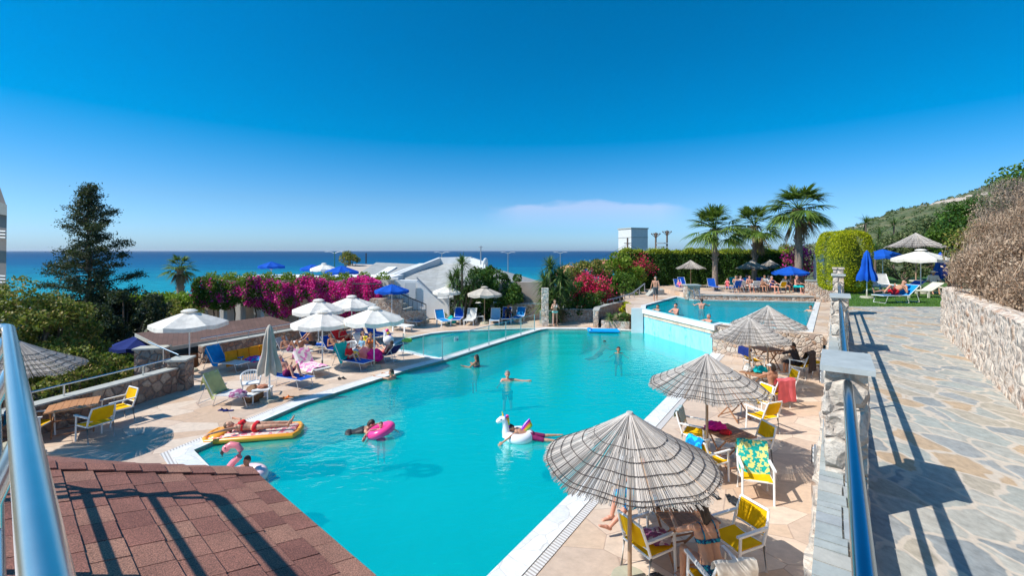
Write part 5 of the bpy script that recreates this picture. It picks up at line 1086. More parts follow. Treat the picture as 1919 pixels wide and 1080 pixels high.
mb = MB(); mb.tube([p + Vector((0, 0, .95)) for p in fp], .018, 8); mb.build('top_rail', M['steel'], t, smooth=True)
mb = MB(); q = (fp[1] + fp[0]) * .5; mb.box(q + Vector((0, -.01, .72)), (.30, .012, .2), rz=math.atan2(kd.y, kd.x)); s_ = mb.build('notice', M['plastic'], t)
mb = MB(); mb.box(q + Vector((-.04, -.02, .74)), (.09, .012, .09), rz=math.atan2(kd.y, kd.x)); mb.box(q + Vector((.06, -.01, .69)), (.10, .012, .05), rz=math.atan2(kd.y, kd.x)); mb.build('pictogram', M['navy'], s_)
t = thing('glass_fence', 'short glass fence section at the near left end of the small pool', 'fence', (k0.x - .18, k0.y + .25, .03))
fq = [Vector((0, 0, 0)), Vector((-.95, .55, 0)), Vector((-1.95, .9, 0))]
for p in fq: mb = MB(); mb.cyl(p, p + Vector((0, 0, .93)), .024, n=12); mb.build('post', M['steel'], t, smooth=True)
for a, b_ in zip(fq, fq[1:]):
    d = (b_ - a).normalized(); a2, b2 = a + d * .05, b_ - d * .05; nr = Vector((-d.y, d.x, 0)) * .005; mb = MB(); V = [a2 - nr, b2 - nr, b2 + nr, a2 + nr]; mb.add([p + Vector((0, 0, .08)) for p in V] + [p + Vector((0, 0, .9)) for p in V], [(0, 1, 2, 3), (7, 6, 5, 4), (0, 4, 5, 1), (1, 5, 6, 2), (2, 6, 7, 3), (3, 7, 4, 0)]); mb.build('glass_panel', M['glass'], t)
t = thing('glass_fence', 'glass gate with closely spaced posts beside the pale stone column', 'fence', at(1012, 612))
for x in (0, .25, .5, .8): mb = MB(); mb.cyl((x, 0, 0), (x, 0, 1.0), .018, n=8); mb.build('post', M['steel'], t)
mb = MB(); mb.box((.4, 0, .55), (.8, .01, .8)); mb.build('glass_panel', M['glass'], t); mb = MB(); mb.cyl((0, 0, 1), (.8, 0, 1), .018, n=8); mb.build('top_rail', M['steel'], t)
# upper pool ladder
t = thing('pool_ladder', 'steel pool ladder at the left corner of the upper pool', 'ladder', (12.75, 31.9, 1.3), .3)
for x in (0, .45): mb = MB(); mb.tube([(x, .45, 0), (x, .4, .65), (x, .2, .8), (x, -.05, .7), (x, -.25, -.3)], .022, 8); mb.build('rail', M['steel'], t, smooth=True)
for z in (-.25, -.02): mb = MB(); mb.box((.22, -.2, z), (.42, .08, .03)); mb.build('step', M['steel'], t)

# ------------------------------------------------------------------ inflatables
def torus(mb, c, R_, r, n=32, m_=12, sq=1.0, mi=None, tilt=None):
    V = []
    for i in range(n):
        a = 2 * math.pi * i / n
        for j in range(m_):
            b_ = 2 * math.pi * j / m_; p = Vector(((R_ + r * math.cos(b_)) * math.cos(a), (R_ + r * math.cos(b_)) * math.sin(a) * sq, r * math.sin(b_))); V.append(Vector(c) + (tilt @ p if tilt else p))
    mb.add(V, [(i * m_ + j, ((i + 1) % n) * m_ + j, ((i + 1) % n) * m_ + (j + 1) % m_, i * m_ + (j + 1) % m_) for i in range(n) for j in range(m_)], mi)
fx, fy, _ = at(455, 893, .05)
t = thing('flamingo_float', 'pink inflatable flamingo ring with a curved neck, half hidden by the shingled roof', 'float', (fx, fy, -.07), R(8)); t.scale = (.9, .9, .9)
mb = MB(); torus(mb, (0.05, 0, .12), .34, .15); mb.build('ring', M['pinkw'], t, smooth=True)
mb = MB(); pn = [(-.30, -.05, .15), (-.30, -.05, .34), (-.18, -.05, .50), (-.05, -.05, .62), (-.02, -.05, .76), (-.10, -.05, .88), (-.24, -.05, .90), (-.33, -.05, .84)]; mb.tube(pn, [.10, .085, .075, .07, .068, .07, .078, .07], 12); mb.ball((-.34, -.05, .82), (.085, .075, .09)); mb.build('neck', M['pinkv'], t, smooth=True)
mb = MB(); mb.tube([(-.38, -.05, .80), (-.43, -.05, .72), (-.42, -.05, .64)], [.05, .04, .012], 10); mb.build('beak', M['black'], t, smooth=True)
mb = MB(); mb.ball((-.33, -.12, .86), .018); mb.build('eye', M['eye'], t)
ux, uy, _ = at(966, 818, 0)
t = thing('unicorn_float', 'white inflatable unicorn ring with rainbow mane and wing', 'float', (ux, uy, -.07), R(5)); t.scale = (.76, .76, .76)
mb = MB(); torus(mb, (.12, 0, .12), .36, .17); mb.build('ring', M['vinyl'], t, smooth=True)
mb = MB(); mb.tube([(-.30, -.02, .1), (-.33, -.02, .4), (-.36, -.02, .6), (-.42, -.02, .70)], [.15, .115, .10, .11], 14); mb.tube([(-.38, -.02, .70), (-.50, -.03, .69), (-.60, -.04, .63), (-.64, -.04, .60)], [.11, .10, .075, .05], 12); mb.build('neck_and_head', M['vinyl'], t, smooth=True)
mb = MB(); mb.tube([(-.42, -.02, .80), (-.46, -.02, .96)], [.035, .006], 8); mb.build('horn', M['yellowp'], t, smooth=True)
for y in (-.08, .05): mb = MB(); mb.tube([(-.36, y, .78), (-.34, y, .88)], [.03, .006], 6); mb.build('ear', M['bluev'], t)
mb = MB(); mb.ball((-.50, -.12, .72), .022); mb.build('eye', M['eye'], t)
for k, c in enumerate(('red', 'orangev', 'yellowp', 'greenp', 'purplev')): mb = MB(); mb.ball((-.28 + .012 * k, -.02, .78 - .085 * k), (.06, .05, .06)); mb.build('mane', M[{'red': 'pinks'}.get(c, c)], t, smooth=True)
for k, c in enumerate(('purplev', 'pinks', 'orangev', 'yellowp', 'greenp')): mb = MB(); mb.tube([(.22 + .03 * k, .02, .28), (.34 + .045 * k, .06, .46 - .02 * k), (.50 + .02 * k, .10, .62 - .05 * k)], [.06, .05, .03], 10); mb.build('wing_feather', M[c], t, smooth=True)
# orange lilo
lx, ly, _ = at(478, 812, 0)
t = thing('air_mattress', 'orange edged inflatable lilo with the sunbather on it', 'float', (lx, ly, -.06), R(12))
mb = MB()
for k in range(7): mb.tube([(-1.0, -.33 + k * .11, .07), (-.95, -.33 + k * .11, .08), (.95, -.33 + k * .11, .08), (1.0, -.33 + k * .11, .07)], [.03, .055, .055, .03], 10)
mb.build('tubes', M['lilo'], t, smooth=True)
mb = MB(); mb.tube([(-1.02, -.40, .07), (1.02, -.40, .07), (1.1, -.2, .07), (1.1, .2, .07), (1.02, .40, .07), (-1.02, .40, .07), (-1.1, .2, .07), (-1.1, -.2, .07)], .07, 12, closed=True); mb.ball((-.85, 0, .10), (.2, .34, .10)); mb.build('rim', M['orangev'], t, smooth=True)
bx, by, _ = at(1128, 619, 0)
t = thing('air_mattress', 'blue inflatable mattress floating at the far edge of the main pool', 'float', (bx, by - .35, -.06), R(-3)); mb = MB()
for k in range(7): mb.tube([(-.9, -.33 + k * .11, .1), (.9, -.33 + k * .11, .1)], .06, 8)
mb.build('tubes', M['bluev'], t, smooth=True); mb = MB(); mb.ball((-.8, 0, .16), (.16, .34, .1)); mb.build('pillow', M['bluev'], t, smooth=True)
rx_, ry_, _ = at(714, 812, 0)
mb = MB(); torus(mb, (0, 0, .10), .27, .11, tilt=Matrix.Rotation(R(22), 3, 'Y').to_3x3() if False else Matrix.Rotation(R(-18), 3, 'Y')); o = mb.build('swim_ring', M['pinks'], None, smooth=True); o.location = (rx_, ry_, -.03); tag(o, 'hot pink inflatable swim ring around the small child', 'float')
# unicorn toy by the loungers
t = thing('unicorn_toy', 'small inflatable unicorn with a coloured mane on the navy lounger', 'toy', (*at(728, 668)[:2], .75), 0); mb = MB(); mb.ball((0, 0, 0), (.25, .2, .22)); mb.tube([(-.12, 0, .1), (-.14, 0, .35), (-.26, 0, .42)], [.12, .09, .06], 8); mb.build('body', M['vinyl'], t, smooth=True)
for k, c in enumerate(('pinks', 'yellowp', 'purplev')): mb = MB(); mb.ball((-.06 + .05 * k, 0, .42 - .12 * k), .08); mb.build('mane', M[c], t, smooth=True)
# ------------------------------------------------------------------ people: one continuous voxel-joined body each
def _cap(V, F, a, b_, ra, rb, n=12, fl=None):
    a, b_ = Vector(a), Vector(b_); d = b_ - a; L = d.length; d = d.normalized() if L > 1e-6 else Vector((0, 0, 1)); q = d.to_track_quat('Z', 'Y'); base = len(V); rows = []
    for k in range(4): t_ = -math.pi / 2 + (math.pi / 2) * k / 3.999; rows.append((a, ra, math.sin(t_), math.cos(t_)))
    for k in range(4): t_ = (math.pi / 2) * (k + .001) / 3.2; rows.append((b_, rb, math.sin(t_), max(.02, math.cos(t_))))
    for (c, r, s_, co) in rows:
        for i in range(n): V.append(c + d * (r * s_) + q @ Vector((r * co * math.cos(2 * math.pi * i / n), r * co * math.sin(2 * math.pi * i / n), 0)))
    m_ = len(rows)
    for k in range(m_ - 1): F += [(base + k * n + i, base + k * n + (i + 1) % n, base + (k + 1) * n + (i + 1) % n, base + (k + 1) * n + i) for i in range(n)]
    F.append(tuple(base + i for i in range(n - 1, -1, -1))); F.append(tuple(base + (m_ - 1) * n + i for i in range(n)))
def remesh(caps, vox, name):
    V, F = [], []
    for c in caps: _cap(V, F, *c[:4])
    me = bpy.data.meshes.new('tmp'); me.from_pydata([tuple(v_) for v_ in V], [], F); o = bpy.data.objects.new('tmp', me); C.objects.link(o)
    m1 = o.modifiers.new('r', 'REMESH'); m1.mode = 'VOXEL'; m1.voxel_size = vox; m1.use_smooth_shade = True
    m2 = o.modifiers.new('s', 'SMOOTH'); m2.factor = .5; m2.iterations = 2
    dg = bpy.context.evaluated_depsgraph_get(); dg.update(); ev = o.evaluated_get(dg); r = bpy.data.meshes.new_from_object(ev); r.name = name
    bpy.data.objects.remove(o); bpy.data.meshes.remove(me); return r
def seg_dist(P, a, b_):
    a, b_ = np.array(a), np.array(b_); d = b_ - a; t_ = np.clip(((P - a) @ d) / max(1e-9, d @ d), 0, 1); return np.linalg.norm(P - (a + t_[:, None] * d), axis=1)
UPV = Vector((0, 0, 1))
def person(lab, loc, rz, pose, skin='skin1', hair='hairb', hairlen=0, wear=(), scale=1.0, vox=.013, female=False, group=None, hat=None, detail=1, build=1.0):
    """pose: dict of directions in the local frame (x right, y forward, z up). pelvis height hz."""
    P = dict(hz=.92, torso=(0, 0, 1), lat=(1, 0, 0), head=(0, .05, 1), face=(0, 1, 0), uaL=(-.15, 0, -1), uaR=(.15, 0, -1), faL=(-.1, .15, -1), faR=(.1, .15, -1), thL=(-.05, 0, -1), thR=(.05, 0, -1), shL=(0, -.02, -1), shR=(0, -.02, -1), ftL=(0, 1, -.1), ftR=(0, 1, -.1), haL=None, haR=None); P.update(pose)
    v_ = {k: (Vector(x).normalized() if isinstance(x, (tuple, list)) else x) for k, x in P.items()}
    pel = Vector((0, 0, P['hz'] / scale)); lat = v_['lat']; tr_ = v_['torso']; fwd = lat.cross(tr_) * -1; fwd = tr_.cross(lat).normalized()   # chest direction
    B_ = build; caps = []
    def c(a, b_, ra, rb, tg): caps.append((a, b_, ra, rb, tg))
    waist = pel + tr_ * .17; chest = pel + tr_ * .36; nk = pel + tr_ * .50; hipw = .085 if not female else .095; shw = .175 if not female else .155
    hip = {'L': pel - lat * hipw, 'R': pel + lat * hipw}; sh = {'L': pel + tr_ * .46 - lat * shw, 'R': pel + tr_ * .46 + lat * shw}
    c(hip['L'], hip['R'], .105 * B_, .105 * B_, 'pelvis'); c(pel - lat * .055, waist - lat * .05, .105 * B_, .088 * B_, 'belly'); c(pel + lat * .055, waist + lat * .05, .105 * B_, .088 * B_, 'belly')
    c(waist - lat * .05, chest - lat * .075, .09 * B_, .10 * B_, 'chest'); c(waist + lat * .05, chest + lat * .075, .09 * B_, .10 * B_, 'chest'); c(chest - lat * .075, chest + lat * .075, .10, .10, 'chest')
    c(sh['L'] + lat * .03 - tr_ * .02, sh['R'] - lat * .03 - tr_ * .02, .068, .068, 'shoulders'); c(nk - tr_ * .05, nk + v_['head'] * .06, .06, .052, 'neck')
    if female:
        for sd_ in (-1, 1): c(chest + lat * sd_ * .075 + fwd * .075, chest + lat * sd_ * .075 + fwd * .085 - tr_ * .02, .062, .055, 'bust')
    for sd_ in (-1, 1): c(pel + lat * sd_ * .07 - fwd * .045, pel + lat * sd_ * .07 - fwd * .05 - tr_ * .03, .085, .08, 'pelvis')
    hd_ = v_['head']; fc = v_['face']; fc = (fc - hd_ * fc.dot(hd_)).normalized(); hl = hd_.cross(fc); hc = nk + hd_ * .155
    c(hc - hd_ * .015 - fc * .02, hc + hd_ * .035 - fc * .012, .088, .085, 'head'); c(hc - hd_ * .06 + fc * .03, hc + hd_ * .02 + fc * .02, .055, .072, 'head'); c(hc - hd_ * .02 + fc * .085, hc - hd_ * .035 + fc * .105, .012, .016, 'head')
    c(hc - hd_ * .075 + fc * .07, hc - hd_ * .078 + fc * .068, .022, .022, 'head')
    for sd_ in (-1, 1): c(hc + hl * sd_ * .088 - hd_ * .02, hc + hl * sd_ * .09 - hd_ * -.005, .014, .017, 'head')
    J = {}
    for s_ in 'LR':
        sg = -1 if s_ == 'L' else 1; a = sh[s_]; e = a + v_['ua' + s_] * .28; w_ = e + v_['fa' + s_] * .25; hdir = v_['ha' + s_] or v_['fa' + s_]; J['el' + s_] = e; J['wr' + s_] = w_
        c(a, e, .052 if not female else .044, .038 if not female else .034, 'uarm'); c(e, w_, .038 if not female else .034, .025, 'farm')
        side = hdir.cross(v_['ua' + s_] if abs(hdir.dot(v_['ua' + s_])) < .95 else fwd); side = side.normalized() if side.length > 1e-3 else lat; nrm = hdir.cross(side).normalized(); pm_ = w_ + hdir * .085
        c(w_ + side * .012, pm_ + side * .022, .020, .019, 'hand'); c(w_ - side * .012, pm_ - side * .022, .020, .019, 'hand')
        for k, ln in enumerate((.070, .080, .074, .058)):
            o_b = pm_ + side * (.030 - .020 * k); m1 = o_b + (hdir + nrm * .15).normalized() * ln * .55; m2 = m1 + (hdir + nrm * .6).normalized() * ln * .5; r_ = .0095 if vox < .01 else .0115; c(o_b, m1, r_, r_ * .95, 'hand'); c(m1, m2, r_ * .95, r_ * .8, 'hand')
        tb = w_ + hdir * .03 + side * .025; t1 = tb + (hdir * .7 + side * .7).normalized() * .035; t2 = t1 + (hdir + side * .2 + nrm * .3).normalized() * .03; c(tb, t1, .012, .011, 'hand'); c(t1, t2, .011, .0095, 'hand')
        h = hip[s_]; kn_ = h + v_['th' + s_] * .42; an = kn_ + v_['sh' + s_] * .40; J['kn' + s_] = kn_; J['an' + s_] = an
        c(h, h.lerp(kn_, .5), .088 * B_, .07 * B_, 'thigh1'); c(h.lerp(kn_, .5), kn_, .07 * B_, .052, 'thigh2'); c(kn_, kn_.lerp(an, .35), .050, .052, 'shin'); c(kn_.lerp(an, .35), an, .052, .034, 'shin')
        ft = v_['ft' + s_]; c(an - ft * .03 + v_['sh' + s_] * .03, an + ft * .06 + v_['sh' + s_] * .025, .034, .033, 'foot'); c(an + ft * .06 + v_['sh' + s_] * .03, an + ft * .15 + v_['sh' + s_] * .045, .032, .022, 'foot')
        for k in range(3): c(an + ft * .14 + v_['sh' + s_] * .048 + ft.cross(v_['sh' + s_]) * (.018 - .018 * k), an + ft * .175 + v_['sh' + s_] * .05 + ft.cross(v_['sh' + s_]) * (.020 - .019 * k), .013, .010, 'foot')
    t = thing('person', lab, 'person', loc, rz, group); t.scale = (scale,) * 3
    me = remesh(caps, vox, 'body'); me.materials.append(M[skin]); bo = link('body', me, t)
    n = len(me.vertices); co = np.empty(n * 3, np.float32); me.vertices.foreach_get('co', co); co = co.reshape(-1, 3); nr_ = np.empty(n * 3, np.float32); me.vertices.foreach_get('normal', nr_); nr_ = nr_.reshape(-1, 3)
    faces = [tuple(p.vertices) for p in me.polygons]
    if wear:
        D_ = np.stack([seg_dist(co, c_[0], c_[1]) - (c_[2] + c_[3]) / 2 for c_ in caps], 1); tags_ = np.array([c_[4] for c_ in caps]); near = tags_[D_.argmin(1)]
        up_ = (co - np.array(pel)) @ np.array(tr_); lt_ = (co - np.array(pel)) @ np.array(lat)
        fd_ = (co - np.array(pel)) @ np.array(fwd)
        for wn, wm_, kind in wear:
            if kind == 'trunks': ok = np.isin(near, ['pelvis', 'thigh1']) | ((near == 'belly') & (up_ < .06))
            elif kind == 'shorts': ok = np.isin(near, ['pelvis', 'thigh1', 'thigh2']) | ((near == 'belly') & (up_ < .08)); ok &= ~((near == 'thigh2') & (rng.random(n) < 0))
            elif kind == 'brief': ok = ((near == 'pelvis') & (up_ < .045)) | ((near == 'belly') & (up_ < .03))
            elif kind == 'bra': ok = ((near == 'bust') | ((near == 'chest') & (up_ > .27) & (up_ < .325)) | ((near == 'chest') & (up_ >= .32) & (np.abs(np.abs(lt_) - .10) < .012)) | ((near == 'shoulders') & (np.abs(np.abs(lt_) - .10) < .012)))
            elif kind == 'shirt': ok = np.isin(near, ['pelvis', 'belly', 'chest', 'shoulders', 'bust', 'uarm'])
            elif kind == 'top': ok = np.isin(near, ['belly', 'chest', 'shoulders', 'bust'])
            elif kind == 'dress': ok = np.isin(near, ['pelvis', 'belly', 'chest', 'shoulders', 'bust', 'thigh1', 'thigh2'])
            elif kind == 'swimsuit': ok = np.isin(near, ['pelvis', 'belly', 'bust']) | ((near == 'chest') & (up_ < .40))
            fs = [f for f in faces if all(ok[i] for i in f)]
            if not fs: continue
            used = sorted({i for f in fs for i in f}); mp_ = {i: k for k, i in enumerate(used)}; off_ = .008 if kind in ('brief', 'bra', 'swimsuit') else .014
            gm = MB(); gm.add([tuple(co[i] + nr_[i] * off_) for i in used], [tuple(mp_[i] for i in f) for f in fs]); gmv = bpy.data.meshes.new(wn); gmv.from_pydata(gm.v, [], gm.f); gmv.materials.append(M[wm_]); gmv.polygons.foreach_set('use_smooth', [True] * len(gmv.polygons)); gmv.update(); g_o = link(wn, gmv, t)
            if detail: sm = g_o.modifiers.new('t', 'SOLIDIFY'); sm.thickness = .004; sm.offset = -1
    hcaps = [(hc + hd_ * .03 - fc * .02, hc + hd_ * .045 - fc * .015, .092, .088), (hc - fc * .05 + hd_ * .02, hc - fc * .055 - hd_ * .03, .07, .06)]
    if hairlen:
        q = hc - fc * .06; nb = 5
        for k in range(nb):
            u = (k - 2) * .030; hcaps.append((q + hl * u + hd_ * .02, q + hl * u * 1.25 - fc * .02 - (hd_ * .5 + UPV * .5).normalized() * hairlen * (1 - .1 * abs(k - 2)), .035, .018))
    if hair != 'bald': hm = remesh(hcaps, .010, 'hair'); hm.materials.append(M[hair]); link('hair', hm, t)
    mb = MB()
    for sd_ in (-1, 1): mb.ball(hc + fc * .083 + hl * sd_ * .032 - hd_ * .002, .010, 8, 6)
    mb.build('eyes', M['eye'], t)
    if hat: 
        mb = MB(); q = hd_.to_track_quat('Z', 'Y').to_matrix()
        mb.ball(hc + hd_ * .045, (.098, .098, .075), rot=q); 
        for k in range(1): mb.cyl(hc + hd_ * .045 + fc * .03, hc + hd_ * .055 + fc * .03, .125 if hat != 'wide' else .2, .12 if hat != 'wide' else .17, 16)
        mb.build('hat', M['whitec' if hat == 'wide' else 'offw'], t)
    return t
STAND = {}
WALK = dict(thR=(.03, .30, -1), shR=(0, .02, -1), thL=(-.03, -.22, -1), shL=(0, -.5, -1), ftL=(0, .9, -.5), uaL=(-.2, .3, -1), faL=(0, .5, -1), uaR=(.3, -.3, -1), faR=(.2, .1, -1), hz=.90)
SIT = dict(hz=.52, torso=(0, -.12, 1), thL=(-.12, 1, -.05), thR=(.12, 1, -.05), shL=(0, .05, -1), shR=(0, .05, -1), uaL=(-.3, .2, -1), uaR=(.3, .2, -1), faL=(.1, 1, -.2), faR=(-.1, 1, -.1))
RECL = dict(hz=.44, torso=(0, -.75, .66), thL=(-.1, 1, .35), thR=(.1, .9, .6), shL=(0, 1, -.5), shR=(0, .45, -1), ftL=(0, .6, .6), ftR=(0, 1, 0), head=(0, -.4, 1), face=(0, 1, .3), uaL=(-.3, .2, -.8), uaR=(.3, .2, -.8), faL=(.4, 1, .3), faR=(-.4, 1, .3))
FLAT = dict(hz=.42, torso=(0, -1, .1), thL=(-.08, 1, 0), thR=(.08, 1, .02), shL=(0, 1, -.02), shR=(0, 1, -.05), ftL=(-.3, .3, 1), ftR=(.3, .3, 1), head=(0, -1, .2), face=(0, 0, 1), uaL=(-.7, .4, -.1), uaR=(.7, .4, -.1), faL=(.1, 1, .0), faR=(-.1, 1, .0))
WATER = dict(hz=-.45, thL=(-.1, .2, -1), thR=(.1, .3, -1), uaL=(-.8, .6, -.5), uaR=(.8, .5, -.5), faL=(-.2, 1, .1), faR=(.2, 1, .1))
def P_(base, **k): d = dict(base); d.update(k); return d
def fdir(x, y): return math.atan2(y, x) - math.pi / 2
# near table
person('woman in a dark blue bikini seen from behind, leaning on the nearest table', (2.70, 6.12, 0), fdir(-.22, 1), P_(SIT, torso=(.0, .32, 1), head=(-.2, .45, 1), face=(-.5, 1, -.3), uaL=(-.45, .75, -.55), faL=(.25, 1, .15), uaR=(.25, .8, -.55), faR=(-.35, 1, .2), hz=.55), 'skin1', 'hairb', .20, [('bikini_top', 'bikini', 'bra'), ('bikini_bottom', 'bikini', 'brief')], 1.04, .0085, True)
person('man sitting under the nearest thatched parasol with one leg stretched out', (2.32, 7.95, 0), fdir(-.95, -.25), P_(SIT, torso=(0, -.2, 1), thL=(-.1, 1, -.25), shL=(-.1, 1, -.75), ftL=(0, .8, .4), thR=(.35, 1, -.1), shR=(.1, .2, -1)), 'skin4', 'hairg', 0, [('swim_shorts', 'btile', 'shorts')], 1.03, .0095)
person('person in a cap whose back shows above the coral towel chair', (8.12, 14.1, 0), fdir(-.25, .97), P_(SIT, torso=(0, .1, 1), uaL=(-.5, .8, -.5), uaR=(.5, .8, -.5)), 'skin2', 'hairb', .12, [('top', 'greyc', 'brief')], 1, .012, True, hat='cap')
person('person in a dark cap bending over the farthest lower table', (10.9, 17.3, 0), fdir(-.6, .8), P_(SIT, torso=(0, .35, 1), uaL=(-.3, .9, -.4), uaR=(.3, .9, -.4)), 'skin2', 'hairb', 0, [('shirt', 'blackc', 'shirt'), ('shorts', 'blackc', 'shorts')], 1, .013, hat=None)
# left loungers
x, y, _ = at(540, 722); person('man in wine coloured shorts reading on a blue lounger, knees up', (x, y, 0), R(-115), P_(RECL, thL=(-.12, .8, .8), shL=(-.05, .45, -1), thR=(.16, .75, .85), shR=(.05, .5, -1), faL=(.3, .8, .8), faR=(-.3, .8, .8), ftL=(0, 1, 0)), 'skin4', 'hairg', 0, [('swim_shorts', 'wine', 'trunks')], 1, .011)
x, y, _ = at(586, 661); person('tanned man sitting bent forward on the blue backed lounger', (x, y, 0), R(125), P_(SIT, hz=.47, torso=(0, .38, 1), head=(0, .6, 1), uaL=(-.2, .8, -.8), uaR=(.2, .8, -.8), faL=(.1, .9, -.6), faR=(-.1, .9, -.6), thL=(-.3, 1, .2), thR=(.3, 1, .25), shL=(0, .5, -1), shR=(0, .4, -1)), 'skin2', 'hairb', 0, [('swim_trunks', 'black', 'trunks')], 1.04, .012)
x, y, _ = at(545, 673); person('tanned person lying by the orange mattress, knees raised behind the closed parasol', (x, y, 0), R(-112), P_(RECL, thL=(-.1, .6, .9), shL=(0, .6, -1), thR=(.1, .5, .9), shR=(0, .7, -1), ftL=(0, 1, 0)), 'skin2', 'hairb', 0, [('swim_trunks', 'purple', 'trunks')], 1, .014)
x, y, _ = at(650, 650); person('person lying on the red lounger in the parasol shade', (x, y, 0), R(-115), P_(RECL), 'skin1', 'hairl', .1, [('swimsuit', 'red', 'swimsuit')], .97, .014, True)
x, y, _ = at(672, 641); person('woman in a lavender dress sitting by the wall in the shade', (x, y, 0), R(-150), P_(SIT, hz=.45), 'skin1', 'hairl', .1, [('dress', 'lav', 'dress')], .95, .014, True)
x, y, _ = at(657, 689); person('child wrapped in a red hooded towel on the aqua towel lounger', (x, y, 0), R(-118), P_(SIT, hz=.42, torso=(0, -.35, 1), thL=(-.1, .8, .5), thR=(.1, .8, .5), shL=(0, .6, -.9), shR=(0, .6, -.9)), 'skin3', 'red', .25, [('towel_robe', 'red', 'shirt')], .72, .014)
x, y, _ = at(694, 672); person('woman in an orange bikini sitting behind the cream parasol pole', (x, y, 0), R(-150), P_(SIT, hz=.45, torso=(0, .15, 1)), 'skin1', 'hairb', .12, [('bikini_top', 'orangep', 'bra'), ('bikini_bottom', 'orangep', 'brief')], .95, .013, True)
x, y, _ = at(678, 668); person('small child in blue and white among the bags by the cream parasol', (x, y, 0), R(170), P_(SIT, hz=.40), 'skin3', 'hairl', 0, [('shirt', 'bstripe', 'shirt')], .6, .014)
x, y, _ = at(690, 662); person('person in a yellow top lying on the white lounger under the cream parasol', (x, y, 0), R(-125), P_(RECL), 'skin1', 'hairb', .1, [('top', 'yellowp', 'swimsuit')], .95, .014, True)
x, y, _ = at(632, 668); person('tanned sunbather on the blue lounger between the red one and the child', (x, y, 0), R(-115), P_(RECL, thL=(-.1, .7, .8), shL=(0, .6, -1)), 'skin2', 'hairb', 0, [('swim_trunks', 'black', 'trunks')], 1, .014)
x, y, _ = at(722, 678); person('person lying on the navy lounger beside the small pool', (x, y, 0), R(60), P_(RECL, shR=(0, 1, -.4)), 'skin3', 'hairl', 0, [('swimsuit', 'pink', 'swimsuit')], .85, .014, True)
x, y, _ = at(952, 604); person('woman in dark clothes on the far row of loungers', (x, y, 0), R(178), P_(RECL, torso=(0, -.4, 1)), 'skin2', 'hairb', .15, [('dress', 'blackc', 'dress')], .95, .014, True)
x, y, _ = at(1040, 613); person('woman in a mint bikini bottom standing at the far pool edge', (x, y, .03), R(200), P_(STAND, thL=(-.08, 0, -1), thR=(.06, .06, -1), uaL=(-.5, .2, -1), faL=(.6, .8, .5), uaR=(.5, .2, -1), faR=(-.5, .8, .6), hz=.93), 'skin1', 'hairl', .15, [('bikini_top', 'beige' if False else 'wfab', 'bra'), ('bikini_bottom', 'mint', 'brief')], .98, .012, True)
person('man in black trunks standing at the stone bar with his back to the pool', (2.3, 31.5, 0.0), 0, P_(STAND, uaL=(-.5, .6, -.8), faL=(.4, 1, .1), hz=.98), 'skin2', 'hairb', 0, [('swim_trunks', 'black', 'shorts')], 1.05, .013)
person('person leaning on the stone bar in the shade of the wall', (.6, 33.1, .05), R(170), P_(STAND, hz=.95, uaL=(-.3, .8, -.6), uaR=(.3, .8, -.6)), 'skin2', 'hairb', 0, [('shorts', 'navy', 'shorts')], 1, .014)
person('bare chested man in dark green shorts walking beside the upper pool', (10.0, 31.6, 1.3), R(165), P_(WALK), 'skin1', 'hairg', 0, [('shorts', 'greyc', 'shorts')], 1.03, .012)
# lawn
person('man in red trunks lying on the lounger at the edge of the flagstones', (17.15, 20.35, 2.5), R(96), P_(RECL, hz=.47, torso=(0, -.85, .5), thL=(-.1, .8, .6), shL=(0, .75, -.75), thR=(.1, 1, .05), shR=(0, 1, -.1), ftR=(0, .3, 1), faL=(.3, .4, .9), faR=(-.3, .4, .9)), 'skin1', 'hairb', 0, [('swim_trunks', 'red', 'trunks')], 1.02, .011)
person('person in a white sun hat under the white parasol on the lawn', (22.4, 24.1, 2.5), R(150), P_(SIT, hz=.5), 'skin1', 'hairb', .1, [('shirt', 'whitec', 'shirt')], .97, .014, hat='wide')
person('person dressed in black seated in the shade at the right of the lawn', (22.9, 23.6, 2.5), R(170), P_(SIT, hz=.5), 'skin2', 'hairb', 0, [('shirt', 'blackc', 'shirt'), ('trousers', 'blackc', 'shorts')], 1, .014)
person('person in pink sitting behind the upright white loungers on the lawn', (18.7, 25.6, 2.5), R(-160), P_(SIT, hz=.5), 'skin3', 'hairb', .1, [('shirt', 'pink', 'top')], .95, .014)
# upper terrace
TP = [(17.5, 34.9, 160, 'skin1', 'greyc', 'trunks', 0, 'bare backed person in patterned shorts, leftmost of the big terrace group', .98, 'hairl'), (18.35, 35.3, 185, 'skin3', 'pinkp', 'dress', 1, 'woman in a pale pink dress, second of the big terrace group', .95, 'hairl'), (19.0, 34.9, 175, 'skin4', 'whitec', 'trunks', 0, 'ruddy man in white shorts facing the pool on the terrace', 1, 'hairb'),
      (20.0, 34.4, 180, 'skin1', 'orangep', 'brief', 1, 'child in orange sitting on the terrace kerb', .75, 'hairl'), (20.9, 34.1, 190, 'skin4', 'navy', 'swimsuit', 1, 'woman in a navy swimsuit leaning forward over the terrace kerb', 1, 'hairg'), (21.3, 35.6, 180, 'skin2', 'whitec', 'shirt', 0, 'person in white at the back of the terrace group', 1, 'hairb'),
      (22.9, 34.8, 175, 'skin2', 'greyc', 'shirt', 0, 'man in a grey shirt under the blue parasol on the terrace', 1.02, 'hairb'), (23.6, 34.2, 205, 'skin4', 'tealt', 'shorts', 0, 'ruddy man in teal trunks at the right end of the terrace group', 1.06, 'hairg'), (16.6, 35.0, 150, 'skin3', 'pink', 'dress', 1, 'child in pink by the corner pier of the terrace', .7, 'hairl')]
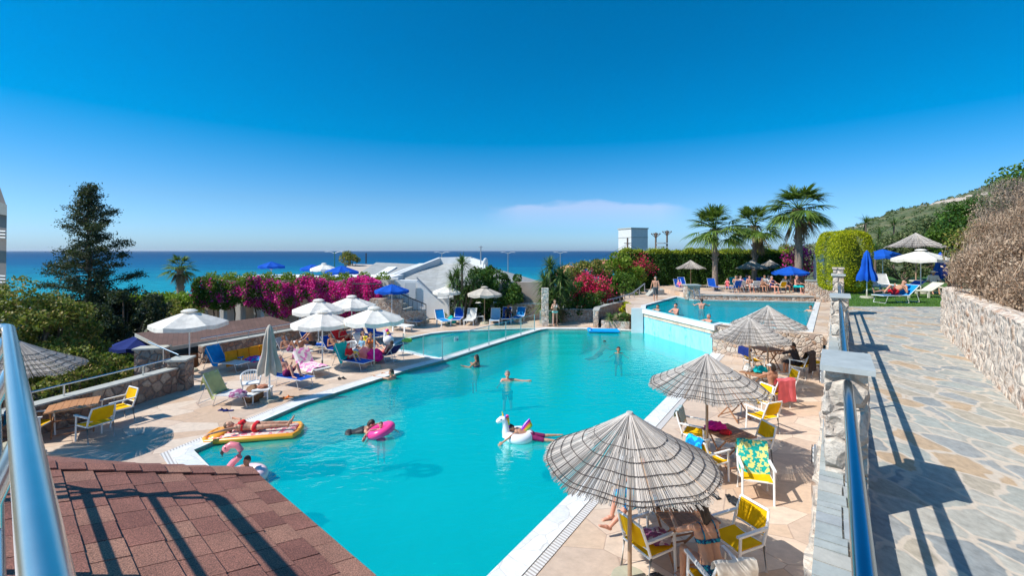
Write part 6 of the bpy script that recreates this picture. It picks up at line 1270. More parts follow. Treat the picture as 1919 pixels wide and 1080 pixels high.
TP += [(18.7, 36.4, 170, 'skin1', 'pinks', 'swimsuit', 1, 'woman in hot pink at the back left of the terrace group', .95, 'hairb'), (19.7, 36.2, 200, 'skin2', 'bluet', 'shirt', 0, 'man in a bright blue shirt at the back of the terrace group', 1, 'hairb'), (22.3, 36.3, 160, 'skin3', 'whitec', 'dress', 1, 'woman in a white dress in the shade of the blue terrace parasol', .95, 'hairl'), (24.2, 35.6, 190, 'skin1', 'navy', 'trunks', 0, 'man in navy trunks seated farthest right on the terrace', 1, 'hairb')]
for x, y, a, sk, cl, kd_, fe, l, sc, hr in TP: x = 16.5 + (x - 16.6) * .68; person(l, (x, y - .25, 1.62), R(a), P_(SIT, torso=(0, random.uniform(-.15, .3), 1), uaL=(-.3, random.uniform(.2, .9), -.8), uaR=(.3, random.uniform(.2, .9), -.8)), sk, hr, .1 if fe else 0, [('clothes', cl, kd_)], sc, .015, bool(fe), detail=0)
person('child lying on the leftmost blue lounger of the upper terrace', (13.1, 35.2, 1.62), R(190), P_(RECL), 'skin3', 'hairl', .1, [('swimsuit', 'pinks', 'swimsuit')], .8, .016, True, detail=0)
# in the water
def wat(px, py, z=-.07): p = G(px, py, z); return (p.x, p.y, z)
person('woman in a red bikini lying on the orange lilo', (lx + .02, ly, -.06), R(12 - 90), P_(FLAT, hz=.24, uaL=(-1, -.25, .1), faL=(-.7, -.7, -.1), uaR=(.75, -.9, .1), faR=(.5, -1, -.1), thL=(-.06, 1, .02), thR=(.12, 1, .08), face=(.2, 0, 1)), 'skin1', 'hairl', .12, [('bikini_top', 'red', 'bra'), ('bikini_bottom', 'red', 'brief')], .98, .0095, True)
person('boy sprawled over the unicorn ring, legs trailing in the water', (ux + .38, uy - .05, -.09), R(84), P_(STAND, hz=.12, torso=(0, .95, .30), lat=(1, 0, 0), head=(0, .9, .5), face=(0, .6, -.6), thL=(-.18, -1, -.1), thR=(.12, -1, -.08), shL=(-.1, -1, .0), shR=(.2, -1, .0), ftL=(0, -1, .1), ftR=(0, -1, .1), uaL=(-.7, .6, -.2), faL=(-.4, .8, -.5), uaR=(.8, .5, -.3), faR=(.2, .9, -.4)), 'skin1', 'hairb', 0, [('swim_shorts', 'wine', 'shorts')], .82, .010)
sx0, sy0, _ = wat(684, 815)
person('woman swimming with one arm stretched out, beside the child in the ring', (sx0 - .45, sy0 + .12, -.07), R(-75), P_(STAND, hz=-.06, torso=(0, 1, .22), head=(0, .6, 1), face=(0, 1, 0), thL=(-.12, -1, -.25), thR=(.12, -1, -.25), shL=(-.1, -1, .1), shR=(.1, -1, .1), ftL=(0, -1, 0), ftR=(0, -1, 0), uaR=(.9, .1, .15), faR=(1, -.2, -.05), uaL=(-.4, .9, .1), faL=(.1, 1, .1)), 'skin1', 'hairb', .06, [('swimsuit', 'black', 'swimsuit')], .98, .0105, True)
person('small child in pink inside the hot pink swim ring', (rx_, ry_, -.07), R(-160), P_(WATER, hz=-.12, uaL=(-1, .2, .1), uaR=(1, .2, .1), faL=(-.6, .6, -.3), faR=(.6, .6, -.3)), 'skin3', 'hairl', .05, [('swimsuit', 'pinks', 'swimsuit')], .62, .0105)
person('child sitting in the flamingo ring, only the head showing over the roof edge', (fx + .02, fy + .05, -.07), R(160), P_(SIT, hz=-.10, thL=(-.3, 1, .1), thR=(.3, 1, .1)), 'skin2', 'hairb', 0, [('swim_trunks', 'navy', 'trunks')], .78, .013)
person('dark haired woman standing in the main pool near the glass fence', wat(893, 688), R(60), P_(WATER, hz=-.26, uaL=(-.3, .8, -.8), uaR=(.4, .6, -.8)), 'skin2', 'hairb', .18, [('bikini_top', 'navy', 'bra')], 1, .012, True)
person('ruddy man in the middle of the main pool, one arm held out sideways', wat(951, 714), R(-175), P_(WATER, hz=-.44, uaL=(-1, .15, -.15), faL=(-1, .3, .05), uaR=(.6, .5, -.7)), 'skin4', 'hairg', 0, [('swim_trunks', 'black', 'trunks')], 1.05, .012)
person('swimmer with wet black hair in the far left part of the main pool', wat(1124, 641), R(-70), P_(WATER, hz=-.62, torso=(0, .6, .8), thL=(-.1, -1, -.6), thR=(.1, -1, -.6), shL=(0, -1, -.1), shR=(0, -1, -.1)), 'skin2', 'hairb', 0, [('swim_trunks', 'black', 'trunks')], 1, .014)
person('swimmer with a tanned face right of the other far swimmer', wat(1159, 662), R(170), P_(WATER, hz=-.48), 'skin2', 'hairb', .1, [('swimsuit', 'navy', 'swimsuit')], 1, .014, True)
x, y, _ = wat(738, 712); person('man in the main pool resting his arms on the white coping', (x, y, -.07), R(62), P_(WATER, hz=-.38, torso=(0, .25, 1), uaL=(-.3, 1, .05), faL=(0, 1, .05), uaR=(.3, 1, 0), faR=(-.2, 1, .1), face=(-.4, 1, 0)), 'skin1', 'hairb', 0, [('swim_trunks', 'navy', 'trunks')], 1, .012)
def wup(px, py): p = G(px, py, 1.255); return (p.x, p.y, 1.255)
person('broad shouldered man leaning on the waterfall lip of the upper pool', (9.02, 24.8, 1.255), R(108), P_(WATER, hz=-.14, torso=(0, .15, 1), uaL=(-.5, .7, -.6), faL=(.8, .5, .1), uaR=(.5, .7, -.6), faR=(-.8, .5, .1), face=(-.3, 1, 0)), 'skin4', 'hairb', 0, [('swim_trunks', 'navy', 'trunks')], 1.05, .012)
person('person in sunglasses leaning on the waterfall lip, left of the broad man', (8.55, 26.6, 1.255), R(108), P_(WATER, hz=-.36, uaL=(-.5, .7, -.2), faL=(.8, .5, .1), uaR=(.5, .7, -.2), faR=(-.8, .5, .1)), 'skin1', 'hairb', 0, [('swim_trunks', 'navy', 'trunks')], .95, .013)
person('bald sunburnt person low in the water at the right end of the waterfall lip', (9.72, 22.4, 1.255), R(108), P_(WATER, hz=-.36, uaL=(-.5, .7, -.2), faL=(.8, .5, .1), uaR=(.5, .7, -.2), faR=(-.8, .5, .1)), 'skin4', 'hairg', 0, [('swim_trunks', 'navy', 'trunks')], 1, .013)
person('man standing with his back to us near the ladder of the upper pool', wup(1315, 579), R(-20), P_(WATER, hz=-.18), 'skin4', 'hairb', 0, [('swim_trunks', 'navy', 'trunks')], 1.04, .013)
person('young swimmer in the far right corner of the upper pool', wup(1519, 584), R(120), P_(WATER, hz=-.38), 'skin1', 'hairb', 0, [('swim_trunks', 'navy', 'trunks')], .95, .013)
person('white haired bather behind the third thatched parasol in the upper pool', wup(1441, 615), R(160), P_(WATER, hz=-.30), 'skin4', 'offw', 0, [('swimsuit', 'whitec', 'swimsuit')], 1, .013, True)
# ------------------------------------------------------------------ buildings
def quadbox(mb, P, th, mi=None):
    """slab under a planar polygon"""
    P = [Vector(p) for p in P]; n = len(P); mb.add(P + [p - Vector((0, 0, th)) for p in P], [tuple(range(n)), tuple(range(2 * n - 1, n - 1, -1))] + [(i, (i + 1) % n, n + (i + 1) % n, n + i) for i in range(n)], mi)
hall = thing('conference_hall', 'low white building with big grey hipped roofs and a raised concrete ridge', 'building', (0, 34, 0))
o = Vector((0, 34, 0))
mb = MB(); mb.poly([(-15, 34.2), (-3.5, 31.9), (3.4, 34.5), (3.4, 52), (-19, 52), (-19, 35)], -3, 1.05); 
for i, vv in enumerate(mb.v): mb.v[i] = (vv[0], vv[1] - 34, vv[2])
mb.build('wall', M['white'], hall)
E1, E2, E3, E4 = D(737, 531, 36), D(812, 560, 33.0), D(1018, 549, 35), D(1060, 541, 46)
R1, R2 = D(826, 492, 43), D(884, 491, 42)
E0 = D(700, 521, 47)
mb = MB(); quadbox(mb, [E1 - o, E2 - o, R1 - o], .12); mb.build('roof', M['groof'], hall)
mb = MB(); quadbox(mb, [E2 - o, E3 - o, R2 - o, R1 - o], .12); mb.build('roof', M['groof'], hall)
mb = MB(); quadbox(mb, [E3 - o, E4 - o, R2 - o], .12); mb.build('roof', M['groof'], hall)
L1 = D(742, 522, 38)
mb = MB()
def beam(a, b_, w_, h_):
    a, b_ = Vector(a), Vector(b_); d = (b_ - a); s_ = Vector((d.y, -d.x, 0)).normalized() * w_; hh = Vector((0, 0, h_)); mb.add([a - s_, a + s_, b_ + s_, b_ - s_, a - s_ + hh, a + s_ + hh, b_ + s_ + hh, b_ - s_ + hh], [(3, 2, 1, 0), (4, 5, 6, 7), (0, 1, 5, 4), (1, 2, 6, 5), (2, 3, 7, 6), (3, 0, 4, 7)])
beam(D(722, 540, 36.5) - o, D(824, 497, 42.6) - o, .16, .72); beam(D(824, 497, 42.6) - o, D(884, 496, 41.7) - o, .16, .72); beam(D(884, 496, 41.7) - o, D(912, 505, 40) - o, .16, .62)
mb.build('ridge_beam', M['offw'], hall)
mb = MB(); quadbox(mb, [D(652, 526, 36) - o, D(745, 528, 36.5) - o, D(800, 496, 50) - o, D(705, 492, 52) - o], .15); mb.build('roof', M['groof'], hall)
mb = MB(); quadbox(mb, [D(692, 524, 37.2) - o + Vector((0, 0, .1)), D(708, 524, 37.4) - o + Vector((0, 0, .1)), D(744, 502, 46) - o + Vector((0, 0, .1)), D(727, 502, 46) - o + Vector((0, 0, .1))], .1); mb.build('roof_ramp', M['white'], hall)
mb = MB(); beam(D(712, 530, 37.2) - o + Vector((0, 0, .1)), D(790, 500, 47) - o + Vector((0, 0, .1)), .25, .25); mb.build('roof_kerb', M['offw'], hall)
mb = MB(); quadbox(mb, [D(628, 519, 37.5) - o, D(652, 524, 36.5) - o, D(704, 496, 50) - o, D(655, 495, 50) - o], .12); mb.build('roof_terrace', M['beige'], hall)
# chimney with a mast and dish
mb = MB(); mb.cyl(D(901, 496, 40) - o, D(901, 461, 40) - o, .05, n=6); mb.cyl(D(897, 463, 40) - o, D(905, 463, 40) - o, .03, n=6); mb.build('aerial_mast', M['galv'], hall)
mb = MB(); q = D(910, 490, 39.5) - o; mb.ball(q, (.22, .08, .30), 14, 8, rot=Matrix.Rotation(.4, 3, 'Z')); mb.build('dish', M['white'], hall, smooth=True)
# white terrace building under the flowers
tw = thing('terrace_building', 'white walled terrace with fin like pillars, hung with magenta flowers', 'building', (-14, 31, 0)); o = Vector((-14, 31, 0))
FL, FR = Vector((-20.3, 30.6, 0)), Vector((-8.3, 31.3, 0))
mb = MB(); mb.poly([(FL.x + 14, .5), (FR.x + 13.2, .8), (FR.x + 13.2, 7), (FL.x + 12.5, 7)], -3.5, 2.8); mb.build('wall', M['white'], tw)
mb = MB(); quadbox(mb, [(FL.x + 13.9, .3, 2.9), (FR.x + 14.3, .7, 2.9), (FR.x + 14.3, 1.1, 2.9), (FL.x + 13.9, .8, 2.9)], .12); mb.build('parapet_cap', M['white'], tw)
for k in range(11):
    f = k / 10; p = FL.lerp(FR, f) - o; mb = MB(); mb.box((p.x, p.y + .0, 0), (.22, 1.0, 5.5), rz=.05); mb.build('fin', M['white' if k % 2 else 'beige'], tw)
# white wall with stairs to the right
sw = thing('white_stair_wall', 'white rendered wall with a sloping steel handrail beside the stone stairs', 'wall', (-7, 31, 0)); o = Vector((-7, 31, 0))
mb = MB(); A_ = [D(640, 523, 31.6), D(780, 526, 31.6), D(817, 559, 31.6), D(842, 559, 31.6), D(842, 596, 31.6), D(640, 604, 31.6)]
P0 = [p - o for p in A_]; P0 = [Vector((p.x, p.y, p.z)) for p in P0]; n = len(P0); mb.add(P0 + [p + Vector((.1, .5, 0)) for p in P0], [tuple(range(n)), tuple(range(2 * n - 1, n - 1, -1))] + [(i, (i + 1) % n, n + (i + 1) % n, n + i) for i in range(n)]); mb.build('wall', M['white'], sw)
mb = MB(); mb.tube([D(781, 521, 31.5) - o, D(814, 553, 31.5) - o, D(820, 557, 31.5) - o], .05, 8); mb.build('handrail', M['galv'], sw)
mb = MB(); a = D(759, 530, 31.5) - o; mb.add([a, D(779, 530, 31.5) - o, D(779, 560, 31.5) - o, D(759, 560, 31.5) - o] + [p - Vector((0, .05, 0)) for p in (a, D(779, 530, 31.5) - o, D(779, 560, 31.5) - o, D(759, 560, 31.5) - o)], [(0, 1, 2, 3), (7, 6, 5, 4), (0, 4, 5, 1), (1, 5, 6, 2), (2, 6, 7, 3), (3, 7, 4, 0)]); mb.build('panel', M['offw'], sw)
st = thing('stone_stairs', 'stone flight of steps with a dark handrail climbing to the left', 'stairs', (-5.75, 29.5, 0)); o = Vector((-5.75, 29.5, 0))
mb = MB()
for k in range(8): mb.box((-.2 - .40 * k, .35 + .18 * k, .1 + .17 * k), (.46, 1.5, .2 + .34 * k - .17 * k), rz=-.2)
mb.build('steps', M['concrete'], st)
mb = MB(); mb.poly([(-1.2, -.9), (.3, -.6), (.2, -.3), (-1.3, -.5)], 0, 1.0); mb.poly([(-3.2, -1.0), (-1.21, -.9), (-1.25, -.4), (-3.2, -.3)], 0, 1.75); mb.build('side_wall', M['rubble'], st)
mb = MB(); mb.tube([(.25, -.5, 0), (.25, -.5, 1.35), (-2.9, -.3, 2.65), (-4.6, -.1, 2.65)], .035, 8)
for k in range(12): f = k / 11; mb.cyl((.25 - 3.15 * f, -.5 + .2 * f, 0.6 + 1.5 * f), (.25 - 3.15 * f, -.5 + .2 * f, 1.35 + 1.3 * f), .012, n=5)
for k in range(9): mb.cyl((-2.9 - .2 * k, -.3, 1.7), (-2.9 - .2 * k, -.3, 2.65), .012, n=5)
mb.build('handrail', M['dark'], st)
# beige shower wall, stone bar, pillar, low wall
mb = MB(); a, b_ = D(950, 566, 33.2), D(1015, 570, 33.2); mb.box(((a.x + b_.x) / 2, 33.3, 1.2), (b_.x - a.x + 1.2, .3, 2.6)); tag(mb.build('beige_wall', M['beige']), 'plain beige rendered wall behind the stone bar and two bathers', 'wall')
bar = thing('stone_bar', 'low white rubble bar counter in front of the beige wall', 'bar', (1.0, 31.9, 0)); mb = MB(); stone_block(mb, (0, 0, .5), (2.5, .5, 1.05), .12, .03); mb.build('stonework', M['limewall'], bar, smooth=True); mb = MB(); mb.box((0, 0, 1.06), (2.7, .65, .07)); mb.build('counter_top', M['cap'], bar)
pc = thing('stone_column', 'tall square column of pale rubble at the end of the small pool', 'column', (2.1, 28.9, 0)); mb = MB(); stone_block(mb, (0, 0, 1.2), (.42, .42, 2.45), .1, .03); mb.build('stonework', M['pillarst'], pc, smooth=True)
wall_thing('stone_wall', 'low rubble wall with a coping behind the standing woman, below the dark shrubs', [(2.9, 31.0), (6.4, 30.7)], 0, .78, M['rubble'], M['cap'], .35, res=.12)
# curved white edged wall and planter left of the waterfall
wall_thing('planter_wall', 'curved stone planter wall with a pale coping left of the white pier', [(5.35, 28.2), (5.7, 29.6), (6.9, 31.5), (8.6, 33.6)][::1], 0, 1.05, M['rubble'], M['concrete'], -.3 if False else .3, res=.14)
mb = MB(); mb.poly([(5.6, 28.0), (7.2, 27.5), (7.3, 28.8), (8.4, 33), (6.9, 31.3), (5.75, 29.4)], 0, .45); tag(mb.build('planter_bed', M['mesoil']), 'soil bed of the planter left of the white pier', 'planter')
wall_thing('stone_wall', 'small rubble wall holding the agave bed at the end of the pool', [(5.5, 27.95), (7.1, 27.45)], 0, .48, M['rubble'], None, .25, res=.12)
# sloping ramp with railing
rp = thing('ramp', 'sloping stone ramp with a grey metal railing climbing to the upper terrace', 'ramp', (8.2, 33.4, 0)); o = Vector((8.2, 33.4, 0))
a, b_, c_ = D(1190, 580, 33.5) - o, D(1225, 545, 35.5) - o, D(1245, 543, 36) - o
mb = MB(); 
for p, q in ((a, b_), (b_, c_)): mb.add([p, q, q + Vector((.2, 1.6, 0)), p + Vector((.2, 1.6, 0)), p - Vector((0, 0, .7)), q - Vector((0, 0, 1.2)), q + Vector((.2, 1.6, -1.2)), p + Vector((.2, 1.6, -.7))], [(0, 1, 2, 3), (7, 6, 5, 4), (0, 4, 5, 1), (1, 5, 6, 2), (2, 6, 7, 3), (3, 7, 4, 0)])
mb.build('ramp_body', M['concrete'], rp)
mb = MB(); R_ = [D(1138, 563, 32.5) - o, D(1165, 556, 33) - o, D(1185, 550, 33.8) - o, D(1208, 532, 35) - o]; mb.tube(R_, .05, 8)
for k in range(8):
    f = k / 7 * 3; i = min(2, int(f)); p = R_[i].lerp(R_[i + 1], f - i); mb.cyl(p, p - Vector((0, 0, .6)), .03, n=6)
mb.build('railing', M['galv'], rp)
# left edge building
lb = thing('apartment_block', 'grey concrete building with balcony rails cut off by the left edge', 'building', (-50.5, 44, -3)); o = Vector((-50.5, 44, -3))
mb = MB(); P0 = [D(-120, 300, 44), D(-10, 322, 44), D(13, 388, 44), D(10, 640, 44), D(-120, 640, 44)]; P0 = [p - o for p in P0]; n = 5; mb.add(P0 + [p + Vector((-12, 8, 0)) for p in P0], [(0, 1, 2, 3, 4), (9, 8, 7, 6, 5)] + [(i, (i + 1) % n, n + (i + 1) % n, n + i) for i in range(n)]); mb.build('wall', pm('grey_render', (0.30, 0.27, 0.25), .85, .1, 1), lb)
mb = MB(); p = D(9, 398, 43.8) - o; mb.add([D(-120, 330, 43.6) - o, D(13, 384, 43.6) - o, D(13, 404, 43.6) - o, D(-120, 380, 43.6) - o, D(-120, 330, 44) - o, D(13, 384, 44) - o, D(13, 404, 44) - o, D(-120, 380, 44) - o], [(0, 1, 2, 3), (7, 6, 5, 4), (0, 4, 5, 1), (1, 5, 6, 2), (2, 6, 7, 3), (3, 7, 4, 0)]); mb.build('balcony_slab', M['concrete'], lb)
mb = MB()
for py in (434, 440, 446, 518, 524, 530): mb.cyl(D(-120, py - 8, 43.4) - o, D(11, py, 43.4) - o, .08, n=6)
mb.build('balcony_rail', M['plastic'], lb)
# tower, poles, lamps
tr = thing('concrete_tower', 'square pale grey tower block standing alone above the hedge', 'tower', (D(1186, 500, 90).x, 90, -8)); o = Vector(tr.location)
mb = MB(); mb.box((0, 0, 8.6), (3.9, 4.2, 17.0), rz=.38); mb.build('shaft', M['offw'], tr)
mb = MB(); mb.box((0, 0, 17.15), (4.15, 4.45, .22), rz=.38); mb.box((0, 0, 15.4), (4.0, 4.3, .12), rz=.38); mb.build('cornice', M['concrete'], tr)
for px, top_ in ((1229, 436), (1250, 432)):
    t = thing('utility_pole', {1229: 'left one of the twin poles with round insulator frames', 1250: 'right one of the twin poles with round insulator frames, slightly taller'}[px], 'pole', (D(px, 500, 80).x, 80, -8), 0, 'twin utility poles'); o = Vector(t.location)
    mb = MB(); mb.cyl((0, 0, 0), D(px, top_, 80) - o, .22, .15, 8); mb.build('shaft', M['bark'], t); mb = MB(); h_ = (D(px, top_ + 5, 80) - o).z
    for a in range(8): mb.cyl((0, 0, h_ - .5), (.75 * math.cos(a * .785), .75 * math.sin(a * .785), h_ + .2), .05, n=5); mb.ball((.75 * math.cos(a * .785), .75 * math.sin(a * .785), h_ + .25), .12, 6, 5)
    mb.build('crossarms', M['bark'], t)
t = thing('platform', 'transformer platform of two beams between the twin poles', 'platform', (D(1240, 500, 80).x, 80, -8)); o = Vector(t.location); mb = MB(); mb.box(D(1240, 456, 80) - o, (1.9, .8, .2)); mb.build('upper_beam', M['offw'], t); mb = MB(); mb.box(D(1240, 463, 80) - o, (1.9, .8, .2)); mb.build('lower_beam', M['offw'], t)
t = thing('utility_pole', 'single wooden pole with wires in front of the grey tower', 'pole', (D(1176, 500, 70).x, 70, -6)); o = Vector(t.location); mb = MB(); mb.cyl((0, 0, 0), D(1176, 446, 70) - o, .18, .13, 8); mb.box(D(1176, 456, 70) - o, (1.1, .1, .1)); mb.build('shaft', M['bark'], t)
for py, e in ((457, D(1090, 482, 120)), (456, D(1262, 470, 80))):
    a = D(1176, py, 70) - o; b_ = e - o; mb = MB(); mb.tube([a.lerp(b_, f) - Vector((0, 0, 1.2 * math.sin(math.pi * f))) for f in np.linspace(0, 1, 9)], .03, 4); mb.build('wire', M['dark'], t)
for px, d, zt in ((627, 75, 472), (828, 95, 473), (952, 100, 473), (1050, 105, 473)):
    t = thing('street_lamp', {627: 'leftmost double armed green street lamp on the shore road', 828: 'double armed street lamp behind the left end of the grey roof ridge', 952: 'double armed street lamp right of the satellite dish', 1050: 'double armed street lamp above the yucca and dark shrubs'}[px], 'street lamp', (D(px, 500, d).x, d, -9), 0, 'double armed street lamps'); h_ = (D(px, zt, d)).z + 9
    mb = MB(); mb.cyl((0, 0, 0), (0, 0, h_), .12, .07, 8); mb.build('mast', M['galv'] if px != 627 else pm('green_paint', (.05, .2, .15), .5), t)
    for sg in (-1, 1): mb = MB(); mb.tube([(0, 0, h_ - .3), (sg * .7, 0, h_), (sg * 1.3, 0, h_ + .05)], .05, 6); mb.box((sg * 1.35, 0, h_), (.5, .2, .1)); mb.build('arm', M['plastic'], t)
for px, py0, h_, l in ((686, 482, 1.1, 'thin dark pole on the roof left of the grey slope'),): t = MB(); p = D(px, 494, 48); t.cyl(p, p + Vector((0, 0, h_)), .07, n=6); tag(t.build('roof_pole', M['dark']), l, 'pole')
mb = MB(); p = D(1068, 500, 42); mb.ball(p + Vector((-.2, 0, -.7)), (1.1, .9, .85), 16, 10); tag(mb.build('orange_awning', pm('orange_render', (.7, .36, .18), .8)), 'pale orange rounded wall top showing behind the shrubs', 'wall')
mb = MB(); p = D(1134, 492, 60); quadbox(mb, [p + Vector((-1.3, 0, -.2)), p + Vector((1.3, 0, -.2)), p + Vector((1.1, 2, .3)), p + Vector((-1.1, 2, .3))], .7); tag(mb.build('red_roof', M['terra']), 'small pinkish red roof corner peeking over the shrubs', 'roof')
mb = MB(); mb.box((-1, 55, -1), (60, .4, 2.0)); tag(mb.build('white_boundary_wall', M['white']), 'long low white wall beyond the grey roofs near the beach', 'wall')

# ------------------------------------------------------------------ plants
# bougainvillea over the white terrace wall
bt = thing('bougainvillea', 'huge magenta bougainvillea spilling over the white terrace wall', 'flowering climber', (-14, 30.6, 0))
n = 34000; f = rng.random(n); zc = 2.75 - rng.random(n) ** 1.1 * (1.3 + 1.5 * np.abs(np.sin(f * 9 + 1)) * (.4 + f * .8)); x = -20.8 + 12.2 * f; lump = .35 * np.sin(f * 37) + .25 * np.sin(f * 71 + 2)
y = 30.0 + .5 * f - .55 * rng.random(n) - .3 * np.sin((zc - .8) * 1.3) + lump * .3; zc = zc + .2 * np.sin(f * 23) + .25 * rng.random(n)
pos = np.stack([x + 14, y - 30.6, zc], 1); isf = (.55 * np.sin(f * 47 + zc * 3.9) + .55 * np.sin(f * 23 - zc * 5.3 + 1) + .3 * np.sin(f * 131) + (f - .42) * 3.0 + rng.normal(size=n) * .75) > .1
V, F = leaves(pos[~isf], .14, .6); npmesh('foliage', V, F, M['lf_mid'], bt); V, F = leaves(pos[isf], .12, .9); npmesh('flowers', V, F, M['fl_mag'], bt)
n = 5000; f = rng.random(n); pos = np.stack([-20.8 + 12.4 * f + 14, 30.3 - 30.6 + rng.random(n) * 1.2, 2.82 + .30 * rng.random(n) * (1 + .8 * np.sin(f * 60))], 1); V, F = leaves(pos, .15, .55); npmesh('top_shoots', V, F, M['lf_vine'], bt)
mb = MB()
for k in range(9): x_ = -20 + 1.4 * k; mb.tube([(x_ + 14, -.5, -2.5), (x_ + 14.2, -.45, .6), (x_ + 13.8, -.5, 2.6)], .045, 5)
mb.build('stem', M['bark'], bt)
bush('bougainvillea', 'crimson red bougainvillea in the middle distance by the ramp', 'flowering shrub', (5.9, 33.2, 1.9), (1.25, .9, 1.1), 2500, .15, M['lf_mid'], 26, .4, flowers=(M['fl_red'], 5200, .13), base=0)
bush('bougainvillea', 'pink bougainvillea strands on the left end of the long hedge', 'flowering shrub', (D(1188, 492, 41).x, 41, 3.6), (1.9, 1, .9), 1500, .16, M['lf_mid'], 26, .4, flowers=(M['fl_red'], 1500, .13), base=0)
bush('bougainvillea', 'magenta bougainvillea by the white column at the foot of the tallest palm', 'flowering shrub', (24.0, 37.4, 3.9), (1.2, .8, 1.2), 1300, .15, M['lf_mid'], 20, .4, flowers=(M['fl_mag'], 1600, .14), base=1.5)
# round bush behind the far loungers
bush('round_bush', 'large rounded dark green bush behind the far row of loungers', 'bush', (-1.45, 32.4, 1.45), (2.65, 1.4, 2.25), 21000, .17, M['lf_dark'], 100, .5, base=0)
bush('shrub', 'low dense shrub at the left foot of the large round bush', 'bush', (-3.6, 32.1, .6), (1.3, .9, .9), 4500, .14, M['lf_dark'], 40, .35, base=0)
bush('dark_shrub', 'dark green shrub to the right of the yucca tree', 'bush', (4.75, 32.0, 1.15), (1.75, 1.1, 1.35), 8000, .16, M['lf_dark'], 60, .45, base=0)
bush('shrub', 'yellow green shrub at the left end of the hedge, tallest of its group', 'bush', (D(1160, 500, 39).x, 39, 2.7), (1.9, 1.4, 1.7), 8000, .18, M['lf_vine'], 50, .55, base=0)
bush('shrub', 'olive and tan shrub between the yucca and the yellow green one', 'bush', (D(1108, 500, 38).x, 38, 2.6), (1.7, 1.3, 1.5), 6500, .17, M['lf_olive'], 50, .5, base=0)
bush('shrub', 'tan tinged shrub behind the dark shrub and yucca', 'bush', (D(1080, 505, 37.5).x, 37.5, 2.2), (1.2, 1, 1.3), 4000, .16, M['lf_olive'], 30, .5, base=0)
bush('shrub', 'bright green shrub just above the ramp railing', 'bush', (D(1165, 540, 36.5).x, 36.5, 1.6), (1.6, 1.0, 1.3), 5500, .16, M['lf_mid'], 40, .45, base=0)
bush('shrub', 'small lime green plant on the corner of the planter wall', 'plant', (7.6, 30.0, 1.0), (.5, .4, .35), 900, .12, M['lf_lime'], 12, .2, base=.3, th=.02)
bush('shrub', 'small round shrub on the roof terrace above the flowering wall', 'bush', (D(655, 491, 48).x, 48, 4.0), (1.0, .8, .6), 2500, .16, M['lf_olive'], 20, .35, base=1)
# hedge
def hedge(lab, pts, z0, z1, th, n, size, top=M['lf_yel'], mat=M['lf_dark']):
    a0 = Vector(pts[0]); t = thing('hedge', lab, 'hedge', (a0.x, a0.y, z0)); L = [(Vector(b_) - Vector(a)).length for a, b_ in zip(pts, pts[1:])]; tot = sum(L)
    P1, P2 = [], []
    for (a, b_), l in zip(zip(pts, pts[1:]), L):
        a, b_ = Vector(a), Vector(b_); d = (b_ - a).normalized(); nr = Vector((d.y, -d.x)); k = int(n * l / tot); u = rng.random(k); zz = rng.random(k); side = rng.random(k)
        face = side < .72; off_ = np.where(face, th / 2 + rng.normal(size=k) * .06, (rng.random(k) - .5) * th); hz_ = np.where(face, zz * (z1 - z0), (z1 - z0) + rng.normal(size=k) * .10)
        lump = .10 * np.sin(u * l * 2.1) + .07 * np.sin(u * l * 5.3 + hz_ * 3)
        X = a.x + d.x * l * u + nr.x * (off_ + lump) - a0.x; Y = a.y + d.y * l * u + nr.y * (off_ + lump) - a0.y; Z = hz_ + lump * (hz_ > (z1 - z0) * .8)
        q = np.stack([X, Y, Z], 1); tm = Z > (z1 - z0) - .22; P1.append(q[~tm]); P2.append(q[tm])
    V, F = leaves(np.concatenate(P1), size, .6); npmesh('foliage', V, F, mat, t); V, F = leaves(np.concatenate(P2), size, .6); npmesh('top_foliage', V, F, top, t)
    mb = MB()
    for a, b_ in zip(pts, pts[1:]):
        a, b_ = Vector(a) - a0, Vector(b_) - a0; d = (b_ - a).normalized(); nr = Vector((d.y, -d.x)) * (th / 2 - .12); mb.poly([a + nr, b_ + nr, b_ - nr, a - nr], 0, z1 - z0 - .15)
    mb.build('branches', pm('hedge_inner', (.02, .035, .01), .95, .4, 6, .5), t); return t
hedge('long dark clipped hedge with top leaves painted sunlit behind the upper terrace', [(10.0, 42.0), (17, 42.5), (26.2, 43.2)], 1.3, 4.72, 1.2, 46000, .16)
# round clipped bush: stretched clipped ellipse
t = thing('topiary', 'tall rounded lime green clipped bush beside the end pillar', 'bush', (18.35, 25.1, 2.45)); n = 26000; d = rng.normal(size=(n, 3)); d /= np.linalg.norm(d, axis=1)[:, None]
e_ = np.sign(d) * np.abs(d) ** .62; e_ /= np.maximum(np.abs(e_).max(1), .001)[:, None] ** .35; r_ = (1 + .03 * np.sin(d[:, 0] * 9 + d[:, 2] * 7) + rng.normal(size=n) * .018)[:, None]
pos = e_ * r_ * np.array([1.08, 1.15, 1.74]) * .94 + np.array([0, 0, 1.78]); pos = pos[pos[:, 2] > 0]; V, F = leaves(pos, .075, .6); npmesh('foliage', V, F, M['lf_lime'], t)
mb = MB(); mb.ball((0, 0, 1.75), (.88, .92, 1.5), 24, 16); mb.build('branches', pm('topiary_inner', (.09, .12, .01), .95, .4, 8, .5), t, smooth=True)

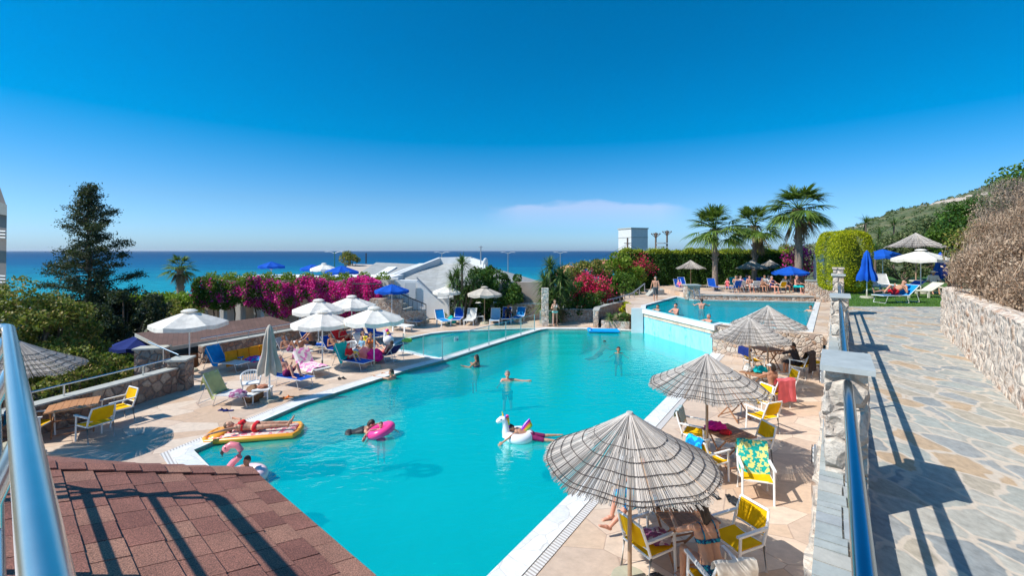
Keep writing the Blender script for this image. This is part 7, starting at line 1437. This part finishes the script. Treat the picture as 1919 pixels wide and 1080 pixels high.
def yucca(lab, x, y, z0, heads, n=90, L=.75, name='yucca', mat='lf_yuc', wd=.055):
    t = thing(name, lab, 'yucca' if name == 'yucca' else 'agave', (x, y, z0)); allV = []; allF = []; b = 0; mb = MB()
    for (hx, hy, hz_) in heads:
        mb.tube([(hx * .2, hy * .2, -.1), (hx * .7, hy * .7, hz_ * .5), (hx, hy, hz_)], [.11, .09, .07] if hz_ > .4 else [.05, .05, .05], 8)
        d = rng.normal(size=(n, 3)); d[:, 2] = d[:, 2] * .8 + .55; d /= np.linalg.norm(d, axis=1)[:, None]; base = np.array([hx, hy, hz_]) + d * .06 - np.array([0, 0, 1]) * (rng.random(n) * .35 * (hz_ > .4))[:, None]
        V, F = blades(base, d, L * rng.uniform(.7, 1.1, n), wd, .25, 3); allV.append(V); allF.append(F + b); b += len(V)
    npmesh('leaf_rosettes', np.concatenate(allV), np.concatenate(allF), M[mat], t); mb.build('stem', M['bark'], t, smooth=True)
yucca('tall spiky yucca tree beside the pale stone column', D(1033, 550, 30.4).x, 30.2, 0, [(-.3, 0, 2.3), (.1, .1, 3.0), (.5, 0, 2.5), (-.1, -.2, 3.9), (.9, .2, 2.9), (.15, -.3, 1.8), (-.5, -.1, 1.5), (.1, -.4, 1.1), (-.45, .1, 2.9), (.6, -.2, 3.3)], 170, 1.1, wd=.08)
yucca('spiky yucca rising out of the left side of the round bush', D(865, 540, 31).x, 30.8, 0, [(-.3, 0, 3.3), (-.1, .1, 2.5), (.4, 0, 2.3), (.0, -.2, 1.8), (.9, .2, 2.7), (-.6, 0, 2.9), (.1, -.3, 4.1)], 130, .9, wd=.075)
yucca('yucca with pale drooping leaves at the foot of the stone column', 3.0, 30.4, 0, [(0, 0, .8), (.4, .1, .6)], 90, .7, mat='lf_dead')
for k, (px, py) in enumerate(((1142, 613), (1155, 611), (1168, 614))): x_, y_, _ = at(px, py); yucca(('left agave rosette in the bed beside the white pier', 'middle agave rosette in the bed beside the white pier', 'right agave rosette in the bed beside the white pier')[k], x_, 27.95 + .2 * (k % 2), .45, [(0, 0, .15)], 80, .55, 'agave', 'lf_yuc', .09)
for px, py, d_, zb, l in ((1622, 415, 42, 2.6, 'left one of the three yuccas behind the round clipped bush'), (1675, 417, 44, 3.0, 'right one of the three yuccas behind the round clipped bush'), (1648, 438, 38, 2.6, 'lowest middle yucca behind the round clipped bush'), (1640, 465, 32, 2.6, 'drooping yucca just right of the round clipped bush')):
    p = D(px, py, d_); yucca(l, p.x, d_, zb, [(0, 0, p.z - zb)], 110, 1.15 * d_ / 42)
# fan palms
def palm(lab, x, y, z0, zc, nl=34, L=1.5, tr_r=.3, dead=10, lean=0, seed=0):
    t = thing('palm_tree', lab, 'palm tree', (x, y, z0), 0, 'fan palms'); H = zc - z0; mb = MB(); pts = []; rr = []
    for k in range(29): f = k / 28; pts.append((lean * f, 0, -.3 + (H + .3) * f)); rr.append(tr_r * (1.25 - .45 * f) * (1 + .07 * (k % 2)) * (1.35 if f < .06 else 1))
    mb.tube(pts, rr, 14)
    for k in range(70): f = rng.uniform(.45, 1); a = rng.uniform(0, 6.28); r_ = tr_r * (1.2 - .4 * f); p = Vector((lean * f + r_ * math.cos(a), r_ * math.sin(a), H * f)); mb.cyl(p, p + Vector((math.cos(a) * .14, math.sin(a) * .14, .20)), .05, .02, 4)
    mb.build('trunk', M['palmbark'], t, smooth=True)
    def fans(n, up_lo, up_hi, LL, droop):
        Vs, Fs, b = [], [], 0; st_ = MB()
        for i in range(n):
            a = 2 * math.pi * i / n * 1.618 * 3 + rng.uniform(-.2, .2); el = R(rng.uniform(up_lo, up_hi)); l1 = LL * rng.uniform(.55, .75); dv = Vector((math.cos(a) * math.cos(el), math.sin(a) * math.cos(el), math.sin(el))); o_p = Vector((lean, 0, H)); p1 = o_p + dv * l1 - Vector((0, 0, .10 * l1)); st_.tube([o_p, o_p + dv * l1 * .5, p1], [.025, .018, .014], 5)
            side = dv.cross(Vector((0, 0, 1))).normalized(); upn = side.cross(dv); nb = 22; ang = np.linspace(-1.45, 1.45, nb) + rng.normal(size=nb) * .04
            d = np.array([list((dv * math.cos(q) + side * math.sin(q) + upn * (.12 * abs(math.sin(q)) - .05)).normalized()) for q in ang]); base = np.tile(np.array(p1), (nb, 1)) + d * .03
            V, F = blades(base, d, LL * (.72 - .18 * np.abs(ang) / 1.45) * rng.uniform(.9, 1.1, nb), .085 * LL / 1.4, droop + .25 * np.random.rand() * 0, 4); Vs.append(V); Fs.append(F + b); b += len(V)
        return np.concatenate(Vs), np.concatenate(Fs), st_
    V, F, s_ = fans(nl, -28, 78, L, .42); npmesh('crown', V, F, M['lf_palm'], t); s_.build('leaf_stalks', M['lf_palm'], t)
    if dead: V, F, s_ = fans(dead, -80, -48, L * .8, .5); npmesh('dead_skirt', V, F, M['lf_dead'], t); s_.build('dead_stalks', M['lf_dead'], t)
    mb = MB()
    for k in range(26): a = rng.uniform(0, 6.28); mb.tube([(lean, 0, H), (lean + .35 * math.cos(a), .35 * math.sin(a), H + .05), (lean + .55 * math.cos(a), .55 * math.sin(a), H - .45)], .015, 4)
    mb.build('fibre_tuft', M['lf_dead'], t)
palm('leftmost of the three fan palms on the upper terrace', D(1340, 500, 37).x, 37, 1.55, D(1342, 430, 37).z, 50, 2.15, .19, 0)
palm('middle and smallest fan palm on the upper terrace', D(1414, 500, 40).x, 40, 1.55, D(1416, 424, 40).z, 42, 1.95, .18, 5)
palm('tallest fan palm on the upper terrace, right of the other two', D(1497, 500, 36).x, 36, 1.55, D(1500, 393, 36).z, 54, 2.2, .26, 6)
palm('short palm with a brown skirt of dead leaves far left by the sea', D(338, 540, 50).x, 50, -2.9, D(338, 502, 50).z, 30, 1.55, .35, 18)
# low trees behind palms
bush('shrub', 'bare mixed shrub behind the hedge between the palms', 'bush', (D(1465, 468, 47).x, 47, 4.4), (2.2, 1.2, 1.2), 2500, .18, M['lf_olive'], 24, .5, base=1)
bush('shrub', 'scrubby bush in the shade at the right end of the terrace', 'bush', (23.4, 39.0, 2.4), (1.4, 1, 1.0), 3500, .16, M['lf_dark'], 26, .4, base=1.5)

# conifer
def conifer(lab, x, y, z0, zt, W_, seed=3):
    r2 = random.Random(seed); t = thing('conifer_tree', lab, 'conifer', (x, y, z0)); H = zt - z0; mb = MB(); mb.tube([(.08 * math.sin(k), .05 * math.cos(k * 2), -.3 + (H + .2) * k / 14) for k in range(15)], [.26 * (1 - k / 15) + .03 for k in range(15)], 10); mb.build('trunk', M['bark'], t, smooth=True)
    pts = []; br = MB(); nb = 112
    for i in range(nb):
        f = .05 + .93 * (i / nb) ** .92; h = H * f; prof = (1 - f) ** .62 * (1.0 + .0 * f); prof *= (.35 + .85 * r2.random()) * (.75 if .30 < f < .42 else 1) * (.6 if f > .84 else 1); a = i * 2.399 + r2.uniform(-.5, .5); l = W_ * prof + .15
        up = .10 + .25 * f - .25 * (1 - f); p0 = Vector((0, 0, h)); dv = Vector((math.cos(a), math.sin(a), up)); P_ = [p0 + dv * (l * s_) + Vector((0, 0, .22 * l * s_ * s_ - .12 * l * s_)) for s_ in (0, .35, .7, 1)]; br.tube(P_, [.05 * (1 - f) + .02, .03, .02, .01], 5)
        ncl = max(5, int(l * 7.5))
        for k in range(ncl):
            s_ = .28 + .72 * r2.random() ** .7; j = min(2, int(s_ * 3)); p = P_[j].lerp(P_[j + 1], s_ * 3 - j) if s_ < 1 else P_[3]; c_ = p + Vector((r2.gauss(0, .14 * l * .6), r2.gauss(0, .14 * l * .6), r2.gauss(0, .07))); m_ = 46; q = rng.normal(size=(m_, 3)) * np.array([.21, .21, .10]) * (.75 + .25 * r2.random()); pts.append(q + np.array(c_))
    br.build('branch', M['bark'], t); pts = np.concatenate(pts); V, F = leaves(pts, .14, .36); npmesh('crown', V, F, M['lf_con'], t); return t
conifer('tall dark irregular conifer on the far left', D(166, 500, 27).x, 27, -2.9, D(166, 342, 27).z, 2.9)
bush('tree', 'bushy olive green tree at the far left edge behind the steel rail', 'tree', (D(20, 610, 17).x, 17, D(20, 612, 17).z), (2.2, 1.6, 1.55), 15000, .12, M['lf_olive'], 70, .45, base=-2.9, th=.09)
bush('tree', 'rust tinged small tree between the left edge and the conifer', 'tree', (D(112, 622, 18).x, 18, D(112, 635, 18).z), (1.35, 1.2, 1.7), 12000, .11, M['lf_olive'], 60, .4, base=-2.9, th=.08)
bush('tree', 'lower olive tree under the thatched parasol on the left', 'tree', (D(110, 700, 16).x, 16.5, D(110, 715, 16.5).z), (2.0, 1.2, 1.3), 9000, .12, M['lf_olive'], 50, .4, base=-2.9, th=.06)
bush('tree', 'dark shaded tree under the right side of the conifer', 'tree', (D(235, 590, 26).x, 26, D(235, 590, 26).z), (2.1, 1.5, 1.5), 12000, .16, M['lf_con'], 60, .5, base=-2.9, th=.08)
bush('tree', 'dark shaded tree at the foot of the conifer', 'tree', (D(150, 640, 25).x, 25, D(150, 640, 25).z), (2.0, 1.5, 1.8), 10000, .16, M['lf_con'], 50, .5, base=-2.9, th=.08)
hedge('low clipped garden hedge in the shade below the conifer, left of the brown roof', [(-21.0, 21.5), (-16.6, 20.8), (-15.4, 17.6)], -2.9, -.35, 2.2, 16000, .12, M['lf_mid'], M['lf_mid'])
# vine pergola
pg = thing('vine_pergola', 'long pergola covered with bright green vines beyond the garden', 'pergola', (-27, 36, -2.9)); o = np.array([-27, 36, -2.9])
a_, b2_ = D(262, 560, 38), D(408, 556, 38); n = 12000; f = rng.random(n); x_ = a_.x + (b2_.x - a_.x) * f; y_ = 36 + 3.5 * rng.random(n); z_ = a_.z + .25 * np.sin(f * 31) * .5 + rng.normal(size=n) * .17 - (rng.random(n) < .25) * rng.random(n) * .8; V, F = leaves(np.stack([x_, y_, z_], 1) - o, .2, .8); npmesh('vine_leaves', V, F, M['lf_vine'], pg)
for k in range(6):
    for yy in (36.2, 39.2): px_ = a_.x + (b2_.x - a_.x) * (k + .3) / 6; mb = MB(); mb.cyl((px_ + 27, yy - 36, 0), (px_ + 27, yy - 36, a_.z + 2.9), .10, n=6); mb.build('post', M['bark'], pg)
mb = MB()
for yy in (36.2, 39.2): mb.box(((a_.x + b2_.x) / 2 + 27, yy - 36, a_.z + 2.8), (b2_.x - a_.x, .1, .12))
mb.build('beam', M['bark'], pg)
bush('shrub', 'grey green shrub under the vine pergola', 'bush', (D(340, 588, 33).x, 33, D(340, 590, 33).z), (2.2, 1.2, .9), 5000, .16, M['lf_olive'], 30, .4, base=-2.9)
for k, (px, l) in enumerate(((278, 'left pale garden wall seen under the vine pergola'), )): mb = MB(); mb.box((D(px, 600, 32).x + 3, 32, -2.0), (9, .3, 1.3)); tag(mb.build('garden_wall', M['concrete']), l, 'wall')

# dry shrubs on the bank
def dry(lab, c, r, ntw, mat, L=.5, leavesn=0, lm=None, base=None, name='dry_shrub'):
    c = np.asarray(c, float); bz = bank(c[0], c[1]) - .1 if base is None else base; t = thing(name, lab, 'shrub', (c[0], c[1], bz)); o = np.array([c[0], c[1], bz])
    p, cc = clumpy(ntw, c - o, r, 60, .45); p = p[p[:, 2] > .0]; d = p / (np.linalg.norm(p, axis=1)[:, None] + .01) + rng.normal(size=p.shape) * .6; d[:, 2] += .25; d /= np.linalg.norm(d, axis=1)[:, None]
    V, F = blades(p - d * L * .4, d, L * rng.uniform(.4, 1.2, len(p)), .009, .15, 2); npmesh('twigs', V, F, mat, t)
    if leavesn: p, _ = clumpy(leavesn, c - o, np.asarray(r) * .95, 60, .45); V, F = leaves(p[p[:, 2] > 0], .06, .6); npmesh('dry_leaves', V, F, lm or mat, t)
    mb = MB()
    for i in range(26): q = Vector(cc[i]); mb.tube([(q.x * .1, q.y * .1, -.1), (q.x * .5, q.y * .5, q.z * .6), q], [.035, .02, .008], 5)
    mb.build('branches', M['bark'], t)
for px, py, d_, rr_, m_, nn_, l in ((1875, 505, 10.6, (.68, .7, .50), 'twig', 8000, 'tan dry shrub sprawling over the middle of the right wall'), (1848, 500, 13.0, (.45, .7, .40), 'twigg', 5000, 'greyish dry shrub at the far end of the right wall'), (1930, 505, 9.8, (.7, .8, .7), 'twig', 9000, 'large brown dry shrub at the right edge above the wall'),
                               (1892, 450, 13.5, (.80, 1.0, .75), 'twig', 8000, 'reddish tan dry shrub higher up the bank'), (1912, 385, 16, (1.1, 1.1, .8), 'twigg', 6500, 'grey leafless shrub at the top right against the sky'), (1955, 545, 8.4, (.5, .6, .42), 'twig', 4000, 'small dry brown shrub nearest to the camera on the right wall'), (1990, 440, 11.5, (1.0, 1.0, 1.2), 'twig', 7000, 'brown dry shrub cut by the right edge of the picture')):
    p = D(px, py, d_); dry(l, (p.x, p.y, p.z), rr_, nn_, M[m_], .30, int(nn_ * .7), M['twig'], base=p.z - rr_[2] - .6)
for px, py, d_, rr_, n_, m_, l in ((1800, 450, 27, (1.7, 1.6, 1.2), 8000, 'lf_mid', 'green bush behind the white parasols on the right'), (1822, 418, 21, (1.1, 1.2, .9), 6000, 'lf_dark', 'dark green bush left of the dry shrubs'), (1755, 440, 34, (2.0, 1.6, 1.1), 7000, 'lf_scrub', 'olive scrub bush on the slope above the lawn'), (1700, 462, 36, (1.9, 1.4, .9), 7000, 'lf_scrub', 'low scrub bush behind the blue parasol on the lawn'), (1842, 462, 16.5, (.7, .8, .7), 6000, 'lf_olive', 'dark leafy bush at the far end of the right wall'), (1690, 500, 34, (4.6, 1.6, .8), 9000, 'lf_scrub', 'long olive shrub bank behind the lawn'), (1915, 340, 17, (.7, .7, .45), 2200, 'lf_mid', 'green leafy top of the bush at the upper right corner'), (1850, 395, 24, (1.3, 1.0, .8), 6000, 'lf_scrub', 'grey green bush on the skyline beside the leafless shrub')):
    p = D(px, py, d_); bush('bush', l, 'bush', (p.x, p.y, p.z), rr_, n_, .13 if d_ < 30 else .17, M[m_], 50, .42 if d_ < 30 else .6, base=min(p.z - rr_[2], 3.2 if d_ > 20 else p.z - rr_[2] - .5))
# scrub scattered over the hill (countless)
pts = []; sz = []
for k in range(1500):
    i = rng.integers(3, HV.shape[0] - 2); j = rng.integers(0, 118); p = HV[i, j] + (HV[i + 1, min(j + 1, 148)] - HV[i, j]) * rng.random(); s_ = rng.uniform(.35, 1.1) * (1 + i / 46); m_ = 26; q = blob_pts(m_, p + np.array([0, 0, s_ * .3]), (s_, s_, s_ * .6), .5); pts.append(q); sz.append(np.full(m_, s_ * .55))
pts = np.concatenate(pts); sz = np.concatenate(sz); V, F = leaves(pts, sz, .8); tag(npmesh('hill_scrub', V, F, M['lf_scrub']), 'countless low green and olive bushes covering the hillside', 'scrub', kind='stuff')
# ------------------------------------------------------------------ sea haze
mb = MB(); mb.box((0, 22000, 12), (100000, 47000, 60)); hz = mb.build('haze', []); tag(hz, 'thin pale sea haze softening the horizon', 'haze', kind='stuff')
m = bpy.data.materials.new('haze'); m.use_nodes = True; m.node_tree.nodes.clear(); pv = m.node_tree.nodes.new('ShaderNodeVolumePrincipled'); pv.inputs['Color'].default_value = (0.85, 0.92, 1, 1); pv.inputs['Density'].default_value = 3.2e-5; pv.inputs['Anisotropy'].default_value = 0.2
oo = m.node_tree.nodes.new('ShaderNodeOutputMaterial'); m.node_tree.links.new(pv.outputs[0], oo.inputs['Volume']); hz.data.materials.append(m)
